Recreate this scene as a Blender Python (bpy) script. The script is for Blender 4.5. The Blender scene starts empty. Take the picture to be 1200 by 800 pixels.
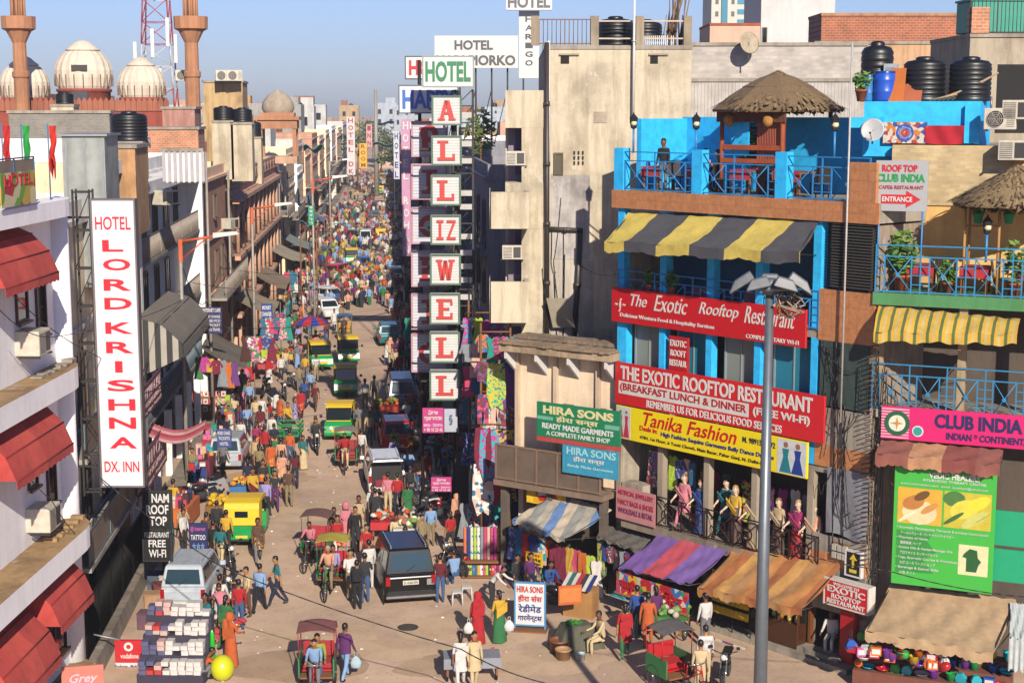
import bpy, math, random
from math import radians as R, sin, cos, pi, tan, atan2, sqrt
from mathutils import Vector as V, Matrix, noise as mnoise
random.seed(7)
S = bpy.context.scene
COL = S.collection
# ---------------------------------------------------------------- camera
YAW, PIT, FPX, HC = R(4.7), R(8.4), 1819.0, 16.0
cd = bpy.data.cameras.new('camera'); cam = bpy.data.objects.new('camera', cd); COL.objects.link(cam)
cam.location = (0, 0, HC); cam.rotation_euler = (R(90) - PIT, 0, -YAW)
cd.sensor_width = 36; cd.lens = FPX / 1200 * 36; cd.clip_start = .5; cd.clip_end = 6000
S.camera = cam
# ---------------------------------------------------------------- sky, sun, exposure
SUN_AZ, SUN_EL = R(188.0), R(27)          # light comes from behind the camera, a little to its right
W = bpy.data.worlds.new('World'); S.world = W; W.use_nodes = True
wn = W.node_tree.nodes; bg = wn['Background']
sk = wn.new('ShaderNodeTexSky'); sk.sky_type = 'NISHITA'; sk.sun_disc = False
sk.sun_elevation = SUN_EL; sk.sun_rotation = R(172); sk.altitude = 200; sk.air_density = 1.0; sk.dust_density = .8; sk.ozone_density = 5.0
mx = wn.new('ShaderNodeMix'); mx.data_type = 'RGBA'; mx.blend_type = 'MULTIPLY'; mx.inputs[0].default_value = 1; mx.inputs[7].default_value = (.53, .515, .68, 1)
W.node_tree.links.new(sk.outputs[0], mx.inputs[6]); W.node_tree.links.new(mx.outputs[2], bg.inputs[0]); bg.inputs[1].default_value = .078
sl = bpy.data.lights.new('sun', 'SUN'); sun = bpy.data.objects.new('sun', sl); COL.objects.link(sun)
sl.energy = 3.35; sl.angle = R(.5); sl.color = (1, .90, .76)
LDIR = V((-.15 * cos(SUN_EL), .99 * cos(SUN_EL), -sin(SUN_EL))).normalized()
sun.rotation_euler = LDIR.to_track_quat('-Z', 'Y').to_euler()
S.view_settings.view_transform = 'Standard'; S.view_settings.look = 'None'
S.view_settings.exposure = 1.32; S.view_settings.gamma = 1
S.cycles.max_bounces = 5; S.cycles.diffuse_bounces = 3; S.cycles.glossy_bounces = 2
S.cycles.transmission_bounces = 3; S.cycles.use_denoising = True
# ---------------------------------------------------------------- pixel -> world helpers (1200 x 800 photograph)
cp, sp_, cy, sy = cos(PIT), sin(PIT), cos(YAW), sin(YAW)
FW, RT = V((sy * cp, cy * cp, -sp_)), V((cy, -sy, 0)); UP = RT.cross(FW)
EYE = V((0, 0, HC))
def ray(px, py): return FW + RT * ((px - 600) / FPX) + UP * ((400 - py) / FPX)
def G(px, py, z=0.0):
    d = ray(px, py); return EYE + d * ((z - HC) / d.z)
def AY(px, py, y):
    d = ray(px, py); return EYE + d * (y / d.y)
def pix(p):
    d = V(p) - EYE; k = d.dot(FW); return (600 + FPX * d.dot(RT) / k, 400 - FPX * d.dot(UP) / k)
# ---------------------------------------------------------------- materials
def lin(c):
    if isinstance(c, str):
        c = tuple(int(c[i:i + 2], 16) for i in (0, 2, 4))
    return tuple((x / 255 / 12.92 if x / 255 <= .04045 else ((x / 255 + .055) / 1.055) ** 2.4) for x in c)
_M = {}
def M(c, kind='paint', rough=None, k=.66, **kw):
    key = (str(c), kind, rough, k, tuple(sorted(kw.items())))
    if key in _M: return _M[key]
    m = bpy.data.materials.new(kind + '_' + str(c)); _M[key] = m; m.use_nodes = True
    nt = m.node_tree; N = nt.nodes; L = nt.links; b = N['Principled BSDF']
    base = tuple(x * k for x in lin(c))
    dr = dict(paint=.5, plaster=.9, cloth=.95, metal=.35, glass=.08, brick=.9, gloss=.26, corr=.5, thatch=1, tile=.45, skin=.6, ground=.95, leaf=.6, emit=.5)
    b.inputs['Roughness'].default_value = rough if rough is not None else dr.get(kind, .7)
    tc = N.new('ShaderNodeTexCoord')
    def noise(scale, det=3, rgh=.55, vec=None):
        n = N.new('ShaderNodeTexNoise'); n.inputs['Scale'].default_value = scale; n.inputs['Detail'].default_value = det
        n.inputs['Roughness'].default_value = rgh
        L.new(vec if vec is not None else tc.outputs['Object'], n.inputs['Vector']); return n.outputs['Fac']
    def ramp(fac, stops):
        r = N.new('ShaderNodeValToRGB'); e = r.color_ramp.elements
        e[0].position, e[1].position = stops[0][0], stops[-1][0]
        for p, _ in stops[1:-1]: e.new(p)
        for el, (p, cc) in zip(r.color_ramp.elements, stops): el.color = tuple(cc) + (1,)
        L.new(fac, r.inputs[0]); return r.outputs[0]
    def mix(f, a, c2, mode='MIX'):
        x = N.new('ShaderNodeMix'); x.data_type = 'RGBA'; x.blend_type = mode
        for s, v in ((0, f), (6, a), (7, c2)):
            if isinstance(v, (int, float)): x.inputs[s].default_value = v
            elif isinstance(v, tuple): x.inputs[s].default_value = v + (1,)
            else: L.new(v, x.inputs[s])
        return x.outputs[2]
    def bump(h, st=.3, d=.02):
        n = N.new('ShaderNodeBump'); n.inputs['Strength'].default_value = st; n.inputs['Distance'].default_value = d
        L.new(h, n.inputs['Height']); L.new(n.outputs[0], b.inputs['Normal'])
    sc = lambda f: tuple(min(1, x * f) for x in base)
    def stripes(axis, width, cols, off=0):
        s = N.new('ShaderNodeSeparateXYZ'); L.new(tc.outputs['Object'], s.inputs[0])
        a = N.new('ShaderNodeMath'); a.operation = 'MULTIPLY_ADD'; L.new(s.outputs['XYZ'.index(axis)], a.inputs[0])
        a.inputs[1].default_value = 1 / width / len(cols); a.inputs[2].default_value = off + 100
        f = N.new('ShaderNodeMath'); f.operation = 'FRACT'; L.new(a.outputs[0], f.inputs[0])
        r = N.new('ShaderNodeValToRGB'); r.color_ramp.interpolation = 'CONSTANT'
        e = r.color_ramp.elements
        while len(e) < len(cols): e.new(.5)
        for i, cc in enumerate(cols):
            e[i].position = i / len(cols); e[i].color = tuple(x * k for x in lin(cc)) + (1,)
        L.new(f.outputs[0], r.inputs[0]); return r.outputs[0]
    out = None
    if kind == 'plaster':
        w = kw.get('wear', .5)
        big = ramp(noise(.55, 5, .65), [(.35, sc(1 - .45 * w)), (.52, base), (.75, sc(1 + .12 * w))])
        stn = N.new('ShaderNodeMapping'); stn.inputs['Scale'].default_value = (1.6, 1.6, .18); L.new(tc.outputs['Object'], stn.inputs[0])
        streak = ramp(noise(1.7, 4, .7, stn.outputs[0]), [(.38, (.52, .48, .44)), (.56, (1, 1, 1))])
        out = mix(.75 * w, big, streak, 'MULTIPLY')
        if w > .6:
            pch = ramp(noise(.9, 6, .7), [(.60, (0, 0, 0)), (.63, (1, 1, 1))])
            out = mix(pch, out, tuple(x * .7 + .09 for x in base))
        fine = noise(14, 3); out = mix(.25, out, ramp(fine, [(.3, (.7, .7, .7)), (.7, (1, 1, 1))]), 'MULTIPLY'); bump(fine, .35, .015)
    elif kind == 'brick':
        t = N.new('ShaderNodeTexBrick'); mp = N.new('ShaderNodeMapping'); mp.inputs['Rotation'].default_value = (R(90), 0, 0)
        L.new(tc.outputs['Object'], mp.inputs[0]); L.new(mp.outputs[0], t.inputs[0])
        t.inputs['Scale'].default_value = kw.get('s', 1); t.inputs['Brick Width'].default_value = .26; t.inputs['Row Height'].default_value = .11
        t.inputs['Mortar Size'].default_value = .014; t.inputs['Color1'].default_value = base + (1,); t.inputs['Color2'].default_value = sc(.75) + (1,)
        t.inputs['Mortar'].default_value = tuple(x * .5 + .2 * k for x in base) + (1,)
        out = mix(.6, t.outputs[0], ramp(noise(1.2, 5), [(.3, (.5, .48, .46)), (.7, (1.1, 1.05, 1))]), 'MULTIPLY'); bump(t.outputs['Fac'], -.5, .02)
    elif kind == 'cloth':
        n = noise(5, 3); out = mix(.5, base, ramp(n, [(.3, (.62, .6, .6)), (.65, (1, 1, 1))]), 'MULTIPLY')
        if 'stripe' in kw:
            out = mix(.5, stripes(kw.get('ax', 'X'), kw['w'], kw['stripe'].split(','), kw.get('off', 0)), ramp(noise(2.2, 5, .7), [(.3, (.42, .38, .34)), (.55, (.9, .88, .86)), (.7, (1.05, 1.05, 1.05))]), 'MULTIPLY')
        bump(noise(3, 2), .5, .04)
    elif kind == 'print':
        v = N.new('ShaderNodeTexVoronoi'); v.inputs['Scale'].default_value = kw.get('s', 9); L.new(tc.outputs['Object'], v.inputs['Vector'])
        cols = [tuple(x * k for x in lin(c2)) for c2 in kw['cols'].split(',')]
        s = N.new('ShaderNodeSeparateColor'); L.new(v.outputs['Color'], s.inputs[0])
        r = N.new('ShaderNodeValToRGB'); r.color_ramp.interpolation = 'CONSTANT'; e = r.color_ramp.elements
        while len(e) < len(cols): e.new(.5)
        for i, cc in enumerate(cols): e[i].position = i / len(cols); e[i].color = cc + (1,)
        L.new(s.outputs[0], r.inputs[0]); out = r.outputs[0]
        b.inputs['Roughness'].default_value = .7
    elif kind == 'stripe':
        out = mix(.35, stripes(kw.get('ax', 'X'), kw['w'], kw['stripe'].split(',')), ramp(noise(2.2, 5), [(.3, (.6, .6, .6)), (.65, (1, 1, 1))]), 'MULTIPLY')
    elif kind == 'corr':
        wv = N.new('ShaderNodeTexWave'); wv.inputs['Scale'].default_value = kw.get('s', 4); wv.bands_direction = kw.get('ax', 'X')
        L.new(tc.outputs['Object'], wv.inputs[0]); bump(wv.outputs['Fac'], .8, .03)
        out = mix(.6, base, ramp(noise(1.5, 5), [(.3, (.45, .4, .36)), (.6, (1, 1, 1))]), 'MULTIPLY')
    elif kind == 'thatch':
        mp = N.new('ShaderNodeMapping'); mp.inputs['Scale'].default_value = (9, 9, 2); L.new(tc.outputs['Object'], mp.inputs[0])
        n = noise(3, 5, .7, mp.outputs[0]); out = ramp(n, [(.3, sc(.4)), (.5, base), (.7, sc(1.3))]); bump(n, .8, .05)
    elif kind == 'ground':
        a = ramp(noise(.09, 6, .6), [(.32, sc(.74)), (.5, base), (.7, sc(1.16))])
        a = mix(.55, a, ramp(noise(.9, 6, .75), [(.33, (.66, .62, .58)), (.55, (1, 1, 1)), (.75, (1.1, 1.1, 1.1))]), 'MULTIPLY')
        sp = ramp(noise(7, 2, .5), [(.28, (.45, .42, .4)), (.36, (1, 1, 1))]); out = mix(.7, a, sp, 'MULTIPLY')
        lit = N.new('ShaderNodeTexVoronoi'); lit.inputs['Scale'].default_value = 2.3; lit.inputs['Randomness'].default_value = 1; L.new(tc.outputs['Object'], lit.inputs['Vector'])
        out = mix(ramp(lit.outputs['Distance'], [(.03, (.8, .8, .8)), (.045, (0, 0, 0))]), out, (.55, .52, .48)); bump(noise(9, 4), .4, .02)
    elif kind == 'tile':
        t = N.new('ShaderNodeTexBrick'); mp = N.new('ShaderNodeMapping'); mp.inputs['Rotation'].default_value = (R(90), 0, 0)
        L.new(tc.outputs['Object'], mp.inputs[0]); L.new(mp.outputs[0], t.inputs[0]); t.offset = 0
        t.inputs['Scale'].default_value = 1; t.inputs['Brick Width'].default_value = .3; t.inputs['Row Height'].default_value = .3; t.inputs['Mortar Size'].default_value = .006
        t.inputs['Color1'].default_value = base + (1,); t.inputs['Color2'].default_value = sc(.9) + (1,); t.inputs['Mortar'].default_value = sc(.65) + (1,)
        out = mix(.6, t.outputs[0], ramp(noise(6, 5, .7), [(.3, (.55, .5, .45)), (.65, (1.15, 1.1, 1.05))]), 'MULTIPLY')
    elif kind in ('metal', 'paint', 'gloss', 'skin', 'leaf'):
        w = kw.get('wear', .3)
        out = mix(w, base, ramp(noise(4 if kind != 'leaf' else 1.3, 4, .65), [(.3, (.5, .47, .44)), (.6, (1, 1, 1))]), 'MULTIPLY')
        if kind == 'metal': b.inputs['Metallic'].default_value = kw.get('met', .75)
    if out is not None: L.new(out, b.inputs['Base Color'])
    else: b.inputs['Base Color'].default_value = base + (1,)
    if kind == 'glass': b.inputs['Specular IOR Level'].default_value = .4
    return m
# ---------------------------------------------------------------- mesh builder
class B:
    def __init__(s): s.v, s.f, s.mi, s.ms, s.sm, s.rg = [], [], [], [], [], []
    def mesh(s, vs, fs, m, smooth=False):
        if m not in s.ms: s.ms.append(m)
        i = s.ms.index(m); o = len(s.v); s.rg.append((len(vs), len(fs)))
        s.v += [tuple(p) for p in vs]; s.f += [tuple(o + j for j in f) for f in fs]; s.mi += [i] * len(fs); s.sm += [smooth] * len(fs)
        return s
    def box(s, x0, x1, y0, y1, z0, z1, m, tz=0, c=None):
        if x0 > x1: x0, x1 = x1, x0
        if y0 > y1: y0, y1 = y1, y0
        if z0 > z1: z0, z1 = z1, z0
        vs = [(x, y, z) for x in (x0, x1) for y in (y0, y1) for z in (z0, z1)]
        return s.mesh(vs, [(0, 1, 3, 2), (4, 6, 7, 5), (0, 4, 5, 1), (2, 3, 7, 6), (0, 2, 6, 4), (1, 5, 7, 3)], m)
    def hexa(s, p, m):     # 8 points: bottom 4 ccw, top 4 ccw
        return s.mesh(p, [(3, 2, 1, 0), (4, 5, 6, 7), (0, 1, 5, 4), (1, 2, 6, 5), (2, 3, 7, 6), (3, 0, 4, 7)], m)
    def cyl(s, p, q, r, m, r2=None, n=8, caps=True, smooth=True):
        p, q = V(p), V(q); r2 = r if r2 is None else r2; d = q - p
        if d.length < 1e-6: return s
        d.normalize(); a = d.orthogonal().normalized(); b = d.cross(a)
        if abs(d.z) > .999: a, b = V((1, 0, 0)), V((0, 1 if d.z > 0 else -1, 0))
        vs = [p + (a * cos(2 * pi * i / n) + b * sin(2 * pi * i / n)) * r for i in range(n)] + [q + (a * cos(2 * pi * i / n) + b * sin(2 * pi * i / n)) * r2 for i in range(n)]
        fs = [(i, (i + 1) % n, n + (i + 1) % n, n + i) for i in range(n)] + ([tuple(range(n - 1, -1, -1)), tuple(range(n, 2 * n))] if caps else [])
        s.mesh(vs, fs, m, smooth)
        if caps: s.sm[-1] = s.sm[-2] = False
        return s
    def tube(s, pts, r, m, n=6):
        for a, b in zip(pts, pts[1:]): s.cyl(a, b, r, m, n=n)
        return s
    def lathe(s, prof, m, c=(0, 0, 0), n=16, smooth=True, ax=None, squash=1):
        vs = []; c = V(c)
        for r, z in prof:
            for i in range(n):
                t = 2 * pi * i / n; p = V((r * cos(t), r * sin(t) * squash, z)); vs.append(c + (ax @ p if ax else p))
        fs = [(j * n + i, j * n + (i + 1) % n, (j + 1) * n + (i + 1) % n, (j + 1) * n + i) for j in range(len(prof) - 1) for i in range(n)]
        return s.mesh(vs, fs, m, smooth)
    def ell(s, c, r, m, n=10, k=6):
        if isinstance(r, (int, float)): r = (r, r, r)
        pr = [(max(1e-4, sin(pi * j / k)), -cos(pi * j / k)) for j in range(k + 1)]
        vs = [(c[0] + a * cos(2 * pi * i / n) * r[0], c[1] + a * sin(2 * pi * i / n) * r[1], c[2] + z * r[2]) for a, z in pr for i in range(n)]
        return s.mesh(vs, [(j * n + i, j * n + (i + 1) % n, (j + 1) * n + (i + 1) % n, (j + 1) * n + i) for j in range(k) for i in range(n)], m, True)
    def prism(s, pl, y0, y1, m, ax='y', mcap=None):   # polygon in (x,z), extruded along y (or ax)
        f = {'y': lambda a, b, t: (a, t, b), 'x': lambda a, b, t: (t, a, b), 'z': lambda a, b, t: (a, b, t)}[ax]
        n = len(pl); vs = [f(a, b, y0) for a, b in pl] + [f(a, b, y1) for a, b in pl]
        s.mesh(vs, [(i, (i + 1) % n, n + (i + 1) % n, n + i) for i in range(n)], m)
        return s.mesh(vs, [tuple(range(n - 1, -1, -1)), tuple(range(n, 2 * n))], mcap or m)
    def ring(s, c, r0, r1, y0, y1, m, n=20):
        vs = [(c[0] + r * cos(2 * pi * i / n), y, c[1] + r * sin(2 * pi * i / n)) for r, y in ((r0, y0), (r1, y0), (r1, y1), (r0, y1)) for i in range(n)]
        return s.mesh(vs, [(a * n + i, a * n + (i + 1) % n, ((a + 1) % 4) * n + (i + 1) % n, ((a + 1) % 4) * n + i) for a in range(4) for i in range(n)], m)
    def sheet(s, fn, nu, nv, m, thick=0, smooth=True):
        vs = [fn(i / nu, j / nv) for j in range(nv + 1) for i in range(nu + 1)]
        fs = [(j * (nu + 1) + i, j * (nu + 1) + i + 1, (j + 1) * (nu + 1) + i + 1, (j + 1) * (nu + 1) + i) for j in range(nv) for i in range(nu)]
        s.mesh(vs, fs, m, smooth)
        if thick:
            t = V(thick) if not isinstance(thick, (int, float)) else V((0, thick, 0))
            v2 = [V(p) + t for p in vs]; s.mesh(v2, [f[::-1] for f in fs], m, smooth)
            bd = [i for i in range(nu + 1)] + [(j + 1) * (nu + 1) + nu for j in range(nv)] + [nv * (nu + 1) + i for i in range(nu - 1, -1, -1)] + [j * (nu + 1) for j in range(nv - 1, 0, -1)]
            w = [vs[i] for i in bd] + [v2[i] for i in bd]; k = len(bd)
            s.mesh(w, [(i, (i + 1) % k, k + (i + 1) % k, k + i) for i in range(k)], m)
        return s
    def leaves(s, c, r, n, m, size=.12, sq=1.0):
        c = V(c); r = V(r) if not isinstance(r, (int, float)) else V((r, r, r)); vs, fs = [], []
        for _ in range(n):
            d = V((random.gauss(0, 1), random.gauss(0, 1), random.gauss(0, 1))).normalized() * random.random() ** .4
            p = c + V((d.x * r.x, d.y * r.y, d.z * r.z)); a = V((random.uniform(-1, 1), random.uniform(-1, 1), random.uniform(-.6, .6))).normalized()
            b = a.orthogonal().normalized(); z = size * random.uniform(.6, 1.3); o = len(vs)
            vs += [p - a * z, p + b * z * .4 * sq, p + a * z, p - b * z * .4 * sq]; fs.append((o, o + 1, o + 2, o + 3))
        return s.mesh(vs, fs, m)
    def each(s, name, parent=None, bev=0):      # every primitive added becomes a part of its own
        o = f = 0; out = []
        for nv, nf in s.rg:
            b = B(); m = s.ms[s.mi[f]]; b.ms = [m]; b.v = s.v[o:o + nv]; b.f = [tuple(i - o for i in q) for q in s.f[f:f + nf]]; b.mi = [0] * nf; b.sm = s.sm[f:f + nf]
            out.append(b.done(name, parent, bev=bev)); o += nv; f += nf
        return out
    def done(s, name, parent=None, loc=(0, 0, 0), rot=0, bev=0, label=None, cat=None, group=None, kind=None):
        me = bpy.data.meshes.new(name); me.from_pydata(s.v, [], s.f); me.update()
        for m in s.ms: me.materials.append(m)
        me.polygons.foreach_set('material_index', s.mi); me.polygons.foreach_set('use_smooth', s.sm)
        o = bpy.data.objects.new(name, me); COL.objects.link(o)
        o.location = loc; o.rotation_euler = (0, 0, rot) if isinstance(rot, (int, float)) else rot
        if parent is not None: o.parent = parent
        if bev:
            md = o.modifiers.new('bevel', 'BEVEL'); md.width = bev; md.segments = 1; md.limit_method = 'ANGLE'; md.angle_limit = R(40)
        tag(o, label, cat, group, kind); return o
def tag(o, label=None, cat=None, group=None, kind=None):
    for a, b in (('label', label), ('category', cat), ('group', group), ('kind', kind)):
        if b: o[a] = b
    return o
def E(name, label, cat, loc=(0, 0, 0), rot=0, group=None):
    o = bpy.data.objects.new(name, None); COL.objects.link(o); o.empty_display_size = .2
    o.location = loc; o.rotation_euler = (0, 0, rot); return tag(o, label, cat, group)
USED = {}
def uq(base, *alts):
    for t in (base,) + tuple(base + ' ' + a for a in alts):
        if t not in USED: USED[t] = 1; return t
    return base
def dup(root, loc, rot=None, label=None, group=None, scale=None, parent=None, mats=None):
    def cp_(o, par):
        c = o.copy(); COL.objects.link(c); c.parent = par
        for ch in (o.children if o.children else ()): cp_(ch, c)
        return c
    r = cp_(root, parent); r.location = loc
    if rot is not None: r.rotation_euler = (0, 0, rot)
    if scale: r.scale = (scale,) * 3 if isinstance(scale, (int, float)) else scale
    if label: r['label'] = label
    if group: r['group'] = group
    return r
def recolor(o, idx, m):      # per-object material on shared mesh
    s = o.material_slots[idx]; s.link = 'OBJECT'; s.material = m
# ---------------------------------------------------------------- lettering
def text_mesh(t, bold=0.0, shear=0.0, ext=.012):
    c = bpy.data.curves.new('t', 'FONT'); c.body = t; c.resolution_u = 3; c.extrude = ext; c.offset = bold * .75; c.shear = shear
    o = bpy.data.objects.new('t', c); me = bpy.data.meshes.new_from_object(o)
    bpy.data.objects.remove(o); bpy.data.curves.remove(c); return me
def TXT(lines, parent, name='lettering', y=0.0, label=None):
    """lines: (text, x0, x1, z0, z1, material, bold, shear); fitted to that rectangle, facing -y, merged into one part"""
    b = B()
    for ln in lines:
        t, x0, x1, z0, z1, m = ln[:6]; bold = ln[6] if len(ln) > 6 else .012; sh = ln[7] if len(ln) > 7 else 0; sl = ln[8] if len(ln) > 8 else 0
        me = text_mesh(t, bold, sh); vs = [v.co.copy() for v in me.vertices]
        if not vs: continue
        ax, bx = min(v.x for v in vs), max(v.x for v in vs); az, bz = min(v.y for v in vs), max(v.y for v in vs)
        kx, kz = (x1 - x0) / max(bx - ax, 1e-6), (z1 - z0) / max(bz - az, 1e-6)
        b.mesh([(x0 + (v.x - ax) * kx, y - v.z * .8, z0 + (v.y - az) * kz + sl * (v.x - ax) * kx) for v in vs], [tuple(p.vertices) for p in me.polygons], m)
        bpy.data.meshes.remove(me)
    return b.done(name, parent)
# ---------------------------------------------------------------- facade frames (x right, -y towards the viewer, z up)
class F:
    def __init__(s, p0, p1):
        s.o = V((p0[0], p0[1], 0)); d = V((p1[0], p1[1], 0)) - s.o; s.L = d.length; s.u = d.normalized(); s.n = V((s.u.y, -s.u.x, 0)); s.rot = atan2(s.u.y, s.u.x)
    def px(s, x, y, d=0.0):
        r = ray(x, y); o = s.o + s.n * d; t = (o - EYE).dot(s.n) / r.dot(s.n); p = EYE + r * t
        return (p - s.o).dot(s.u), p.z
    def w(s, a, z=0, d=0.0): p = s.o + s.u * a + s.n * d; return (p.x, p.y, z)
    def rect(s, xl, yt, yb, xr, d=0.0):
        a0, z1 = s.px(xl, yt, d); _, z0 = s.px(xl, yb, d); a1, _ = s.px(xr, (yt + yb) / 2, d); return a0, a1, z0, z1
# ================================================================= palettes
CREAM, CONC, DARKM = M('cfc2a8', 'plaster', wear=.7), M('a39a8c', 'plaster', wear=.7), M('2b2623', 'plaster', wear=.2)
ORTILE, BLUEP, BLUER = M('c88a5c', 'tile'), M('22b2f0', 'paint', wear=.5, rough=.75, k=.8), M('2d86c8', 'paint', wear=.4)
WHITEP, IRON, GALV = M('d8d6d2', 'paint', wear=.25), M('3a3634', 'metal', rough=.6, met=.4), M('9a9da0', 'metal', rough=.5)
BLACKP, REDP, GLASS = M('17171a', 'paint'), M('c41f2b', 'paint'), M('14181c', 'glass')
TANKM, WOOD = M('16181b', 'paint', rough=.42), M('8a5a33', 'plaster', wear=.3)
YEL = M('f0d21c', 'paint')
# ================================================================= ground
b = B(); b.mesh([(-3000, -60, 0), (3000, -60, 0), (3000, 5600, 0), (-3000, 5600, 0)], [(0, 1, 2, 3)], M('b89e86', 'ground', k=.86)); b.done('ground', kind='structure')
b = B(); b.mesh([(-7.2, 20, .004), (4.0, 20, .004), (4.0, 480, .004), (-7.2, 480, .004)], [(0, 1, 2, 3)], M('bda28a', 'ground', k=.86)); b.done('road', kind='structure')
for x0, x1, y0, y1 in ((-9.5, -8.3, 44, 400), (4.0, 4.8, 58, 400)):
    b = B(); b.box(x0, x1, y0, y1, 0, .13, M('9b8f80', 'plaster', wear=.6)); b.done('pavement', kind='structure')
# ================================================================= generic pieces
def railing(parent, a0, a1, z0, z1, y, m, bays, name='railing', pat='star', rr=.018):
    b = B()
    b.box(a0, a1, y - rr, y + rr, z1 - 2 * rr, z1, m); b.box(a0, a1, y - rr, y + rr, z0 + .03, z0 + .03 + 2 * rr, m)
    zt = z1 - (z1 - z0) * (.24 if pat == 'star' else 0)
    if pat == 'star': b.box(a0, a1, y - rr, y + rr, zt - rr, zt + rr, m)
    w = (a1 - a0) / bays
    for i in range(bays + 1):
        b.box(a0 + i * w - rr, a0 + i * w + rr, y - rr * 1.05, y + rr * 1.05, z0, z1, m)
    for i in range(bays):
        l, r = a0 + i * w, a0 + (i + 1) * w
        if pat == 'star':
            g = w * .2
            b.box(l + g - rr, l + g + rr, y - rr * .9, y + rr * .9, z0, zt, m); b.box(r - g - rr, r - g + rr, y - rr * .9, y + rr * .9, z0, zt, m)
            b.cyl((l + g, y, z0 + .04), (r - g, y, zt), rr * .9, m, n=5); b.cyl((r - g, y, z0 + .04), (l + g, y, zt), rr * .9, m, n=5)
            b.cyl(((l + r) / 2, y - .03, (z0 + zt) / 2), ((l + r) / 2, y + .03, (z0 + zt) / 2), .06, m, n=10)
            for q in range(1, 4):
                zz = z0 + (zt - z0) * q / 4
                b.box(l, l + g, y - rr * .8, y + rr * .8, zz - rr * .7, zz + rr * .7, m); b.box(r - g, r, y - rr * .8, y + rr * .8, zz - rr * .7, zz + rr * .7, m)
        elif pat == 'bars':
            k = max(3, int(w / .13))
            for q in range(1, k): b.cyl((l + w * q / k, y, z0), (l + w * q / k, y, z1), rr * .7, m, n=5)
        elif pat == 'mesh':
            b.box(l + .05, r - .05, y + .004, y + .012, z0 + .06, z1 - .06, M('8a7666', 'corr', s=30))
        elif pat == 'cross':
            b.cyl((l, y, z0), (r, y, z1), rr * .8, m, n=5); b.cyl((r, y, z0), (l, y, z1), rr * .8, m, n=5)
            b.ring(((l + r) / 2, (z0 + z1) / 2), w * .16, w * .2, y - .01, y + .01, m, 12)
    return b.done(name, parent)
def sign(name, label, fr, xl, yt, yb, xr, face, lines, d=.15, th=.08, frame=None, cat='sign', extra=None, slack=0):
    """flat board mounted on facade frame fr at pixel rectangle; lines in fractions of the board: (text,u0,u1,v0,v1,mat,bold,shear)"""
    a0, a1, z0, z1 = fr.rect(xl, yt, yb, xr, d); w, h = a1 - a0, z1 - z0
    r = E(name, label, cat, fr.w((a0 + a1) / 2, z0, d), fr.rot)
    b = B(); b.box(-w / 2, w / 2, 0, th, 0, h, face); b.done('panel', r, bev=.006)
    if frame:
        b = B(); t = .045
        b.box(-w / 2 - t, w / 2 + t, -.015, th + .01, -t, 0, frame); b.box(-w / 2 - t, w / 2 + t, -.015, th + .01, h, h + t, frame)
        b.box(-w / 2 - t, -w / 2, -.015, th + .01, 0, h, frame); b.box(w / 2, w / 2 + t, -.015, th + .01, 0, h, frame); b.done('frame', r)
    if lines: TXT([(l[0], -w / 2 + l[1] * w, -w / 2 + l[2] * w, l[3] * h, l[4] * h) + tuple(l[5:]) for l in lines], r, y=-.008)
    if extra: extra(r, w, h)
    return r
def awning(name, label, fr, tl, tr, bl, br, d_in, d_out, m, val=.22, mval=None, group=None, sag=.12, frame=True, scal=.0, n=14):
    """sloping cloth from the wall edge (tl-tr pixels at depth d_in) to the front edge (bl-br at d_out) with a hanging valance"""
    P = []
    for (x, y), d in ((tl, d_in), (tr, d_in), (bl, d_out), (br, d_out)):
        a, z = fr.px(x, y, d); P.append(V((a, -d, z)))
    c = V((P[0].x, P[0].y, P[0].z)); r = E(name, label, 'awning', fr.w(P[0].x, P[0].z, d_in), fr.rot, group)
    q = [V((p.x - P[0].x, p.y + d_in, p.z - P[0].z)) for p in P]
    def f(u, v):
        p = q[0].lerp(q[1], u).lerp(q[2].lerp(q[3], u), v)
        p.z -= sag * sin(pi * v) * (1 - .35 * abs(sin(u * pi * 4.0))) + .035 * sin(u * 23 + v * 7) * (v * .8 + .2) + .02 * sin(u * 51 - v * 13); return p
    b = B(); b.sheet(f, n * 2, 8, m, thick=(0, 0, -.012)); b.done('cloth', r)
    if val:
        def g(u, v):
            p = f(u, 1); p.z -= v * (val + scal * abs(sin(u * pi * n * 1.3))) ; p.y -= .015 + .03 * v * sin(u * 31) + .02; return p
        b = B(); b.sheet(g, n * 4, 2, mval or m, thick=(0, .01, 0)); b.done('valance', r)
    if frame:
        b = B(); o = V((0, 0, -.05))
        b.cyl(q[2] + o, q[3] + o, .02, IRON, n=6)
        for u in (0.01, .99):
            b.cyl(q[0].lerp(q[1], u) + o, q[2].lerp(q[3], u) + o, .018, IRON, n=6)
            b.cyl(q[2].lerp(q[3], u) + o, q[0].lerp(q[1], u) + V((0, 0, q[2].z * 1.1 - .1)), .014, IRON, n=6)
        b.done('frame', r)
    return r
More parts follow.
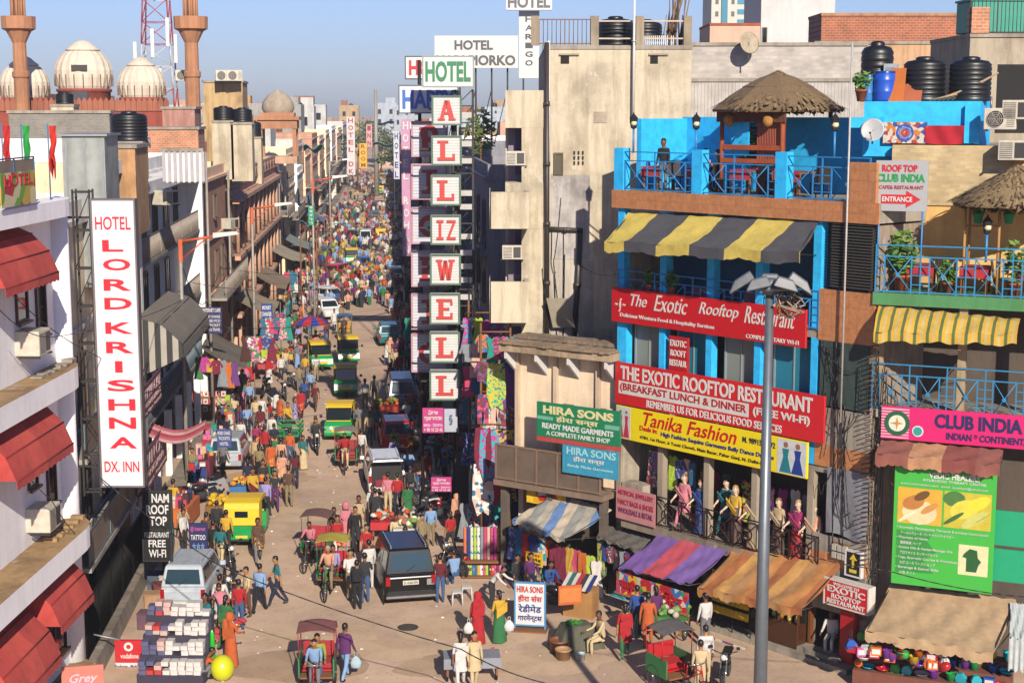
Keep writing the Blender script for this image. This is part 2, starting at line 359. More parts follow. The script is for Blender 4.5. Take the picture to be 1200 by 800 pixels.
def tank(label, loc, r, h, m=TANKM, group='black plastic water tanks on the roofs', name='water_tank', rot=0):
    t = E(name, label, 'water tank', loc, rot, group)
    pr = [(r * .97, 0), (r, .04)]
    k = 7
    for i in range(k):
        z = .05 + (h * .8) * i / k; s = h * .8 / k
        pr += [(r, z), (r, z + s * .62), (r * .965, z + s * .7), (r * .965, z + s * .92)]
    pr += [(r, h * .86), (r * .82, h * .95), (r * .42, h * .985), (r * .4, h)]
    b = B(); b.lathe(pr, m, n=22); b.done('body', t)
    b = B(); b.lathe([(r * .43, h * .97), (r * .44, h * 1.03), (r * .3, h * 1.06), (.001, h * 1.07)], m, n=16); b.done('lid', t)
    b = B(); b.tube([(r * 1.02, 0, h * .1), (r * 1.1, 0, h * .1), (r * 1.1, 0, -.3)], .03, GALV); b.done('outlet_pipe', t)
    return t
def ac_unit(label, loc, rot, kind='split', s=1, group='air conditioner units on the walls'):
    t = E('air_conditioner', label, 'air conditioner', loc, rot, group); wm = M('cfc8b8', 'paint', wear=.5)
    if kind == 'split':
        b = B(); b.box(-.45 * s, .45 * s, 0, .32 * s, 0, .62 * s, wm); b.done('casing', t, bev=.015)
        b = B(); b.cyl((-.12 * s, -.02, .31 * s), (-.12 * s, -.006, .31 * s), .24 * s, BLACKP, n=20); b.done('fan', t)
        b = B()
        for k in range(4): b.ring((-.12 * s, .31 * s), (.07 + .055 * k) * s, (.08 + .055 * k) * s, -.035, -.022, wm, 18)
        for k in range(6): b.cyl((-.12 * s, -.03, .31 * s), (-.12 * s + .24 * s * cos(k * pi / 3), -.03, .31 * s + .24 * s * sin(k * pi / 3)), .006, wm, n=4)
        b.done('fan_grille', t)
        b = B()
        for k in range(9): b.box(.2 * s, .42 * s, -.012, .004, (.08 + .055 * k) * s, (.1 + .055 * k) * s, M('8f8a80', 'paint')); 
        b.done('side_grille', t)
    else:
        b = B(); b.box(-.35 * s, .35 * s, 0, .6 * s, 0, .5 * s, wm); b.done('casing', t, bev=.012)
        b = B()
        for k in range(8): b.box(-.31 * s, .0, -.012, .003, (.05 + .052 * k) * s, (.075 + .052 * k) * s, M('77736a', 'paint'))
        b.done('front_grille', t)
        b = B(); b.box(.05 * s, .31 * s, -.01, .003, .06 * s, .44 * s, M('3a3835', 'paint')); b.done('rear_coil', t)
        b = B()
        for k in range(8): b.box(.35 * s, .362 * s, .08 * s, .52 * s, (.06 + .05 * k) * s, (.085 + .05 * k) * s, M('a8a294', 'paint'))
        b.done('side_louvre', t)
    b = B(); b.box(-.4 * s, -.36 * s, -.02, .4 * s, -.05, 0, IRON); b.box(.36 * s, .4 * s, -.02, .4 * s, -.05, 0, IRON); b.each('bracket', t)
    return t
def potted(label, loc, h=.7, r=.16, green='3f6b25', n=90, pot='a8562f', hang=False, group='potted plants on the terraces', size=.11):
    t = E('potted_plant', label, 'plant', loc, 0, group)
    b = B(); b.lathe([(.001, 0), (r * .7, 0), (r, r * 1.7), (r * 1.12, r * 1.7), (r * 1.12, r * 2), (r * .9, r * 2), (.001, r * 1.8)], M(pot, 'plaster', wear=.3), n=12); b.done('pot', t)
    b = B(); b.leaves((0, 0, r * 2 + h * .5), (r * 1.6, r * 1.6, h * .55), n, M(green, 'leaf', k=.8), size); b.leaves((0, 0, r * 2 + h * .5), (r * 1.6, r * 1.6, h * .6), n // 2, M('6d8c38', 'leaf', k=.8), size); b.done('foliage', t)
    b = B(); b.cyl((0, 0, r), (0, 0, r * 2 + h * .7), .02, WOOD, r2=.008, n=5); b.done('stem', t)
    if hang: b = B(); b.cyl((0, 0, r * 2), (0, 0, r * 2 + .8), .006, IRON, n=4); b.done('hanger', t)
    return t
def window(parent, a0, a1, z0, z1, y, mf, pane=GLASS, mull=1, sill=True, name='window'):
    b = B(); t = .06
    b.box(a0, a1, y - .05, y + .04, z0, z0 + t, mf); b.box(a0, a1, y - .05, y + .04, z1 - t, z1, mf)
    b.box(a0, a0 + t, y - .05, y + .04, z0 + t, z1 - t, mf); b.box(a1 - t, a1, y - .05, y + .04, z0 + t, z1 - t, mf)
    for i in range(1, mull + 1):
        xx = a0 + (a1 - a0) * i / (mull + 1); b.box(xx - .02, xx + .02, y - .04, y + .03, z0 + t, z1 - t, mf)
    if sill: b.box(a0 - .06, a1 + .06, y - .13, y - .052, z0 - .06, z0 + .005, mf)
    w = b.done(name, parent)
    b = B(); b.box(a0 + t, a1 - t, y - .012, y - .004, z0 + t, z1 - t, pane); b.done('pane', w)
    return w
def lamp_post_small(label, loc, rot=0, m=BLUER):
    t = E('terrace_lamp', label, 'lamp', loc, rot, 'lantern lamps on the terrace rail')
    b = B(); b.cyl((0, 0, 0), (0, 0, .75), .035, m, n=8); b.done('post', t)
    b = B(); b.lathe([(.02, .75), (.1, .8), (.13, 1.08), (.15, 1.1), (.03, 1.24), (.012, 1.3), (.001, 1.3)], M('1a1a1c', 'paint'), n=8, smooth=False); b.done('lantern', t)
    b = B(); b.ell((0, -.03, .95), (.11, .11, .11), M('d8d0a8', 'glass', rough=.2), 8, 5); b.done('globe', t)
    return t
# ================================================================= EXOTIC building
EXO = F((7.65, 50.4), (13.67, 42.23)); CLUB = F((13.78, 42.2), (19.2, 39.27)); HIRA = F((4.3, 53.0), (7.6, 50.3))
L = EXO.L
zt0 = EXO.px(722, 243)[1]; zt1 = EXO.px(722, 222)[1]
zs2 = EXO.px(717, 376)[1]; zs1 = EXO.px(722, 512)[1]; zd = EXO.px(776, 616)[1]
bld = E('restaurant_building', 'narrow corner building with blue open restaurant floors and orange tiled bands', 'building', EXO.w(0), EXO.rot)
b = B(); dep = 7.5
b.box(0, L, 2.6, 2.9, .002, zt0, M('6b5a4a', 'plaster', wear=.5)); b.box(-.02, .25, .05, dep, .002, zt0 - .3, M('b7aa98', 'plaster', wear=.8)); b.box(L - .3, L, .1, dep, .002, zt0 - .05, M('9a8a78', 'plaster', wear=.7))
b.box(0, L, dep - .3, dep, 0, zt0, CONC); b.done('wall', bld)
b = B()
b.box(-.15, L + .1, -.1, dep, zt0 + .02, zt1 - .01, CONC); b.box(0.02, L - .02, .02, 2.6, zs2 + .35, zs2 + .6, CONC); b.box(.02, L - .02, .02, 2.6, zd - .3, zd, CONC); b.box(.02, L - .02, .03, 2.6, zs1 + .3, zs1 + .5, CONC)
b.each('floor_slab', bld)
b = B(); b.box(-.2, L + .15, -.14, -.1, zt0, zt1, ORTILE); b.box(-.2, -.16, -.1, 3.2, zt0, zt1, ORTILE); b.done('tiled_fascia', bld)
a975 = EXO.px(962, 300)[0]
b = B()
for y0, y1, mm in ((190, 250, ORTILE), (338, 398, ORTILE), (476, 520, CONC), (520, 545, ORTILE), (625, 645, CONC), (645, 662, ORTILE), (662, 712, CONC)):
    a0, a1, z0, z1 = EXO.rect(962 if y0 > 200 else 1000, y0, y1, 1020); b.box(a975 if y0 > 200 else a0, L + .02, -.03 if y0 > 200 else -.145, .1, max(z0, .01), z1, mm)
b.each('tiled_pier', bld)
# louvre, corrugated screen
a0, a1, z0, z1 = EXO.rect(976, 252, 336, 1024, .05)
b = B(); b.box(a0, a1, .02, .08, z0, z1, BLACKP)
for i in range(24): zz = z0 + (z1 - z0) * (i + .5) / 24; b.hexa([(a0, -.1, zz - .03), (a1, -.1, zz - .03), (a1, .02, zz + .03), (a0, .02, zz + .03), (a0, -.1, zz - .015), (a1, -.1, zz - .015), (a1, .02, zz + .045), (a0, .02, zz + .045)], M('6d6a62', 'metal', rough=.6))
b.done('louvre_panel', bld)
a0, a1, z0, z1 = EXO.rect(962, 398, 474, 1017, .05); b = B(); b.box(a0, a1, -.06, .0, z0, z1, M('27423d', 'corr', s=8)); b.done('corrugated_screen', bld)
a0, a1, z0, z1 = EXO.rect(970, 546, 624, 1017, .1)
b = B(); b.sheet(lambda u, v: (a0 + (a1 - a0) * u, -.1 - .05 * sin(u * 9 + v * 2) * (1 - v), z0 + (z1 - z0) * (v + .03 * sin(u * 7) * (1 - v))), 12, 8, M('8b8c92', 'cloth')); b.done('tarpaulin_curtain', bld)
# columns and frames per floor
b = B()
for x in (722, 745): pass
ac = [0.0, 1.9, 3.9, 5.85, a975 - .25]
for i, a in enumerate(ac):
    b.box(a, a + .28, -.02, .28, zs2 + .6, zt0 + .018, BLUEP)
    b.box(a, a + (.42 if i == 0 else .24), -.018, .26, zs1 + .5, zs2 + .35, BLUEP)
    b.box(a, a + .22, .0, .24, zd, zs1 + .3, M('a79a86', 'plaster', wear=.6)); b.box(a, a + .25, .02, .26, .0, zd - .3, M('75695c', 'plaster', wear=.6))
b.each('column', bld)
for i in range(4):
    window(bld, ac[i] + .5, ac[i + 1] - .1, zs1 + .75, zs2 + .2, .35, M('8d9aa0', 'paint'), M('2f7f96' if i % 2 else '8a8f86', 'glass', rough=.3), 1, False)
b = B(); b.box(.02, L - .3, 2.4, 2.58, zs2 + .61, zt0, M('176a9a', 'paint', wear=.4)); b.done('restaurant_back_wall', bld)
z0 = EXO.px(722, 336)[1]; z1 = EXO.px(722, 312)[1]
railing(bld, 0.05, a975, zs2 + .6, zs2 + 1.75, -.03, BLUER, 5)
# terrace: rail, posts, blue walls, upper block
tz = zt1
railing(bld, 0.0, L - .25, tz, tz + 1.25, -.06, BLUER, 6)
b = B()
for a in (0, .0 + L * .335, L * .66): b.box(a - .12, a + .3, -.12, .2, tz - .06, tz + 1.35, BLUEP)
b.each('rail_pier', bld)
b = B(); a0, zz = EXO.px(720, 141, 0)
b.box(-.1, L * .99, 3.1, 3.3, tz, zz + .1, BLUEP); b.box(-.1, .1, .9, 3.1, tz, zz + .05, BLUEP); b.done('terrace_wall', bld)
# things on terrace
def egrp(px_, py_, d): a, z = EXO.px(px_, py_, d); return a, z
sgn = []
sign('restaurant_sign', 'upper red script sign reading The Exotic Rooftop Restaurant below the blue rail', EXO, 717, 336, 376, 945, M('c8141f', 'paint', wear=.15),
     [('The', .11, .2, .52, .86, WHITEP, 0, .35), ('Exotic', .24, .42, .46, .92, WHITEP, 0, .35), ('Rooftop', .48, .68, .44, .88, WHITEP, 0, .35), ('Restaurant', .71, .95, .46, .92, WHITEP, 0, .35),
      ('~ § ~', .02, .08, .3, .7, WHITEP, 0, .3), ('Delicious Western Food & Hospitality Services', .05, .56, .14, .28, WHITEP, .02), ('COMPLIMENTARY WI-FI', .72, .97, .06, .17, WHITEP, .01)], d=.2)
sign('restaurant_sign', 'large red banner sign with white capitals reading THE EXOTIC ROOFTOP RESTAURANT', EXO, 721, 423, 472, 967, M('cf1f26', 'paint', wear=.15),
     [('THE EXOTIC ROOFTOP RESTAURANT', .03, .95, .60, .93, WHITEP, .03), ('(BREAKFAST LUNCH & DINNER', .03, .66, .30, .52, M('b0151d', 'paint'), .02), ('(FREE WI-FI)', .69, .94, .30, .52, WHITEP, .03), ('REMEMBER US FOR DELICIOUS FOOD SERVICES', .17, .82, .05, .22, WHITEP, .02)], d=.22,
     extra=lambda r, w, h: B().box(-w * .48, w * .17, -.004, .0, h * .26, h * .56, M('dcd8d2', 'paint')).done('white_band', r))
def figs(r, w, h):
    b = B()
    for (u0, u1, cs) in ((.005, .085, ('c42f40', 'c43a55')), (.86, .995, ('1f7f8a', '1c3f90'))):
        b.box((u0 - .5) * w, (u1 - .5) * w, -.006, 0, h * .03, h * .97, M('cfd4d8', 'paint'))
        for i, c in enumerate(cs):
            cx = (u0 + (u1 - u0) * (.3 + .42 * i) - .5) * w; s = (u1 - u0) * w * .13
            b.prism([(cx - s * 1.6, h * .06), (cx + s * 1.6, h * .06), (cx + s * .6, h * .5), (cx + s * .9, h * .72), (cx - s * .9, h * .72), (cx - s * .6, h * .5)], -.012, -.006, M(c, 'paint'))
            b.cyl((cx, -.012, h * .83), (cx, -.006, h * .83), s * .65, M('9c6a4c', 'paint'), n=8)
    b.done('printed_figures', r)
sign('fashion_sign', 'yellow banner with red script reading Tanika Fashion and printed dressed figures', EXO, 722, 474, 512, 947, M('f2dc10', 'paint', wear=.12),
     [('Tanika Fashion', .16, .66, .54, .95, M('c8161c', 'paint'), .01, .3), ('M. 9891583192', .69, .85, .66, .82, M('2a2a3a', 'paint'), .01), ('Deals in:', .14, .24, .38, .52, M('c8161c', 'paint'), .02), ('High Fashion Sequins Garments Belly Dance Dresses', .26, .845, .3, .46, M('1c2a7a', 'paint'), .015),
      ('4784, 1st Floor, 6 Tooti Chowk, Main Bazar, Pahar Ganj, N. Delhi-55', .14, .8, .1, .22, M('3a2a20', 'paint'), .005)], d=.24, extra=figs)
sign('door_sign', 'narrow red vertical board reading EXOTIC ROOFTOP RESTAURANT in the blue window bay', EXO, 784, 393, 434, 806, M('b81720', 'paint'),
     [('EXOTIC', .08, .92, .72, .9, WHITEP), ('ROOFT', .1, .9, .44, .62, WHITEP), ('RESTAUR', .06, .94, .16, .34, WHITEP)], d=.1)
sign('welcome_sign', 'small red box sign reading WELCOME TO EXOTIC ROOFTOP RESTAURANT over the doorway', EXO, 967, 677, 705, 1017, M('d01f26', 'paint'),
     [('WELCOME TO', .2, .8, .82, .94, WHITEP, .01), ('EXOTIC', .06, .94, .52, .8, WHITEP, .03), ('ROOFTOP', .16, .84, .28, .47, WHITEP, .02), ('RESTAURANT', .06, .94, .05, .24, WHITEP, .02)], d=.55, th=.3, frame=M('d8d2c8', 'paint'))
def arrow(r, w, h):
    b = B(); y = M('d8c23a', 'paint')
    b.box(-w * .08, w * .08, -.012, 0, h * .35, h * .72, y); b.prism([(-w * .26, h * .68), (w * .26, h * .68), (0, h * .93)], -.012, 0, y); b.box(-w * .25, w * .25, -.01, 0, h * .12, h * .26, y); b.done('arrow', r)
sign('arrow_sign', 'small dark box sign with a yellow arrow pointing up on the pier', EXO, 992, 645, 672, 1008, M('1a1a18', 'paint'), [], d=.15, th=.12, frame=WHITEP, extra=arrow)
# awnings of the exotic building
awning('striped_awning', 'yellow and charcoal striped awning under the terrace slab', EXO, (736, 249), (960, 259), (709, 282), (938, 296), .02, 1.5, M('e0c040', 'cloth', stripe='d6c05c,4e4e54', w=1.38, off=.02), .3, sag=.08, scal=.04)
awning('purple_awning', 'purple and pink striped shop awning over a printed banner', EXO, (776, 622), (858, 640), (725, 664), (808, 684), .05, 2.0, M('8a63a8', 'cloth', stripe='7c5aa6,c65060,8264ae', w=.95), .02, sag=.05)
a0, z0 = EXO.px(723, 668, 2.03); a1, _ = EXO.px(808, 686, 2.03); zb = EXO.px(723, 692, 2.03)[1]
t = E('shop_banner', 'multicoloured printed cloth banner hanging from the purple awning front', 'banner', EXO.w((a0 + a1) / 2, zb, 2.06), EXO.rot); w, h = a1 - a0, z0 - zb
B().sheet(lambda u, v: ((u - .5) * w, -.03 * sin(u * 17) * (1 - v), h * v - .05 * sin(u * 3.1) * (1 - v)), 20, 4, M('d8a040', 'print', cols='b81f2a,d9ae2f,c9c0b8,b81f2a,2a6fb0,3a8f4a,c84a6a,b81f2a', s=5), thick=(0, .01, 0)).done('cloth', t)
TXT([('साड़ी', -w * .42, -w * .2, h * .25, h * .8, REDP, .03), ('सेंटर', w * .18, w * .44, h * .2, h * .8, REDP, .03)], t, y=-.06)
B().box(-w / 2 - .04, w / 2 + .04, -.04, .02, -.06, -.0, M('b06a3a', 'plaster')).done('hem_rail', t)
awning('orange_awning', 'orange and tan striped shop awning with scalloped hem', EXO, (862, 640), (985, 663), (818, 687), (940, 713), .05, 2.0, M('c58d52', 'cloth', stripe='c98a4c,b5703f,d2a05a,b98a58', w=.42), .2, sag=.1, scal=.06)
# doorway, glass cabinet, red pillar, step at street level
b = B(); a0, a1, z0, z1 = EXO.rect(1000, 725, 798, 1014, .3); b.box(L - .12, L + .02, -.03, .1, .01, 1.6, CONC); b.box(L - .6, L - .13, -.3, .05, .0, zd - .8, M('b51a22', 'paint', wear=.5)); b.done('red_pillar', bld)
b = B(); b.box(4.6, L, -.75, -.02, .003, .16, CONC); b.box(8.1, L - .5, -.5, -.021, .16, .3, CONC); b.done('step', bld)
t = E('display_cabinet', 'wooden glass fronted display cabinet beside the dark doorway', 'cabinet', EXO.w(7.42, .165, .5), EXO.rot)
B().box(-.75, .75, 0, .42, 0, .75, M('4a2c1c', 'gloss')).done('base', t, bev=.02)
b = B(); fw = M('5a3a26', 'gloss')
for x in (-.75, -.02, .71): b.box(x, x + .05, 0, .06, .75, 2.0, fw)
b.box(-.75, .76, 0, .42, 2.0, 2.08, fw); b.box(-.75, .76, .36, .42, .75, 2.0, M('20201e', 'paint')); b.box(-.7, .7, .05, .35, 1.33, 1.36, M('8a9a94', 'glass')); b.done('frame', t)
for i in range(10):
    b = B(); c = random.choice(['c8b860', '9aa85a', 'b8c0a0', '8a6a3a', '4a7a6a']); b.lathe([(.001, 0), (.06, 0), (.075, .1), (.03, .19), (.04, .22), (.001, .22)], M(c, 'gloss'), (-.6 + (i % 5) * .29, .2, .76 + .6 * (i // 5)), n=8); b.done('jar', t)
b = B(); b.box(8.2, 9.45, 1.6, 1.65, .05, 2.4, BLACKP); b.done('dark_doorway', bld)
b = B()
for a in (8.2, 9.4): b.box(a, a + .09, -.06, .1, .2, 2.3, M('7a4a2c', 'gloss'))
b.each('door_frame', bld)
# dress shop: rail and plank
railing(bld, 0.9, a975 + .3, zd + .02, zd + 1.0, -.12, M('4a2f2c', 'metal', rough=.6), 7, pat='cross')
b = B(); b.box(.5, a975 + .4, -.25, -.02, zd - .3, zd - .02, M('9b8c7a', 'plaster', wear=.8)); b.done('ledge', bld)
b = B(); b.box(.3, 1.25, -.02, .5, zd - .02, zd + 1.15, M('b3a594', 'plaster', wear=.8)); b.done('parapet', bld)
def tufts(b, c, z0, z1, r0, n, sq=1):
    ms_ = [M(x, 'thatch') for x in ('8a7352', '6f5a3c', '9c8560')]
    for _ in range(n):
        f = random.random() ** 1.4; a = random.uniform(0, 6.283); r = r0 * (1 - f) + .03; s = .12 + .12 * random.random(); d = V((cos(a), sin(a) * sq, 0)); p = V(c) + d * r + V((0, 0, z0 + (z1 - z0) * f + .05)); q = p + d * s + V((0, 0, -s * (z1 - z0) / r0 - .01 + .03 * random.random())); e = V((-sin(a), cos(a), 0)) * .03
        b.mesh([p - e, p + e, q + e * 1.3, q - e * 1.3], [(0, 1, 2, 3)], random.choice(ms_))
# ---- roof hut with thatch
ha, hz = EXO.px(905, 180, -2.0)
hut = E('rooftop_hut', 'small rooftop hut with a brown thatched pyramid roof above the blue terrace', 'hut', EXO.w(ha, tz, -2.2), EXO.rot)
ez = EXO.px(905, 124, -2)[1] - tz; az = EXO.px(905, 84, -2)[1] - tz
b = B()
for (r0, z0_, r1, z1_) in ((2.02, ez - .12, 1.0, ez + .62), (1.1, ez + .58, .02, az)):
    n = 8
    b.lathe([(r0 - .02, z0_ - .07), (r0, z0_), ((r0 + r1) / 2, (z0_ + z1_) / 2 + .05), (r1, z1_)], M('80684a', 'thatch'), n=n, smooth=False)
b.leaves((0, 0, ez - .12), (2.05, 2.05, .1), 420, M('6b5334', 'thatch'), .16); tufts(b, (0, 0, 0), ez - .1, az, 2.0, 700); b.done('roof', hut)
b = B()
for x, y in ((-1.2, -1.2), (1.2, -1.2), (-1.2, 1.1), (1.2, 1.1)): b.cyl((x, y, 0), (x, y, ez), .07, M('a04d2a', 'plaster'), n=8)
b.box(-1.25, 1.25, -1.25, -1.15, 1.35, 1.5, M('b3552c', 'plaster')); b.box(-1.25, 1.25, -1.25, -1.15, .95, 1.08, M('b3552c', 'plaster')); b.each('post', hut)
b = B(); b.box(-1.35, 1.35, -1.3, -1.22, ez - .5, ez - .12, M('6b3f28', 'thatch')); b.box(-.9, -.2, -1.1, -1.06, 1.2, ez - .5, BLUEP); b.done('valance_board', hut)
b = B(); b.box(.15, 1.2, -1.12, -1.06, 0.02, ez - .5, M('a8481f', 'corr', s=5)); b.done('door', hut)
b = B(); b.leaves((-.3, -.6, 1.5), (.7, .5, .7), 420, M('4b6b2a', 'leaf'), .13); b.done('creeper', hut)
for x in (-.8, .75):
    b = B(); b.ell((x, -1.35, ez - .45), (.17, .17, .2), M('b3803f', 'thatch'), 10, 6); b.done('hanging_gourd', hut)
for px_, nm in ((742, 'first lantern lamp from the left on the blue terrace rail'), (815, 'lantern lamp in the middle of the blue terrace rail'), (977, 'lantern lamp on the terrace rail in front of the orange hut door')):
    a, _ = EXO.px(px_, 200, .0); lamp_post_small(nm, EXO.w(a, tz + 1.2, 0))
# ================================================================= upper blue block and CLUB building
cb = E('yellow_building', 'yellow plastered building with green balcony slab and blue star railings', 'building', CLUB.w(0), CLUB.rot)
YW = M('d3ab68', 'plaster', wear=.35, k=.85)
zb1 = CLUB.px(1024, 342)[1]; zb0 = CLUB.px(1024, 356)[1]; zc = CLUB.px(1030, 478)[1]; ztop = CLUB.px(1030, 170, -1.8)[1]
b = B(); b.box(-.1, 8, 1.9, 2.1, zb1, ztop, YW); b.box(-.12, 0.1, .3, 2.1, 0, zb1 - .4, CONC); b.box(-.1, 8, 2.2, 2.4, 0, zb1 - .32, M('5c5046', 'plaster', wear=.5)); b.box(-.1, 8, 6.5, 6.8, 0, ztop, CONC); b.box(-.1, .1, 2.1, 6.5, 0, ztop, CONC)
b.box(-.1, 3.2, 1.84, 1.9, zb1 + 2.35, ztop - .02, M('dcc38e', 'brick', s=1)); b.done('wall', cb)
b = B(); b.box(-.1, 8, 2.1, 6.5, ztop - .3, ztop - .02, CONC); b.done('roof', cb)
b = B(); b.box(-.15, 8, -.12, 1.9, zb0, zb1, M('4d8a55', 'plaster', wear=.4)); b.box(-.14, 8, -.02, 2.2, zc - .25, zc - .02, CONC); b.each('floor_slab', cb)
railing(cb, -.1, 6.0, zb1, zb1 + 1.35, -.06, M('2a86b8', 'paint', wear=.4), 5)
railing(cb, -.1, 4.0, zc - .02, zc + 1.3, .0, M('2a7fae', 'paint', wear=.4), 4, name='lower_railing')
b = B()
for a in (-.05, 2.2, 4.6): b.box(a, a + .22, .05, .25, zc, zb0, M('a89474', 'plaster', wear=.6))
b.each('column', cb)
b = B(); a0, a1, z0, z1 = CLUB.rect(1012, 119, 167, 1148, -2.1); b.box(a0, a1, 2.2, 4.6, z0 - .4, z1, BLUEP); b.box(a0 - .3, a0 + .6, 1.6, 2.19, z1 - .75, z1 - .45, BLUEP); b.box(a1 - .4, a1 + .02, 2.02, 2.19, z0, z1 - .1, BLUEP); b.done('rooftop_block', cb)
rz = z1
t = E('wall_mural', 'blue and orange flower mural painted on a board on the upper blue wall', 'mural', CLUB.w(*CLUB.px(1060, 168, -2.05)[:2], -2.05), CLUB.rot)
B().box(-.62, .62, 0, .03, 0, .6, M('d0b8a0', 'print', cols='c8c0b0,a83028,c87a2a,2a4a9a,d0c8c0,b06a3a', s=9)).done('panel', t)
b = B(); [b.ring((0, .3), r0, r0 + .05, -.012, .0, M(c, 'paint'), 20) for r0, c in ((.2, '2a55b0'), (.13, '5a8fd8'), (.05, 'b83a3a'))]; b.done('flower_medallion', t)
t = E('hung_cloth', 'crimson cloth hung flat on the upper blue wall', 'cloth', CLUB.w(*CLUB.px(1107, 168, -2.05)[:2], -2.05), CLUB.rot)
B().sheet(lambda u, v: ((u - .5) * 1.1, -.03 * sin(u * 12 + v * 3), .5 * v - .04 * sin(u * 3.1) * (1 - v)), 16, 5, M('b0182c', 'cloth'), thick=(0, .01, 0)).done('sheet', t)
a, z = CLUB.px(1023, 167, -1.6)
t = E('satellite_dish', 'white satellite dish with a red mark in front of the blue wall', 'satellite dish', CLUB.w(a, z, -1.5), CLUB.rot)
b = B(); ax = Matrix.Rotation(R(75), 3, 'X'); b.lathe([(.001, -.08), (.15, -.07), (.3, -.03), (.34, 0), (.3, -.015), (.001, -.06)], M('b9bcbd', 'paint'), (0, -.05, .36), n=20, ax=ax); b.done('reflector', t)
b = B(); b.cyl((0, 0, -.05), (0, .02, .34), .025, GALV); b.cyl((0, -.05, .05), (.0, -.38, .28), .012, GALV); b.cyl((0, -.42, .28), (0, -.34, .28), .03, BLACKP); b.done('mount', t)
# tanks, drums and pots on the blue block
def onroof(px_, py_, d): a, z = CLUB.px(px_, py_, d); return a
sc_ = lambda w_, Y: w_ / FPX * Y
for i, (x0, x1, yt, dd, lab) in enumerate(((1008, 1045, 48, -3.8, 'tall black water tank behind the blue drums'), (1058, 1107, 66, -3.0, 'black water tank with a green hose looped over it'), (1112, 1160, 66, -3.0, 'widest black water tank at the end of the blue roof'))):
    a = onroof((x0 + x1) / 2, 118, dd); w = CLUB.w(a, 0, dd); r_ = (x1 - x0) / 2 / FPX * (w[1] + 1); h_ = CLUB.px((x0 + x1) / 2, yt, dd)[1] - rz
    tank(lab, (w[0], w[1], rz), r_, h_ / 1.07)
for x0, x1, yt, lab, cc in ((1010, 1024, 88, 'light blue plastic drum on the blue roof edge', '2f7fc0'), (1023, 1049, 84, 'bright blue plastic drum on the blue roof edge', '1f56c4')):
    a = onroof((x0 + x1) / 2, 118, -2.5); w = CLUB.w(a, rz, -2.5); r_ = (x1 - x0) / 2 / FPX * w[1]; h_ = CLUB.px(x0, yt, -2.5)[1] - rz
    t = E('plastic_drum', lab, 'drum', w, 0, 'blue drums on the roof'); m_ = M(cc, 'gloss', rough=.35)
    b = B(); b.lathe([(.001, 0), (r_ * .93, 0), (r_, .06), (r_, h_ * .3), (r_ * 1.03, h_ * .33), (r_, h_ * .36), (r_, h_ * .68), (r_ * 1.03, h_ * .71), (r_, h_ * .74), (r_ * .95, h_ * .97), (r_ * .8, h_)], m_, n=18); b.done('body', t)
    b = B(); b.lathe([(r_ * .99, h_ * .94), (r_ * 1.0, h_ * .985), (r_ * .9, h_ * 1.01), (.001, h_ * 1.0)], M('15408f', 'gloss'), n=18); b.done('lid', t)
a = onroof(1009, 118, -2.3); potted('flowering plant in a stacked clay pot beside the blue drums', CLUB.w(a, rz, -2.3), .55, .17)
for px_, c, lab, hw, hh in ((1051, 'c06a2a', 'orange board leaning against the rooftop tanks', .22, .95), (1068, 'b0603c', 'terracotta board leaning on the middle water tank', .3, .5)):
    a = onroof(px_, 118, -2.4); t = tag(B().hexa([(-hw, -.2, 0), (hw, -.2, 0), (hw, -.17, 0), (-hw, -.17, 0), (-hw, .1, hh), (hw, .1, hh), (hw, .13, hh), (-hw, .13, hh)], M(c, 'plaster', wear=.3)).done('leaning_board', loc=CLUB.w(a, rz, -2.42), rot=CLUB.rot), lab, 'board')
a = onroof(1040, 118, -2.9); tag(B().box(-.2, .2, 0, .2, 0, 1.1, M('a8b4bc', 'paint')).box(-.14, .14, -.01, 0, .2, 1.0, M('8a98a4', 'paint')).done('metal_locker', loc=CLUB.w(a, rz, -3.2), rot=CLUB.rot, bev=.01), 'grey metal locker between the black tanks', 'locker')
for i in range(6):
    a = onroof(1090 + i * 5, 118, -2.5); q = CLUB.w(a, rz, -2.35 - .03 * i)
    t = B(); t.cyl((0, 0, .03), (.75 + .1 * i, .1, .2 + .12 * i), .025, M('b79c78', 'plaster'), n=5); tag(t.done('timber_pole', loc=q, rot=CLUB.rot), 'loose timber pole lying by the rooftop tanks', 'pole', 'loose timber on the blue roof')
# cream building signs / awnings
def entr(r, w, h):
    b = B(); m = M('c8202a', 'paint'); b.box(-w * .38, w * .1, -.012, 0, h * .15, h * .33, m); b.prism([(w * .1, h * .07), (w * .38, h * .24), (w * .1, h * .41)], -.012, 0, m); b.done('arrow', r)
    TXT([('ENTRANCE', -w * .36, w * .22, h * .19, h * .29, WHITEP, .03)], r, 'arrow_lettering', y=-.02)
    b = B(); [b.cyl((x, .04, 0), (x, .04, -1.75), .025, BLUER) for x in (-w * .42, w * .42)]; b.each('post', r)
sign('club_sign', 'grey square sign on posts reading ROOF TOP CLUB INDIA with a red entrance arrow', CLUB, 1027, 188, 247, 1087, M('a9abae', 'paint', wear=.1),
     [('ROOF TOP', .12, .8, .78, .92, M('c8202a', 'paint'), .05), ('CLUB INDIA', .03, .95, .58, .74, M('1f9a4a', 'paint'), .05), ('CAFE& RESTAURANT', .07, .93, .44, .51, M('b03038', 'paint'), .02)], d=.05, th=.1, extra=entr)
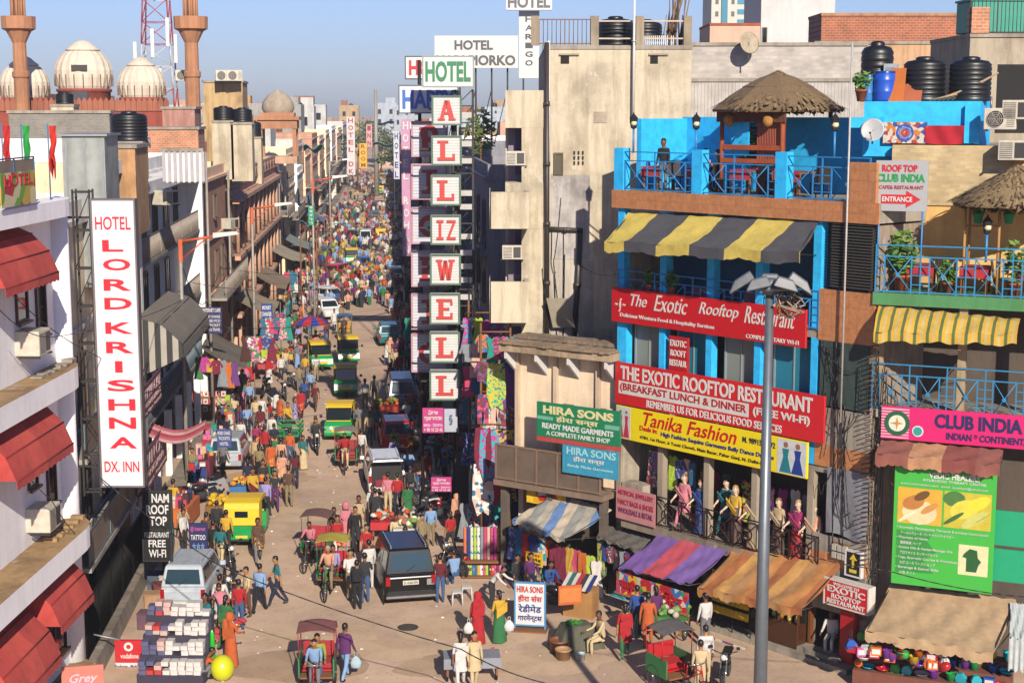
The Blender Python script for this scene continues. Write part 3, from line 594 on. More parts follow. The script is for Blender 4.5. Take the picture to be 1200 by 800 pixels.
def clubx(r, w, h):
    b = B(); b.box(-w * .5 + .01, -w * .5 + w * .19, -.005, 0, .01, h - .01, M('c0', 'stripe', ax='Z', w=.035, stripe='d92a72,d8a0b4') if 0 else M('d92a72', 'stripe', ax='Z', w=.04, stripe='c81f6a,d8a8b8')); b.done('striped_end', r)
    c = (-w * .39, h * .5); b = B()
    b.cyl((c[0], -.02, c[1]), (c[0], -.006, c[1]), h * .38, M('1f5a3a', 'paint'), n=28); b.cyl((c[0], -.026, c[1]), (c[0], -.021, c[1]), h * .25, M('d8dcc8', 'paint'), n=24)
    for k in range(4):
        t_ = k * pi / 2; p = [(c[0] + .2 * h * cos(t_), c[1] + .2 * h * sin(t_)), (c[0] + .05 * h * cos(t_ + pi / 4), c[1] + .05 * h * sin(t_ + pi / 4)), c, (c[0] + .05 * h * cos(t_ - pi / 4), c[1] + .05 * h * sin(t_ - pi / 4))][::-1]
        b.prism(p, -.032, -.027, M('c08a3a', 'paint'))
    c2 = (-w * .25, h * .3); b.cyl((c2[0], -.02, c2[1]), (c2[0], -.006, c2[1]), h * .17, M('d0d8d0', 'paint'), n=20); b.cyl((c2[0], -.024, c2[1]), (c2[0], -.021, c2[1]), h * .13, M('2a9a98', 'paint'), n=18); b.done('emblem', r)
sign('club_sign', 'long pink shop sign with dark blue letters reading CLUB INDIA and a round green emblem', CLUB, 1033, 475, 513, 1212, M('d2126a', 'paint', wear=.1),
     [('CLUB INDIA', .36, .93, .45, .88, M('1b1c58', 'paint'), .05), ('INDIAN * CONTINENTAL', .44, 1.0, .12, .34, M('1b1c58', 'paint'), .04)], d=.12, extra=clubx)
def pic(b, w, h, L_):
    for i, (x, z, r_, c) in enumerate(L_): b.prism([(x * w + r_ * w * 1.1 * cos(k * .524), z * h + r_ * w * .8 * sin(k * .524 + .3 * i)) for k in range(12)], -.014 - .002 * i, -.008, M(c, 'paint'))
def herb(r, w, h):
    b = B(); b.box(-w * .46, -w * .02, -.008, 0, h * .52, h * .82, M('d8a838', 'paint')); pic(b, w, h, [(-.24, .62, .16, 'e0cfa0'), (-.3, .7, .1, 'b87a3a'), (-.22, .76, .07, '6a4a22'), (-.14, .66, .08, 'c89048'), (-.36, .58, .08, 'f0e0b8')]); b.done('massage_picture', r)
    b = B(); b.box(w * .0, w * .46, -.008, 0, h * .52, h * .82, M('c8b83a', 'paint')); pic(b, w, h, [(.1, .76, .1, '4a7a3a'), (.2, .68, .13, 'd8d04a'), (.34, .74, .1, 'e8d838'), (.3, .6, .12, 'c8c86a'), (.1, .6, .09, '3a6a34'), (.38, .62, .07, '5a8a3a')]); b.done('herb_picture', r)
    b = B(); b.box(w * .16, w * .45, -.008, 0, h * .14, h * .39, M('d8d8a8', 'paint')); b.prism([(w * .24 + .0, h * .17), (w * .34, h * .17), (w * .36, h * .23), (w * .385, h * .26), (w * .35, h * .29), (w * .34, h * .35), (w * .27, h * .36), (w * .22, h * .32), (w * .2, h * .29), (w * .24, h * .28)], -.016, -.008, M('1f5a2a', 'paint')); b.done('portrait', r)
    b = B(); b.prism([(-w * .46, h * .46), (-w * .1, h * .46), (-w * .15, h * .38), (-w * .06, h * .3), (-w * .18, h * .22), (-w * .08, h * .12), (-w * .46, h * .1)], -.005, 0, M('2f8f3a', 'paint')); b.done('leaf_shade_print', r)
GR = M('3fb03f', 'paint', wear=.1)
lst = ['Ayurvedic Panchakarma Therapies & product Consultation', 'アーユルヴェーダ パンチャカルマ セラピー', 'Pharmacy of Herbs', '薬草薬局 ハーブ', 'Aroma Oils & Herbal Massage Oils', 'アロマオイル マッサージオイル', 'Yoga, Ayurvedic Courses & Workshops', 'ヨガ コース ワークショップ', 'Beverage & Special Gifts', 'お茶 ギフト']
sign('herbal_poster', 'tall bright green poster reading VEDIC HEALERS with massage and herb pictures', CLUB, 1049, 544, 683, 1166, GR,
     [('VEDIC HEALERS', .34, .84, .915, .965, WHITEP, .04), ('AYURVEDIC THERAPY CENTRE', .28, .9, .885, .905, WHITEP, .01), ('www.vedichealers.com  email  ayushyes@ymail.com', .06, .92, .84, .862, WHITEP, .0)] +
     [('• ' + s if i % 2 == 0 else s, .04 + .04 * (i % 2), .04 + min(.9, .0165 * (len(s) + 2) * (1 if i % 2 == 0 else 1.5)), .47 - i * .042, .495 - i * .042, WHITEP, .004) for i, s in enumerate(lst)], d=.75, th=.04, extra=herb)
for i, (y0, y1) in enumerate(((597, 638), (642, 680))):
    sign('green_panel', ('upper', 'lower')[i] + ' of two plain emerald panels beside the green poster', CLUB, 1164, y0, y1, 1210, M('12a070', 'paint', wear=.15), [], d=.5, th=.06, cat='panel')
def pk(c): return M(c, 'cloth')
awning('striped_awning', 'yellow and green narrow striped awning below the green balcony slab', CLUB, (1030, 358), (1196, 374), (1024, 388), (1192, 392), .05, .9, M('c9a032', 'cloth', stripe='d0a838,5a6b3a,d0a838,c7b070', w=.085), .28, sag=-.12)
awning('shop_awning', 'dusty maroon and peach striped narrow awning below the pink sign', CLUB, (1033, 515), (1176, 527), (1026, 530), (1172, 545), .1, 1.0, M('8a5a4c', 'cloth', stripe='92584c,b98a66,8a4a42', w=.9), .3, sag=.02, scal=.05)
awning('beige_awning', 'large dusty beige awning with a scalloped hem over the toy stall', CLUB, (1043, 684), (1191, 702), (1014, 737), (1164, 766), .15, 2.4, M('b79a76', 'cloth'), .25, sag=.12, scal=.05)
awning('canvas_awning', 'pale canvas sheet hanging at the right edge beside the toy stall', CLUB, (1184, 705), (1215, 710), (1183, 745), (1215, 752), .4, 1.6, M('b9c0c0', 'cloth'), .9, sag=.05)
# thatched sunshade at right, plants, AC units
a, z = CLUB.px(1172, 296, -.6)
t = E('thatched_sunshade', 'ragged thatched sunshade on bamboo posts over the green balcony', 'sunshade', CLUB.w(a, zb1, -.6), CLUB.rot)
ez = CLUB.px(1115, 233, -.2)[1] - zb1
b = B(); b.lathe([(1.66, ez - .18), (1.7, ez - .06), (.9, ez + .42), (.05, ez + .9)], M('8f7a58', 'thatch'), (.35, .0, 0), n=12, squash=.8); b.leaves((.35, 0, ez - .14), (1.7, 1.35, .14), 500, M('6f5a3c', 'thatch'), .19); tufts(b, (.35, 0, 0), ez - .05, ez + .9, 1.65, 600, .8); b.done('roof', t)
b = B(); [b.cyl((x, y, 0), (x, y, ez + .2), .04, M('b98a52', 'plaster'), n=6) for x, y in ((-.95, -.1), (.0, -.5), (1.2, -.5), (1.2, .6), (-.9, .5))]; b.cyl((-.95, -.1, ez - .75), (.0, -.5, ez - .7), .03, M('b98a52', 'plaster'), n=6); b.each('post', t)
for px_, py_, dd, lab, kw in ((1058, 290, -.4, 'big leafy plant in a clay pot under the grey entrance sign', dict(h=1.2, r=.24, n=160, size=.16)), (1112, 296, -.5, 'small green bush in a pot behind the balcony rail', dict(h=.6, r=.15)), (1190, 296, -.3, 'young tree in a pot under the thatched sunshade', dict(h=1.1, r=.2, n=140))):
    a, z = CLUB.px(px_, py_, dd); potted(lab, CLUB.w(a, zb1, dd), **kw)
for px_, lab in ((1146, 'green hanging pot with a spider plant left under the thatch'), (1182, 'green hanging pot with a spider plant right under the thatch')):
    a, z = CLUB.px(px_, 262, -.2); potted(lab, CLUB.w(a, z, -.2), .35, .14, '5a8a3a', 50, '1f8a5a', True)
a, z = CLUB.px(1156, 290, .0); lamp_post_small('lantern lamp on the blue rail of the green balcony', CLUB.w(a, zb1 + .95, .02))
ACF = F(CLUB.w(3.6)[:2], CLUB.w(8)[:2])
for x, y, dd, k, s, lab in ((1171, 152, -1.4, 'split', .95, 'square air conditioner with a round fan on the yellow wall'), (1190, 140, -1.4, 'window', 1.05, 'white window air conditioner at the right edge above the others'), (1186, 188, -1.2, 'window', 1.1, 'lowest boxy air conditioner on the yellow wall')):
    a, z = CLUB.px(x, y, dd); ac_unit(lab, CLUB.w(a, z, dd), CLUB.rot, k, s, 'air conditioners stacked at the right')
# balcony furniture: tables with red cloths and chairs
def table(label, loc, rot, red='b02a34', group='restaurant tables with red cloths'):
    t = E('restaurant_table', label, 'table', loc, rot, group)
    B().box(-.38, .38, -.38, .38, .7, .75, WOOD).done('tabletop', t)
    B().box(-.4, .4, -.4, .4, .752, .76, M(red, 'cloth')).box(-.4, .4, -.41, -.4, .45, .757, M(red, 'cloth')).done('tablecloth', t)
    b = B(); [b.box(x - .03, x + .03, y - .03, y + .03, 0, .7, WOOD) for x in (-.33, .33) for y in (-.33, .33)]; b.each('leg', t); return t
def chair(label, loc, rot, m, group='chairs on the terraces'):
    t = E('chair', label, 'chair', loc, rot, group)
    B().box(-.22, .22, -.22, .22, .42, .46, m).done('seat', t)
    B().hexa([(-.22, .2, .46), (.22, .2, .46), (.22, .23, .46), (-.22, .23, .46), (-.22, .27, .95), (.22, .27, .95), (.22, .3, .95), (-.22, .3, .95)], m).done('backrest', t)
    for x in (-.2, .2):
        for y in (-.2, .2): B().cyl((x, y, 0), (x, y, .42), .02, m, n=6).done('leg', t)
    return t
tt = ['first', 'second', 'third', 'fourth', 'fifth', 'sixth']
for i in range(3):
    a = 1.0 + i * 1.5
    table(tt[i] + ' red table from the left on the green balcony', CLUB.w(a, zb1, -.8), CLUB.rot); chair(tt[i] + ' dark chair from the left on the green balcony', CLUB.w(a + .7, zb1, -.7), CLUB.rot + 1.6, M('2a2422', 'paint'))
for i in range(4):
    a = .9 + i * 1.9
    table(tt[i] + ' red table from the left on the blue roof terrace', EXO.w(a, tz, -.9), EXO.rot, 'b83a40'); chair(tt[i] + ' black chair from the left on the blue roof terrace', EXO.w(a + .75, tz, -1.0), EXO.rot + 1.2 + i, M('26201e', 'paint'))
for i in range(3):
    table(tt[i] + ' pink table from the left behind the lower blue rail', EXO.w(1.0 + i * 2.2, zs2 + .6, -.9), EXO.rot, 'b8606a')
for i, px_ in enumerate((768, 795)):
    a, z = EXO.px(px_, 330, -.3); potted(('leafy potted plant at the left of', 'potted vine on the pier of')[i] + ' the lower blue rail', EXO.w(a, zs2 + 1.1, .0), .5, .12)
# ================================================================= HIRA building
hb = E('shop_building', 'low cream shop house with a broken tiled ledge and iron balcony', 'building', HIRA.w(0), HIRA.rot)
PE = M('d8c2a6', 'plaster', wear=.35, k=.9); hl = HIRA.L
zr = HIRA.px(598, 402, .5)[1]; zbal = HIRA.px(602, 556)[1]
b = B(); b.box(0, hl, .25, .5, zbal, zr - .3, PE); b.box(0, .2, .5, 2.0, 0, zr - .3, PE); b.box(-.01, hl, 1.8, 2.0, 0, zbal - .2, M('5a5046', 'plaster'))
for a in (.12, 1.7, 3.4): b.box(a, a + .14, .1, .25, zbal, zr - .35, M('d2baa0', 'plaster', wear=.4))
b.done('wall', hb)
b = B(); b.box(-.15, hl + .1, -.5, 1.6, zr - .3, zr - .05, M('b9a284', 'plaster', wear=.8))
for i in range(22):
    a = -.1 + hl * i / 21; b.box(a, a + hl / 21 * .93, -.6 + random.uniform(-.06, .04), .4, zr - .045 + random.uniform(0, .02), zr + .02 + random.uniform(0, .03), M('a08a72', 'plaster', wear=.7))
    b.box(a, a + hl / 21 * .9, .3, 1.2, zr + .06, zr + .14 + random.uniform(0, .04), M('93806c', 'plaster', wear=.8))
for a in (.05, 1.3, 2.6, hl - .2): b.hexa([(a, -.45, zr - .55), (a + .1, -.45, zr - .55), (a + .1, .2, zr - 1.1), (a, .2, zr - 1.1), (a, -.45, zr - .3), (a + .1, -.45, zr - .3), (a + .1, .2, zr - .3), (a, .2, zr - .3)], WHITEP)
b.done('roof_ledge', hb)
b = B(); b.box(-.1, hl + .05, -.9, .24, zbal - .2, zbal - .02, M('8a7462', 'plaster', wear=.6)); b.done('balcony_slab', hb)
railing(hb, -.05, hl - .1, zbal, zbal + 1.25, -.8, M('8a7260', 'metal', rough=.7, met=.2), 5, pat='mesh', rr=.03, name='balcony_railing')
for i, a in enumerate((2.05, 3.35)): window(hb, a, a + .42, zbal + 1.6, zbal + 2.7, .24, M('8a6a52', 'plaster'), M('1c1714', 'plaster'), 0, False)
b = B(); [b.box(a, a + .22, -.6, -.35, 0, zbal - .2, M('6f6256', 'plaster', wear=.6)) for a in (0, 1.9, hl - .25)]; b.each('column', hb)
sign('shop_sign', 'green board with cream letters reading HIRA SONS READY MADE GARMENTS', HIRA, 629, 470, 510, 727, M('147a52', 'paint', wear=.1),
     [('HIRA SONS', .08, .92, .68, .92, M('d8cf9a', 'paint'), .05), ('हीरा सन्स', .24, .74, .44, .66, M('d8cf9a', 'paint'), .03), ('READY MADE GARMENTS', .07, .92, .25, .41, WHITEP, .03), ('A COMPLETE FAMILY SHOP', .12, .88, .06, .19, WHITEP, .01)], d=.95,
     extra=lambda r, w, h: (B().box(-w / 2, w / 2, -.003, .082, -.16, -.005, M('b04a44', 'paint')).done('red_lower_band', r), B().box(-w * .49, -w * .3, -.006, 0, h * .5, h * .6, M('6fae98', 'paint')).box(w * .32, w * .49, -.006, 0, h * .46, h * .58, M('6fae98', 'paint')).done('pale_bar', r)))
sign('shop_banner', 'hanging blue cloth banner with faded white letters on the iron balcony', HIRA, 659, 520, 553, 725, M('2f93b4', 'cloth'),
     [('HIRA SONS', .08, .95, .68, .94, M('9fd0d8', 'paint'), .02), ('हीरा सन्स', .2, .75, .42, .64, WHITEP, .01), ('Ready Made Garments', .1, .9, .22, .34, M('b8dce0', 'paint'), .0)], d=.93, th=.02, cat='banner')
def mgm(r, w, h):
    b = B(); b.prism([(-w * .15, h * .12), (w * .3, h * .3), (w * .12, h * .75), (-w * .3, h * .5)], -.008, 0, M('c03020', 'paint')); b.prism([(-w * .2, h * .3), (w * .2, h * .45), (w * .15, h * .6), (-w * .22, h * .5)], -.012, -.008, M('d8d0c8', 'paint')); b.done('printed_emblem', r)
sign('shop_poster', 'tilted yellow poster with a red diamond mark under the iron balcony', HIRA, 617, 556, 588, 663, M('e2b41f', 'print', cols='e6bc1c,d8a020,e8c838', s=4), [], d=.5, th=.02, cat='poster', extra=mgm)
awning('striped_awning', 'grey and blue striped shop awning with a bunched cloth on top', HIRA, (650, 577), (717, 597), (601, 607), (662, 631), .3, 1.6, M('8f9aa8', 'cloth', stripe='a29c90,5f7fae,b8ac98,8a8a86', w=.35), .15, sag=.06)
awning('grey_awning', 'plain dark grey awning tucked between the striped ones', EXO, (705, 613), (765, 628), (700, 627), (752, 645), -.2, 1.0, M('6c675f', 'cloth'), .1, sag=.05)
sign('paper_notice', 'faded pink printed banner hanging on the ledge at the shop corner', EXO, 722, 568, 606, 768, M('c88a8a', 'paint'), [('ARTIFICIAL JEWELLERY', .05, .95, .72, .9, M('a02a4a', 'paint'), .01), ('FANCY BAGS & SHOES', .05, .95, .46, .62, M('a02a4a', 'paint'), .01), ('WHOLESALE & RETAIL', .06, .94, .2, .36, M('7a2a5a', 'paint'), .0)], d=.35, th=.02, cat='banner')
sign('shop_notice', 'small yellow notice with red and black Hindi letters in the clothes shop', HIRA, 616, 645, 661, 636, M('e0b822', 'paint'), [('हीरा', .15, .85, .66, .92, REDP, .02), ('रेडीमेड', .1, .9, .36, .6, BLACKP, .01), ('गारमेन्ट', .1, .9, .08, .3, BLACKP, .01)], d=1.5, th=.02)
# ================================================================= CREAM tall building (camera facing side wall, street front on its left)
c0 = V((4.3, 55.2)); CRE = F(c0, c0 + V((cy, -sy)) * 7.4)
cr = E('tall_house', 'tall cream weathered house with two street balconies and rooftop railing', 'building', CRE.w(0), CRE.rot)
zc1 = CRE.px(700, 58)[1]; a640 = CRE.px(636, 200)[0]; aR = CRE.px(810, 100)[0]; zl = CRE.px(600, 106)[1]
b = B()
b.box(a640 + .03, aR, 0, .3, 0, zc1, CREAM); b.box(aR - .3, aR, .3, 9, 0, zc1, CREAM); b.box(a640 + .03, aR, 8.7, 9, 0, zc1, CREAM); b.box(a640, a640 + .3, .3, 9, 0, zc1, CREAM)
b.box(.1, a640 + .02, 1.2, 1.4, 0, zl, M('8f8290', 'plaster', wear=.5)); b.box(.0, .25, 1.4, 9, 0, zl, CREAM)
for y0, y1 in ((106, 150), (214, 268), (333, 382)):
    a0, a1, z0, z1 = CRE.rect(590, y0, y1, 640); b.box(.0, a640 + .02, -.02, 1.2, z0, z1, CREAM)
a0, a1, z0, z1 = CRE.rect(620, 106, 400, 640); b.box(a640 - .75, a640 + .01, -.01, .25, 2, z1, CREAM)
b.done('wall', cr)
b = B(); a0, a1, z0, z1 = CRE.rect(646, 115, 205, 692); b.box(a0, a1, -.03, -.001, z0 - 3, z0, M('b9b3ae', 'plaster', wear=.9)); b.box(a0, a1 + .15, -.02, -.001, z0 - 8.5, z0 - 3.05, M('bdb4a8', 'plaster', wear=.8)); b.done('bare_plaster_patch', cr)
b = B(); b.box(a640 - .03, aR + .03, -.04, .34, zc1 + .002, zc1 + .14, CONC)
for px_ in (627, 697, 750, 806):
    a, _ = CRE.px(px_, 40); b.box(a - .14, a + .14, -.02, .3, zc1 + .14, zc1 + 1.15, M('a0927c', 'plaster', wear=.7))
b.done('parapet', cr)
pa = [CRE.px(x, 40)[0] for x in (627, 697, 750, 806)]
railing(cr, pa[0] + .14, pa[1] - .14, zc1 + .15, zc1 + 1.05, .1, M('8a6a5c', 'metal', rough=.7), 2, pat='bars', rr=.02, name='roof_railing')
for i in (1, 2):
    b = B(); [b.box(pa[i] + .14, pa[i + 1] - .14, .05, .1, zc1 + z, zc1 + z + .05, M('b5a79a', 'metal', rough=.6)) for z in (.35, .95)]; b.done('roof_rail', cr)
for (x0, y0, x1, y1) in ((657, 65, 667, 75), (762, 65, 771, 75)):
    a0, a1, z0, z1 = CRE.rect(x0, y0, y1, x1); b = B(); b.box(a0, a1, -.012, -.003, z0, z1, M('1a1512', 'plaster')); b.box(a0 - .05, a1 + .35, -.09, -.002, z1 + .0, z1 + .06, CONC); b.done('vent_opening', cr)
a0, a1, z0, z1 = CRE.rect(696, 131, 144, 711); b = B(); b.box(a0, a1, -.03, -.002, z0, z1, M('b8a890', 'brick', s=2)); b.done('vent_block', cr)
a0, a1, z0, z1 = CRE.rect(649, 179, 205, 660); window(cr, a0, a1, z0, z1, -.05, M('6a5a40', 'plaster'), M('4a4a38', 'glass', rough=.4), 0, False)
for i in range(9):
    a, z = CRE.px(672 + (i % 3) * 5, 181 + (i // 3) * 6); b = B(); b.box(a, a + .06, -.045, -.032, z, z + .12, M('2a2522', 'plaster')); b.done('vent_slot', cr)
# drain pipes
for name, pts, r_, m_ in (('drain_pipe', [(641, 50), (641, 400)], .09, M('3b3430', 'paint', wear=.6)), ('white_pipe', [(643, 48), (643, 195)], .05, WHITEP), ('branch_pipe', [(641, 268), (683, 270)], .08, M('3b3430', 'paint', wear=.6)), ('lower_pipe', [(680, 272), (673, 395)], .1, M('332d2a', 'paint', wear=.6))):
    b = B(); q = [CRE.px(x, y, .12) for x, y in pts]; b.cyl((q[0][0], -.12, q[0][1]), (q[1][0], -.12, q[1][1]), r_, m_, n=10); 
    n_ = max(2, int(abs(q[0][1] - q[1][1]) / 2)); [b.cyl((q[0][0] + (q[1][0] - q[0][0]) * i / n_, -.12, q[0][1] + (q[1][1] - q[0][1]) * i / n_ - .08), (q[0][0] + (q[1][0] - q[0][0]) * i / n_, -.12, q[0][1] + (q[1][1] - q[0][1]) * i / n_ + .08), r_ * 1.3, m_, n=10) for i in range(1, n_)]
    b.done(name, cr)
# projecting balconies (street side) with grille
for i, (yt, yb) in enumerate(((213, 268), (318, 378))):
    a0, a1, z0, z1 = CRE.rect(572, yt + 12, yb, 612, 1.2)
    b = B(); b.box(a0 + .1, a640 - .5, -1.25, -1.1, z0, z1, CREAM); b.box(a0 + .1, a640 - .5, -1.1, -.03, z0 - .0, z0 + .15, CREAM); b.box(a640 - .65, a640 - .5, -1.1, -.03, z0 + .15, z1, CREAM); bal = b.done('balcony', cr)
    b = B(); m_ = M('b9b2a6', 'metal', rough=.6)
    for k in range(8): b.cyl((a0 + .05, -1.15 + k * .16, z0), (a0 + .05, -1.15 + k * .16, z1 + .1), .016, m_, n=5)
    for k in range(6): b.cyl((a0 + .05, -1.15, z0 + (z1 - z0 + .1) * k / 5), (a0 + .05, -.03, z0 + (z1 - z0 + .1) * k / 5), .016, m_, n=5)
    b.done('balcony_grille', bal)
for i, (x, y, lab) in enumerate(((604, 194, 'boxy air conditioner in the upper recess of the cream house'), (600, 304, 'boxy air conditioner in the lower recess of the cream house'))):
    a, z = CRE.px(x, y, .1); ac_unit(lab, CRE.w(a, z, .1), CRE.rot, 'window', 1.0)
for y0, y1 in ((151, 213), (271, 332)):
    a0, a1, z0, z1 = CRE.rect(590, y0, y1, 619); window(cr, .35, a640 - .8, z0 + .2, z1 - .1, 1.18, M('6a5a8a', 'plaster'), M('4c4654', 'glass', rough=.4), 1, False)
# roof things
a, _ = CRE.px(722, 45, -1.0); p = CRE.w(a, zc1, -1.4); r_ = 19 / FPX * 60; tank('black water tank behind the roof rail of the cream house', p, r_, 1.15)
a, _ = CRE.px(760, 45, -1.0); p = CRE.w(a, zc1, -2.4); tank('second black water tank half hidden behind the roof pier', p, .62, 1.1)
t = B(); a, z = CRE.px(742, 140, .25); z1 = CRE.px(742, -20, .25)[1]
t.cyl((0, 0, 0), (0, 0, z1 - z), .045, WHITEP, n=8); t.cyl((0, 0, z1 - z - 2), (.0, 0, z1 - z - 1.98), .09, WHITEP, n=8); tag(t.done('antenna_mast', loc=CRE.w(a, z, .25)), 'thin white mast pole rising in front of the cream house', 'mast')
a, z = CRE.px(790, 55, -.8)
t = E('bamboo_bundle', 'bundle of brown bamboo poles leaning on the cream house roof', 'bamboo poles', CRE.w(a, zc1, -.7))
b = B()
for i in range(26):
    x = random.uniform(-.6, .35); h = random.uniform(1.2, 2.7); b.cyl((x * .7, random.uniform(-.15, .3), 0), (x * .7 + random.uniform(-.1, .75) * h / 2.4, .2, h), .03, M(random.choice(['6b4a2c', '8a6a44', '54402c']), 'plaster'), r2=.014, n=5)
b.each('pole', t)
a, z = CRE.px(735, 45, -.7)
t = E('rooftop_rack', 'blue and white slatted bench behind the cream house roof rail', 'bench', CRE.w(CRE.px(772, 50, -.6)[0], zc1, -.6)); b = B()
for k in range(16): b.box(-.55 + k * .07, -.52 + k * .07, -.02, 0, .1, .5, WHITEP)
b.box(-.57, .57, .0, .04, .2, .3, BLUER); b.done('slats', t); b = B(); [b.box(x, x + .05, 0, .35, 0, .45, BLUER) for x in (-.55, .5)]; b.done('leg', t)
q = [CRE.px(x, y, .4) for x, y in ((640, 350), (664, 347), (671, 380), (648, 384))]
t = tag(B().hexa([(0, .0, 0), (.8, 0, 0), (.8, .03, 0), (0, .03, 0), (-.25, -.35, 1.1), (.5, -.35, 1.1), (.5, -.32, 1.1), (-.25, -.32, 1.1)], M('a39a86', 'paint')).box(-.02, .82, .031, .05, 0, .05, IRON).done('tilted_board', loc=CRE.w(q[3][0], q[3][1], .35), rot=CRE.rot), 'tilted weathered board hooked on the drain pipe of the cream house', 'board')
# ================================================================= white hotel at the left edge
HOT = F((-9.83, 34.05), (-8.84, 43.0)); HW = M('d8d6da', 'plaster', wear=.2, k=1.0); SAND = M('b08f62', 'plaster', wear=.8)
ho = E('white_hotel', 'white hotel with sandy ledges and red window awnings at the left edge', 'building', HOT.w(HOT.L), HOT.rot)
HL = HOT.L
b = B(); b.box(-HL - 4, -.3, 0, .3, 0, 13.4, HW); b.box(-.3, 0, .3, 8, 0, 13.4, HW); b.box(-HL - 4, -HL - 3.7, .3, 8, 0, 13.4, HW); b.done('wall', ho)
b = B(); b.cyl((-.25, -.02, 0), (-.25, -.02, 13.38), .33, HW, n=16); b.done('corner_column', ho)
for z0, z1, d in ((13.3, 13.75, .75), (8.72, 9.3, .8), (4.35, 4.95, .95), (.3, .8, 1.0)):
    b = B(); b.prism([(-HL - 4, .0), (-HL - 4, -d)] + [(-1.6 + 1.6 * sin(t * pi / 12), -d + d * .0 + (d + .3) * (1 - cos(t * pi / 12))) for t in range(7)][:6] + [(.02, .0)], z0, z1, HW, ax='z', mcap=SAND if z0 < 13 else HW); b.done('ledge', ho)
b = B()
for i in range(6): b.box(-3.3 + i * .5, -3.1 + i * .5 + random.random() * .3, -.5, -.2, 9.31, 9.33 + .08 * random.random(), CONC); b.box(-3 + i * .45, -2.8 + i * .45, -.6, -.25, 4.96, 5.0 + .06 * random.random(), SAND)
b.each('rubble', ho)
for a0, a1, z0, z1 in ((-3.6, -2.75, 10.75, 12.2), (-2.1, -1.35, 10.2, 11.75), (-3.3, -2.6, 6.4, 7.5), (-1.85, -1.15, 5.6, 6.85), (-2.7, -.9, 1.4, 3.0), (-5.5, -4.2, 1.6, 3.2)):
    window(ho, a0, a1, z0, z1, -.02, M('4a2a1e', 'paint'), M('15110f', 'glass'), 1 if a1 - a0 > 1 else 0, True)
RED = M('b8453c', 'cloth', stripe='b0403a,b8483e,a83c36', w=1.1, k=.8)
def hood(a0, a1, zt, zb, d, lab):
    r = E('window_awning', lab, 'awning', HOT.w(HL + a0, zt), HOT.rot, 'red window awnings of the white hotel'); w = a1 - a0; h = zt - zb
    pr = [(0, 0), (-d * .35, -h * .12), (-d * .78, -h * .45), (-d, -h * .86)]
    b = B(); b.sheet(lambda u, v: (w * u, *_ip(pr, v)), 8, 9, RED, thick=(0, .012, 0), smooth=False); b.done('cloth', r)
    for x in (.004, w - .004):
        b = B(); b.mesh([(x, y, z) for y, z in pr] + [(x, 0, pr[-1][1])], [(0, 1, 2, 3, 4)], RED); b.done('side_panel', r)
    b = B(); b.sheet(lambda u, v: (w * u, -d - .015, -h * .86 - v * (h * .14 + .05 * abs(sin(u * 40)))), 60, 1, RED, thick=(0, .01, 0)); b.done('valance', r)
    b = B(); [b.cyl((0, y - .012, z), (w, y - .012, z), .018, M('8a1f24', 'cloth'), n=6) for y, z in pr[1:]]; b.done('frame', r)
def _ip(pr, v):
    t = v * (len(pr) - 1); i = min(int(t), len(pr) - 2); f = t - i; return (pr[i][0] * (1 - f) + pr[i + 1][0] * f, pr[i][1] * (1 - f) + pr[i + 1][1] * f)
hood(-7, -3.15, 13.15, 11.85, 1.0, 'topmost red window awning of the white hotel under the roof ledge')
hood(-7, -2.75, 8.7, 7.35, 1.05, 'middle red window awning of the white hotel between two sandy ledges')
hood(-4.35, -1.55, 4.33, 2.95, 1.05, 'lower red window awning of the white hotel above the wide dark window')
hood(-8.2, -4.85, 3.9, 2.4, 1.2, 'lowest red window awning cut by the left edge of the picture')
for a, z, lab in ((-3.3, 9.95, 'beige window air conditioner under the topmost red awning'), (-3.1, 5.35, 'beige window air conditioner under the middle red awning')):
    ac_unit(lab, HOT.w(HL + a, z, .62), HOT.rot, 'window', 1.25, 'air conditioners of the white hotel')
t = E('hotel_poster', 'tilted pink poster with white script at the bottom left corner', 'poster', HOT.w(HL - 4.0, .6, 1.0), R(8)); b = B(); b.box(-.1, .95, 0, .05, 0, 1.35, M('c87868', 'paint')); b.done('panel', t)
TXT([('Grey', .1, .8, .85, 1.15, M('d8b8c8', 'paint'), .02, .3), ('RESTAURANT', .05, .85, .55, .7, M('8a5ab0', 'paint'), .01), ('@', .3, .7, .1, .45, M('e0c0a0', 'paint'))], t, y=-.01)
# Lord Krishna sign + lattice frame (faces the camera)
KF = F((AY(106, 600, 43.2).x, 43.3), (AY(106, 600, 43.2).x + 3, 43.3 - 3 * tan(YAW)))
def lattice(r, w, h):
    b = B(); x0, x1 = -w / 2 - .52, -w / 2 - .06
    for x in (x0, x1):
        for y in (0, .35): b.box(x - .025, x + .025, y, y + .05, -.3, h + .3, IRON)
    for i in range(9):
        z = -.2 + (h + .4) * i / 8; b.box(x0, x1, 0, .04, z, z + .05, IRON); b.box(x0, x1, .36, .4, z, z + .05, IRON)
        if i < 8: b.cyl((x0, .02, z), (x1, .02, z + (h + .4) / 8), .015, IRON, n=5)
    b.done('lattice_frame', r)
    b = B(); [b.box(-w / 2 - .8, w / 2, .12, .2, z, z + .06, IRON) for z in (.5, h - .5)]; b.each('bracket', r)
KR = M('d0142c', 'paint', wear=.05)
kl = [('HOTEL', .08, .9, .872, .925, KR, .01)]
for i, c in enumerate('LORD'): kl.append((c, .27 if c == 'L' else .25, .76 if c == 'L' else .86, .782 - i * .0868, .835 - i * .0868, KR, .03))
for i, c in enumerate('KRISHNA'): kl.append((c, .40 if c == 'I' else .24, .52 if c == 'I' else .88, .425 - i * .0545 - i * .0035, .474 - i * .0545 - i * .0035, KR, .03))
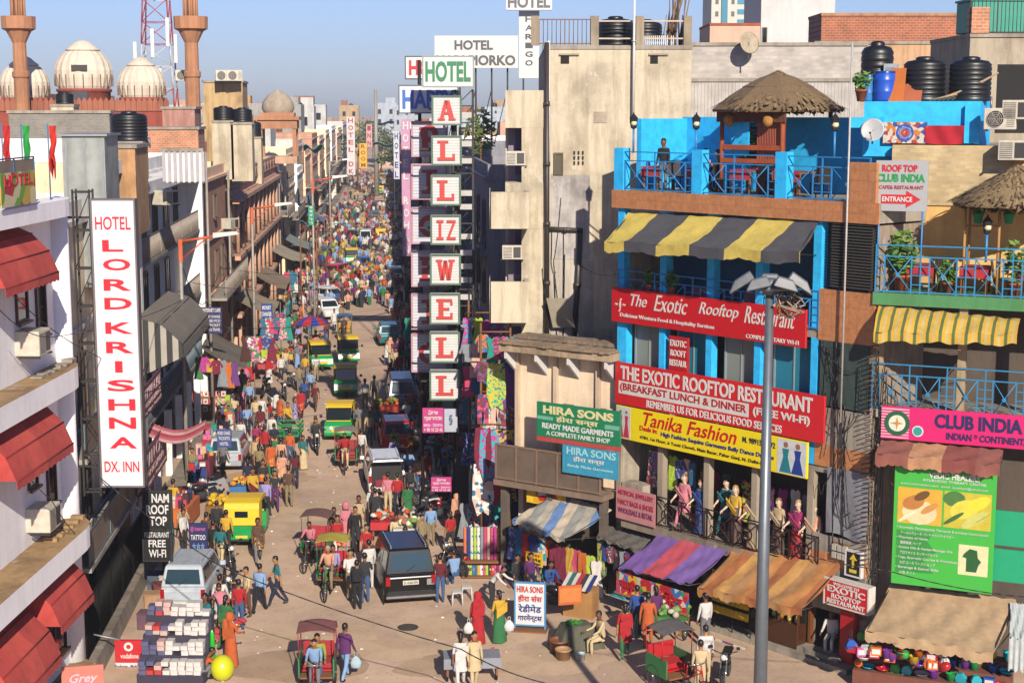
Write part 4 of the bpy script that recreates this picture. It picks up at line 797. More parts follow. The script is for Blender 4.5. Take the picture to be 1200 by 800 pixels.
kl.append(('DX. INN', .1, .9, .055 - .015, .105 - .015, KR, .01))
# 4 + 7 letters of even pitch down the board
kl = [('HOTEL', .07, .92, .90, .945, KR, .01)] + [(c, {'L': .22, 'I': .42}.get(c, .22), {'L': .72, 'I': .6}.get(c, .88), y - .04, y, KR, .03) for c, y in zip('LORDKRISHNA', (.865, .80, .73, .665, .58, .512, .444, .378, .31, .245, .175))] + [('DX. INN', .07, .92, .05, .088, KR, .012)]
sign('hotel_sign', 'tall white vertical sign with red letters reading HOTEL LORD KRISHNA DX. INN', KF, 107, 235, 569, 162, M('d8d6dc', 'paint', wear=.08), kl, d=0, th=.3, frame=M('8a8488', 'metal', rough=.5), extra=lattice)
# hotel roof clutter: railing, flags, poster, sheet-metal cabin
b = B(); b.box(-HL - 4, -.3, .3, 8, 13.41, 13.6, CONC); b.done('roof', ho)
railing(ho, -5.5, -2.6, 13.75, 14.9, -.3, M('2f5f86', 'paint', wear=.5), 2, pat='mesh', name='roof_railing')
sign('roof_poster', 'torn green and red flex poster leaning on the white hotel roof', HOT, 0, 204, 245, 42, M('b8b06a', 'print', cols='b8a040,c8c09a,b02a30,6a9a3a,b84a50', s=2.2), [('HOTEL', .1, .9, .6, .95, REDP, .02)], d=.85, th=.03, cat='poster')
for i, (x, c, lab) in enumerate(((4, 'c01f1f', 'tattered red flag leftmost on the hotel roof pole'), (27, '1f9a3f', 'green and gold twisted flag on the hotel roof pole'), (58, 'd02a1a', 'bright red flag strip on a pole by the sheet metal cabin'))):
    p = AY(x, 200, 41.2); t = E('roof_flag', lab, 'flag', (p.x, p.y, 13.6), 0, 'flags on the hotel roof')
    B().cyl((0, 0, 0), (0, 0, 2.1), .02, M('4a7a9a', 'paint'), n=6).done('pole', t)
    B().sheet(lambda u, v: (.03 + u * (.2 - .1 * v) + .05 * sin(v * 11 + i * 2) * v, .08 * sin(v * 7 + u * 4), 2.05 - v * (1.25 + .25 * sin(u * 9 + i))), 4, 14, M(c, 'cloth'), thick=(0, .01, 0)).done('cloth', t)
p = AY(72, 160, 50); q = AY(122, 160, 50)
cab = E('metal_cabin', 'grey sheet metal rooftop cabin behind the white hotel', 'cabin', (p.x, 50, 10.5)); w = q.x - p.x
B().box(0, w, 0, 2.5, 0, 4.75, M('9aa09c', 'corr', s=.6)).done('wall', cab); b = B(); [b.box(x, x + .06, -.03, -.002, 0, 4.7, GALV) for x in (.1, w * .5, w - .1)]; b.each('batten', cab); B().box(-.1, w + .1, -.1, 2.6, 4.75, 4.82, GALV).done('roof', cab)
# ================================================================= generic houses
FR = M('6a5648', 'paint', wear=.4)
def house(fr, a0, a1, H, wall, label, floors=3, depth=9, bays=None, parts=True, name='house', open_ground=True, balc=(), trim=None, tanks=0, frame=FR, group=None, railpat='bars', set=0, par=.7, piers=False):
    r = E(name, label, 'building', fr.w(a0), fr.rot, group); w = a1 - a0; trim = trim or wall; fh = H / floors; bays = bays or max(1, int(w / 3.2))
    g = fh - .35 if open_ground else 0
    b = B(); b.box(.0, w, set, set + .3, g, H, wall); b.box(0, .3, set + .3, depth, 0, H, wall); b.box(w - .3, w, set + .3, depth, 0, H, wall); b.box(.3, w - .3, depth - .3, depth, 0, H, wall)
    if piers: [b.box(x, x + .5, -.01, set - .005, 0, H, trim) for x in (0, w - .5)]; b.box(.5, w - .5, .02, set, H - .5, H, trim)
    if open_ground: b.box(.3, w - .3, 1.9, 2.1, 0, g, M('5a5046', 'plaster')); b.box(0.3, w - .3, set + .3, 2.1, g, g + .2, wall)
    b.done('wall', r)
    B().box(.02, w - .02, set + .3, depth - .3, H - .25, H - .02, CONC).done('roof', r)
    b = B(); b.box(-.03, w + .03, set - .18, set + .3, H + .002, H + .16, trim); b.box(0, w, set, set + .14, H + .16, H + par, trim); b.box(0, .14, set + .14, depth, H + .01, H + par, trim); b.box(w - .14, w, set + .14, depth, H + .01, H + par, trim); b.done('parapet', r)
    if not parts: return r
    if open_ground:
        b = B(); [b.box(w * i / bays + (0 if i else .005), w * i / bays + .3 - (.3 if i == bays else 0) * 1.02, .02, .32, 0, g, trim) for i in range(bays)]; b.each('column', r)
    for f in range(1, floors):
        z = f * fh
        B().box(.01, w - .01, set - .12, set - .002, z - .12, z + .02, trim).done('string_course', r)
        if f in balc:
            B().box(.1, w - .1, set - 1.1, set - .125, z - .1, z + .04, CONC).done('balcony_slab', r)
            railing(r, .15, w - .15, z + .04, z + 1.05, set - 1.04, random.choice([M('8a8078', 'metal', rough=.7), M('5f6f7a', 'paint', wear=.5), M('a09488', 'paint', wear=.5)]), max(2, bays), pat=railpat, name='balcony_railing')
        for k in range(bays):
            c = w * (k + .5) / bays; ww = min(1.3, w / bays * .5)
            if random.random() < .9: window(r, c - ww / 2, c + ww / 2, z + (.12 if f in balc else .9), z + 2.3 * min(1, fh / 3.2), set - .04, frame, random.choice([GLASS, M('3a4248', 'glass', rough=.2), M('4a3a30', 'plaster')]), 1, f not in balc)
    return r
LW = F((-9.5, 45), (-9.5, 445)); RW = F((4.6, 446), (4.6, 46))
PK, BE, GY, BRN, WH, PEA = (M(c, 'plaster', wear=w_, k=1.0) for c, w_ in (('d0b29c', .5), ('d8c6a6', .45), ('c0bbb4', .5), ('b08e76', .5), ('dcd9d4', .4), ('dcb898', .4)))
BRI = M('b87a52', 'brick', k=.9)
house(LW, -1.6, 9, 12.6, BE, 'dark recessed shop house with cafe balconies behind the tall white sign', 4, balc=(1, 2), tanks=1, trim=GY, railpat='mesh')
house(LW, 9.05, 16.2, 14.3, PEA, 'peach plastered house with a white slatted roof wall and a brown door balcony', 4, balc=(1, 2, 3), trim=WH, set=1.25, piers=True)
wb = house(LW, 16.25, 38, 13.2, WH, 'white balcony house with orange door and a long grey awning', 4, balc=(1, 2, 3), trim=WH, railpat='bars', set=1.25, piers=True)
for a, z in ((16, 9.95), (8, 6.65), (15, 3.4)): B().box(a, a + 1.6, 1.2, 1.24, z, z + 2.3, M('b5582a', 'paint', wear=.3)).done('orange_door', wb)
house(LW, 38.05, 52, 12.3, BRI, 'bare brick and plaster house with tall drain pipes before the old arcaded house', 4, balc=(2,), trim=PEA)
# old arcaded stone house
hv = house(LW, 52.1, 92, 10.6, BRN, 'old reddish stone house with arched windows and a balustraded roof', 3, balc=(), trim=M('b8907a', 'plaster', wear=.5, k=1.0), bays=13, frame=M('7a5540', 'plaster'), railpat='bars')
ST = M('b08a72', 'plaster', wear=.5, k=1.0)
for f, z in ((0, .1), (1, 3.7), (2, 7.2)):
    b = B(); [b.cyl((1.9 + i * 4.0, -.28, z), (1.9 + i * 4.0, -.28, z + 3.2), .13, ST, r2=.11, n=8) for i in range(10)]; b.each('pillar', hv)
    B().box(-.1, 39.9, -.6, -.181 if f == 2 else -.125, z + 3.2, z + 3.45, ST).done('cornice', hv)
railing(hv, .1, 39.7, 11.3, 12.3, -.1, ST, 13, pat='bars', rr=.07, name='balustrade')
xs = [92.2, 104, 117, 128, 140, 152, 168, 182, 199, 216, 236, 258, 285, 315, 350]
cl = [PK, BE, WH, GY, PEA, BRI, WH, PK, BE, GY, WH, PK, BE, GY, WH]
nm = ['dusty pink', 'sandy beige', 'off white', 'grey', 'peach', 'brick', 'whitewashed', 'faded pink', 'tan', 'stained grey', 'pale', 'rosy', 'buff', 'dull grey', 'chalky']
for i in range(14):
    h = [10.5, 11.8, 9.6, 12.2, 10.8, 12.6, 10.2, 11.9, 12.5, 11, 12.8, 11.2, 12, 13][i]
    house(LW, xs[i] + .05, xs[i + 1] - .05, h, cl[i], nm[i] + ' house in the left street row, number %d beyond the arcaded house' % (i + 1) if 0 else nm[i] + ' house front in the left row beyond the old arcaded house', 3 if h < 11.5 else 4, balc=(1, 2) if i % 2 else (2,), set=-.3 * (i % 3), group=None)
# right row, in shade behind the letter signs
rx = [46, 96, 140, 185, 225, 258, 290, 315, 336, 352, 364, 377]
for i in range(11):
    h = [12, 13, 11.5, 12.6, 12, 11, 13, 12.5, 12.8, 13.6, 13.0][i]
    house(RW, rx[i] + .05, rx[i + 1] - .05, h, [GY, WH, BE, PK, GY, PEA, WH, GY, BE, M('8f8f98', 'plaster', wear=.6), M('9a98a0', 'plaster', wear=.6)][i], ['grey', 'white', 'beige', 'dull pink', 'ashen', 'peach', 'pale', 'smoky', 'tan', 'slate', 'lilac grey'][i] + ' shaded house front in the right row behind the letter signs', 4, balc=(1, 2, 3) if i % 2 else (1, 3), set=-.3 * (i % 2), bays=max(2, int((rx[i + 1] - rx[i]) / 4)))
# ================================================================= mosque
MR, MC, MO = M('9a4a38', 'plaster', wear=.5), M('e4d6c2', 'plaster', wear=.3), M('bc8560', 'plaster', wear=.45)
ms = E('mosque', 'red sandstone mosque with three ribbed cream domes and two minarets', 'building', (-17.5, 108, 0))
def at(px_, py_, y=108): p = AY(px_, py_, y); return (p.x + 17.5, 0, p.z)
zp = at(88, 125)[2]
b = B(); x0, x1 = at(-25, 0)[0], at(195, 0)[0]; b.box(x0, x1, -.2, 8, 0, zp - .3, MR); 
b.done('hall', ms)
b = B()
for i in range(34):
    x = x0 + (x1 - x0) * i / 34; b.prism([(x, zp - .3), (x + .34, zp - .3), (x + .34, zp + .35), (x + .17, zp + .62), (x, zp + .35)], -.3, -.21, M('a8664c', 'plaster'))
b.done('crenellation', ms)
for px_, pc, rp, pt in ((88, 83, 33, 45), (17, 97, 28, 64), (158, 97, 27.5, 65)):
    x, _, zc = at(px_, pc); r = rp / FPX * 109; zt_ = at(px_, pt)[2]; zd0 = at(px_, pc + rp * .68)[2]; zd1 = at(px_, pc + rp + 14)[2]
    b = B(); n = 40; vs = []
    prof = [(.80, -.70), (.92, -.5), (.99, -.2), (1, .05), (.93, .3), (.8, .52), (.64, .68), (.5, .74)]
    for rr, zz in prof:
        for i in range(n):
            t_ = 2 * pi * i / n; k = rr * r * (1 - .035 * (i % 2)); vs.append((x + k * cos(t_), 3 + k * sin(t_), zc + zz * r))
    b.mesh(vs, [(j * n + i, j * n + (i + 1) % n, (j + 1) * n + (i + 1) % n, (j + 1) * n + i) for j in range(len(prof) - 1) for i in range(n)], MC)
    hh = (zt_ - zc) / r; b.lathe([(.5 * r, .72 * r), (.6 * r, .73 * r), (.58 * r, .78 * r), (.42 * r, .78 * r + (hh - .78) * .35 * r), (.28 * r, .78 * r + (hh - .78) * .75 * r), (.14 * r, .78 * r + (hh - .78) * .95 * r), (.01, hh * r)], MC, (x, 3, zc), n=20); dm = b.done('dome', ms)
    b = B(); [b.box(x + r * .985 * cos(t_) - .03, x + r * .985 * cos(t_) + .03, 3 + r * .985 * sin(t_) - .03, 3 + r * .985 * sin(t_) + .03, zc - .5 * r, zc - .1 * r, M('7a5a3a', 'plaster')) for t_ in [2 * pi * (i + .5) / 20 for i in range(20)]]; b.done('rib_slots', dm)
    b = B(); b.lathe([(.9 * r, zd1), (.9 * r, zd0 - .12), (.95 * r, zd0 - .08), (.95 * r, zd0 + .1), (.8 * r, zd0 + .12)], MR, (x, 3, 0), n=24); b.done('drum', ms)
    if px_ == 88: B().box(x - .55, x + .55, 3 - r * .93, 3 - r * .88, zd1 + .1, zd0 - .1, M('2f3540', 'paint')).done('drum_window', ms); B().box(x - .45, x + .6, 3 - r * 1.02, 3 - r * .9, zc + .02, zc + .42, M('2a2420', 'paint')).done('dome_opening', ms)
for px_, yb in ((30, 36), (228, 36)):
    x, _, zb = at(px_, yb); r = .48
    b = B(); b.lathe([(r * 1.15, 4), (r * 1.05, zb - 7), (r * 1.0, zb - 3.2), (r * 1.18, zb - 3.1), (r * 1.18, zb - 2.8), (r * .95, zb - 2.7), (r * .92, zb - .9), (r * 1.7, zb - .15), (r * 2.3, zb)], MO, (x, -2, 0), n=12, smooth=False)
    b.lathe([(r * 1.5, zb - 8.6), (r * 1.75, zb - 8.1), (r * 1.75, zb - 7.4), (r * 1.2, zb - 7.3)], MO, (x, -2, 0), n=12, smooth=False); mn = b.done('minaret', ms)
    b = B(); b.lathe([(r * 2.3, zb), (r * 2.35, zb + .8), (r * 2.2, zb + .8), (r * 2.1, zb)], MO, (x, -2, 0), n=12, smooth=False); b.done('gallery', mn)
    b = B(); [b.cyl((x + r * .85 * cos(t_), -2 + r * .85 * sin(t_), zb), (x + r * .85 * cos(t_), -2 + r * .85 * sin(t_), zb + 3), .09, MO, n=6) for t_ in [2 * pi * i / 8 for i in range(8)]]; b.cyl((x, -2, zb), (x, -2, zb + 3), .2, MO); b.done('lantern_columns', mn)
    b = B(); b.lathe([(r * 1.05, zb + 2.5), (r * 1.05, zb + 3.0), (r * 1.55, zb + 3.1), (r * 1.5, zb + 3.25), (r, zb + 3.3), (r * 1.05, zb + 3.9), (.05, zb + 5.2)], MO, (x, -2, 0), n=12); b.done('cap', mn)
# chhatri pavilion on the old house roof
p = AY(326, 135, 138); zb = AY(326, 183, 138).z; zt_ = AY(326, 106, 138).z
ch = E('roof_pavilion', 'orange stone roof pavilion with a small ribbed grey dome', 'pavilion', (p.x, 138, zb)); h = zt_ - zb; r = 1.45
b = B(); [b.box(x - .16, x + .16, y - .16, y + .16, 0, h * .42, MO) for x in (-r, r) for y in (-r, r)]; b.each('pillar', ch)
b = B(); b.box(-r - .25, r + .25, -r - .25, r + .25, h * .42, h * .55, MO); b.box(-r - .45, r + .45, -r - .45, r + .45, h * .551, h * .6, MO); b.box(-r, r, -r, r, h * .601, h * .66, MO); b.done('entablature', ch)
b = B(); b.lathe([(r * .85, h * .661), (r * .98, h * .72), (r * .92, h * .82), (r * .6, h * .93), (.1, h), (.02, h * 1.04)], M('b5a58f', 'plaster', wear=.5), n=20); b.done('dome', ch)
B().box(-r - .2, r + .2, -r - .2, r + .2, -.6, 0, BRN).done('base', ch)
# telecom tower
p = AY(186, 90, 150); zt_ = 16 + 150 / FPX * 150; tw = E('telecom_tower', 'red and white steel lattice telecom tower with white antenna panels', 'tower', (p.x, 150, 0))
b = B(); zz0, zz1 = 10, zt_; n = 9; RW_, WT = M('a83a34', 'paint'), M('c8c4c4', 'paint')
for i in range(n):
    z0 = zz0 + (zz1 - zz0) * i / n; z1 = zz0 + (zz1 - zz0) * (i + 1) / n; h0, h1 = 1.9 - .9 * i / n, 1.9 - .9 * (i + 1) / n; m = RW_ if i % 4 > 1 else WT
    for sx in (-1, 1):
        for s_y in (-1, 1): b.cyl((sx * h0, s_y * h0, z0), (sx * h1, s_y * h1, z1), .08, m, n=5)
        b.cyl((sx * h0, -h0, z0), (sx * h1, h1, z1), .05, m, n=4); b.cyl((sx * h0, -h0 , z0), (-sx * h1, -h1, z1), .05, m, n=4); b.cyl((-h0, sx * h0, z0), (h0, sx * h0, z0), .05, m, n=4)
b.done('lattice', tw)
b = B(); [b.box(x - .16, x + .16, -2.0, -1.8, z, z + 2.6, WHITEP) for x, z in ((-1.8, 19.8), (-.9, 17.6), (.4, 17.4), (1.9, 20.5), (1.2, 22), (-.2, 21))]; b.each('antenna_panel', tw)
b = B(); b.box(-1.8, 2.2, -1.6, 1.6, 14.6, 15.8, M('2f8f80', 'paint')); b.box(-1.5, 1.8, -1.5, 1.5, 12, 14.5, REDP); b.done('equipment_shelter', tw)
# ================================================================= rooftops and far city
FARC = [('cream', 'c9b592'), ('pale pink', 'd0b0a2'), ('white', 'd0cfcb'), ('grey', 'aaa8a2'), ('sandy', 'c2a47c'), ('brick red', 'a4684c'), ('salmon', 'cda58c'), ('bluish white', 'b8c2cc'), ('ochre', 'c39a62'), ('tan', 'b49878')]
random.seed(11)
def block(x, y, w, d, h, ci, label):
    c = FARC[ci]; m = M(c[1], 'plaster', wear=.45); r = E('rooftop_house', label, 'building', (x, y, 0), 0, 'houses behind the street rows')
    b = B(); b.box(-w / 2, w / 2, 0, d, 0, h, m); b.done('wall', r)
    b = B(); t = .18; hp = random.uniform(.6, 1.1); b.box(-w / 2, w / 2, 0, t, h, h + hp, m); b.box(-w / 2, -w / 2 + t, t, d, h, h + hp, m); b.box(w / 2 - t, w / 2, t, d, h, h + hp, m); b.box(-w / 2 + t, w / 2 - t, d - t, d, h, h + hp, m); b.done('parapet', r)
    q = random.uniform(.2, .5) * w; x2 = random.uniform(-w / 2 + q / 2, w / 2 - q / 2); hh = random.uniform(1.6, 2.8)
    b = B(); b.box(x2 - q / 2, x2 + q / 2, d * .4, d * .8, h, h + hh, M(random.choice(FARC)[1], 'plaster', wear=.5)); b.done('stair_head', r)
    for f in range(2):
        for k in range(max(1, int(w / 3))):
            xx = -w / 2 + (k + .5) * w / max(1, int(w / 3)); z = h - 2.6 - f * 3.1
            if z > 4: window(r, xx - .5, xx + .5, z, z + 1.5, -.04, FR, M('2a2c30', 'glass'), 0, False)
    return r
tc = {}
rows = []
for x in range(-15, -75, -9):
    for y in range(58, 420, 26): rows.append((x - 2 + random.uniform(-2, 2), y + random.uniform(-6, 6)))
for x in range(14, 60, 11):
    for y in range(90, 420, 34): rows.append((x + random.uniform(-2, 2), y + random.uniform(-6, 6)))
for x in range(-90, 75, 11):
    for y in (455, 505): rows.append((x + random.uniform(-3, 3), y + random.uniform(-12, 12)))
def blocked(x, y): return (-33 < x < -8 and 98 < y < 122) or (x < 0 and y < 62 and x > -12)
for x, y in rows:
    X, Yp = pix((x, y, 12))
    if not (-60 < X < 640) or blocked(x, y): continue
    ci = random.randrange(10); h = random.uniform(10, 13.4) if y < 110 else (random.uniform(10.5, 17.0 if x > 0 or y > 200 else 15.5) if y < 440 else (random.uniform(13, 19.5) if y > 480 else (random.uniform(4, 8) if -12 < x < 8 else random.uniform(11, 16))))
    if x < -9 and y < 100: h = random.uniform(10.5, 12.6)
    side = 'near the domes' if X < 250 else ('behind the left row' if X < 345 else ('at the street end' if X < 480 else 'behind the right row'))
    dd_ = 'close by' if y < 120 else ('behind' if y < 230 else 'far off' if y < 330 else 'farthest')
    r = block(x, y, random.uniform(6, 9.5), random.uniform(8, 14), h, ci, uq(FARC[ci][0] + ' flat house ' + dd_ + ' ' + side, 'with a low stair head', 'with a tall stair head', 'with plain walls', 'and stained walls', 'with small windows', 'and flat front'))
    if random.random() < .55: tank(uq('black tank on the ' + FARC[ci][0] + ' roof ' + dd_ + ' ' + side, 'by the parapet', 'by the stairs', 'at the corner', 'at the edge'), (x + random.uniform(-2.5, 2.5), y + 1.2, h), .65, 1.35)
# named foreground rooftop pieces at the left
for px_, py_, y, r_, h_, lab in ((152, 165, 66, .75, 1.15, 'black water tank in front of the red domes'), (262, 141, 95, .6, .8, 'left one of two small black tanks before the cream wall'), (284, 143, 95, .6, .8, 'right one of two small black tanks before the cream wall'), (76, 122, 90, .5, .6, 'small dark tank by the central dome'), (297, 160, 118, .6, 1.1, 'dark tank on the terrace below the roof pavilion')):
    p = AY(px_, py_, y); tank(lab, p, r_, h_)
    t = tag(B().box(-.62, .62, -.8, .8, -3.5, -.17, CREAM).box(-.66, .66, -.85, .85, -.16, -.01, CONC).done('tank_stand', loc=p), 'brick stand under the ' + lab, 'stand')
def wallbox(lab, px0, px1, yt, y, m, dep=4, zb=6, parts=None, name='rooftop_house'):
    p, q = AY(px0, yt, y), AY(px1, yt, y); w = q.x - p.x; r = E(name, lab, 'building', (p.x, y, 0), 0)
    B().box(0, w, 0, dep, zb if zb < p.z else 0, p.z, m).done('wall', r); B().box(-.08, w + .08, -.08, dep + .08, p.z + .002, p.z + .14, CONC).done('coping', r)
    return r, w, p.z
wallbox('sunlit cream stained wall block right of the second minaret', 238, 284, 97, 112, M('c7a878', 'plaster', wear=.8), zb=0)
wallbox('low grey brick parapet wall in front of the mosque', 10, 128, 133, 75, M('8f8a80', 'brick', s=1.6), 1, 0)
wallbox('red brick terrace wall before the second minaret', 165, 232, 152, 84, BRI, 3, 11); wallbox('cream water room left of the red brick terrace', 128, 160, 160, 74, M('cbb490', 'plaster', wear=.8), 3, 11); wallbox('weathered pink roof wall below the right dome', 190, 228, 128, 92, M('b8887a', 'plaster', wear=.8), 3, 11)
wallbox('peach rooftop room beside the metal cabin', 122, 158, 174, 58, M('c79a6c', 'plaster', wear=.7), 3, 11.5)
r, w, z = wallbox('cream slatted roof wall above the white balcony house', 190, 236, 178, 64, WH, .4, AY(190, 214, 64).z)
b = B(); [b.box(w * i / 7, w * i / 7 + .12, -.1, 0, z - 1.2, z - .0, M('b0aab0', 'paint')) for i in range(8)]; b.each('fin', r)
for i, (px_, py_, y, lab) in enumerate(((215, 95, 110, 'split air conditioner left of the second minaret top'), (262, 95, 110.5, 'first of two split air conditioners on the cream stained block'), (275, 95, 110.5, 'second of two split air conditioners on the cream stained block'), (202, 240, 66, 'old window air conditioner over the white balcony'), (275, 268, 92, 'white air conditioner on the brick house by the drain pipes'))):
    ac_unit(lab, AY(px_, py_, y), R(10) if i < 3 else R(60), 'split' if i < 3 else 'window', 1.2)
# ================================================================= stacked letter signs of the hotels
SY = 58.5
def camframe(px_, y):      # frame facing the camera at depth y whose x=0 is at photo column px_
    p = AY(px_, 300, y); return F((p.x, y), (p.x + 3 * cy, y - 3 * sy))
LR, LG, LB = M('c0342a', 'paint', wear=.1), M('1a7a4a', 'paint', wear=.1), M('2a63c0', 'paint', wear=.1)
SLAT = M('d2d0cf', 'stripe', ax='Z', w=.035, stripe='d8d6d4,d8d6d4,b9b7b6')
SLB = M('c3c3d0', 'stripe', ax='Z', w=.04, stripe='cfcfd8,cfcfd8,aeb0bd')
def slab(b, ch, x, z, w, h, m, y=-.05, t=.26):
    """slab-serif capital in the rectangle at (x,z), strokes as solid bars"""
    T_ = w * t
    def bar(x0, z0, x1, z1, k=T_): 
        d = (k / 2, 0); b.hexa([(x + x0 * w - k / 2, y, z + z0 * h), (x + x0 * w + k / 2, y, z + z0 * h), (x + x0 * w + k / 2, y + .045, z + z0 * h), (x + x0 * w - k / 2, y + .045, z + z0 * h), (x + x1 * w - k / 2, y, z + z1 * h), (x + x1 * w + k / 2, y, z + z1 * h), (x + x1 * w + k / 2, y + .045, z + z1 * h), (x + x1 * w - k / 2, y + .045, z + z1 * h)], m)
    def H_(x0, x1, z0, k=.15): b.box(x + x0 * w, x + x1 * w, y - .001, y + .044, z + z0 * h, z + (z0 + k) * h, m)
    if ch in 'LIPEFH': bar(.3 if ch != 'I' else .5, 0, .3 if ch != 'I' else .5, 1)
    if ch == 'L': H_(.02, .6, .88, .12); H_(.02, .95, 0); b.box(x + .82 * w, x + .95 * w, y - .002, y + .04, z, z + .34 * h, m)
    if ch == 'I': H_(.15, .85, .87, .13); H_(.15, .85, 0, .13)
    if ch == 'A': bar(.2, 0, .48, 1, T_ * .8); bar(.8, 0, .52, 1, T_); H_(.25, .75, .3, .12); H_(.02, .4, 0, .1); H_(.6, .98, 0, .1)
    if ch == 'W':
        for q in ((.16, 1, .32, 0), (.5, .95, .34, 0), (.5, .95, .66, 0), (.84, 1, .68, 0)): bar(*q, T_ * .72)
        H_(.0, .34, .9, .1); H_(.66, 1, .9, .1)
    if ch == 'Z': bar(.2, .1, .8, .9, T_); H_(.05, .95, .86, .14); H_(.05, .95, 0, .14)
    if ch in 'EF': H_(.05, .9, .87, .13); H_(.3, .75, .45, .12); 
    if ch == 'E': H_(.05, .92, 0, .14); b.box(x + .8 * w, x + .92 * w, y - .002, y + .04, z + .14 * h, z + .32 * h, m)
    if ch in 'EF': b.box(x + .8 * w, x + .92 * w, y - .002, y + .04, z + .7 * h, z + .87 * h, m)
    if ch == 'F': H_(.05, .6, 0, .12)
    if ch == 'P': b.ring((x + .5 * w, z + .72 * h), .14 * w, .4 * w, y + .003, y + .04, m, 18); H_(.05, .6, 0, .12); H_(.05, .5, .88, .12)
    if ch == 'C': b.ring((x + .5 * w, z + .5 * h), .26 * w, .48 * w, y + .003, y + .04, m, 22)
    if ch == 'H': bar(.72, 0, .72, 1); H_(.3, .72, .44, .14); [H_(q, q + .36, k, .1) for q in (.1, .54) for k in (0, .9)]
def letterbox(fr, ch, xl, yt, yb, xr, face, lm, fm, lab, group=None):
    a0, a1, z0, z1 = fr.rect(xl, yt, yb, xr); w, h = a1 - a0, z1 - z0
    r = E('letter_sign', lab, 'sign', fr.w((a0 + a1) / 2, z0), fr.rot, group)
    B().box(-w / 2, w / 2, 0, .32, 0, h, face).done('box', r, bev=.01)
    b = B(); t = .06; b.box(-w / 2 - .01, w / 2 + .01, -.05, .03, 0, t, fm); b.box(-w / 2 - .01, w / 2 + .01, -.05, .03, h - t, h, fm); b.box(-w / 2 - .01, -w / 2 + t, -.05, .03, t, h - t, fm); b.box(w / 2 - t, w / 2 + .01, -.05, .03, t, h - t, fm); b.done('frame', r)
    b = B(); n = len(ch); lw = w * .74 / n if n > 1 else w * .62
    for i, c in enumerate(ch): slab(b, c, -lw * n / 2 + i * lw + (.02 if n > 1 else 0), h * .17, lw * (.9 if n > 1 else 1), h * .66, lm)
    b.done('letter', r)
    return r
KFA = camframe(520, SY)
for ch, xl, yt, yb, xr, lab in (('A', 506, 112, 147, 541, 'topmost green framed letter box showing a red A'), ('L', 505.5, 159, 194, 541, 'green framed letter box with red L directly under the A box'), ('L', 505, 205, 241, 540, 'green framed letter box with red L third from the top'), ('IZ', 504.5, 252, 287, 540, 'green framed letter box showing the red letters IZ'), ('W', 504, 298, 334, 540, 'green framed letter box showing a red W'), ('E', 503.5, 344, 380, 539, 'green framed letter box showing a red E'), ('L', 503.5, 389, 425, 539, 'green framed letter box with red L just below the E box'), ('L', 503.5, 434, 469, 539, 'lowest green framed letter box with red L above the pink board')):
    letterbox(KFA, ch, xl, yt, yb, xr, SLAT, LR, M('4a6a54', 'paint', wear=.3), lab, 'stacked hotel letter boxes')
KFB = camframe(500, 61.2)
for ch, yt, yb, lab in (('P', 142, 184, 'large rear letter box showing a red P'), ('I', 192, 234, 'large rear letter box with a red I below the P'), ('C', 243, 286, 'large rear letter box with a red C in the middle'), ('E', 294, 336, 'large rear letter box showing a dark red E'), ('I', 344, 386, 'large rear letter box with a red I near the bottom'), ('C', 391, 436, 'lowest large rear letter box with a red C')):
    letterbox(KFB, ch, 482, yt, yb, 524, SLB, M('a8242c', 'paint', wear=.1), M('b98a94', 'paint', wear=.3), lab, 'rear stacked letter boxes')
sign('hotel_sign', 'white roof sign with big green slab letters HOTEL', KFA, 496, 67, 101, 554, M('d6d6d2', 'paint', wear=.1), [('HOTEL', .04, .96, .14, .86, LG, .05)], d=.05, th=.3, frame=M('8a9a90', 'paint'))
sign('hotel_sign', 'white sign with big blue letters HAPPY behind the A box', KFB, 468, 101, 132, 536, M('d2d4da', 'paint', wear=.1), [('HAPPY', .05, .97, .14, .86, LB, .05)], d=.05, th=.3, frame=M('5a6070', 'paint'))
sign('hotel_sign', 'white sign with big red letters HO partly behind the green HOTEL sign', camframe(490, 66), 475.5, 67, 92, 535, M('d6d4d2', 'paint', wear=.1), [('HOTEL', .06, .96, .14, .86, M('c01f2a', 'paint'), .05)], th=.3, frame=M('4a4a50', 'paint'))
HFR = camframe(560, 84)
sign('hotel_sign', 'long white roof sign with dark capitals reading HOTEL HARI PIORKO', HFR, 509, 42, 80, 607, M('d2d1cf', 'paint', wear=.12), [('HOTEL', .24, .70, .56, .86, M('4a4c50', 'paint'), .05), ('HARI PIORKO', .02, .97, .08, .40, M('4a4c50', 'paint'), .05)], th=.25)
def vert(r, w, h): TXT([(c, .32 * w - w / 2, .68 * w - w / 2, h * (.84 - i * .13), h * (.92 - i * .13), M('3a3c40', 'paint'), .03) for i, c in enumerate('HARIGO')], r, y=-.01)
sign('hotel_sign', 'tall white vertical sign with small dark letters beside the cream house roof', camframe(620, 72), 608, 13, 92, 632, M('d0d0d0', 'paint', wear=.1), [], th=.3, extra=vert)
sign('hotel_sign', 'white roof sign with grey letters HOTEL cut by the top of the picture', camframe(620, 71.5), 593, -9, 12, 647, M('d6d6d4', 'paint', wear=.1), [('HOTEL', .04, .96, .12, .8, M('5a5c60', 'paint'), .05)], th=.3)
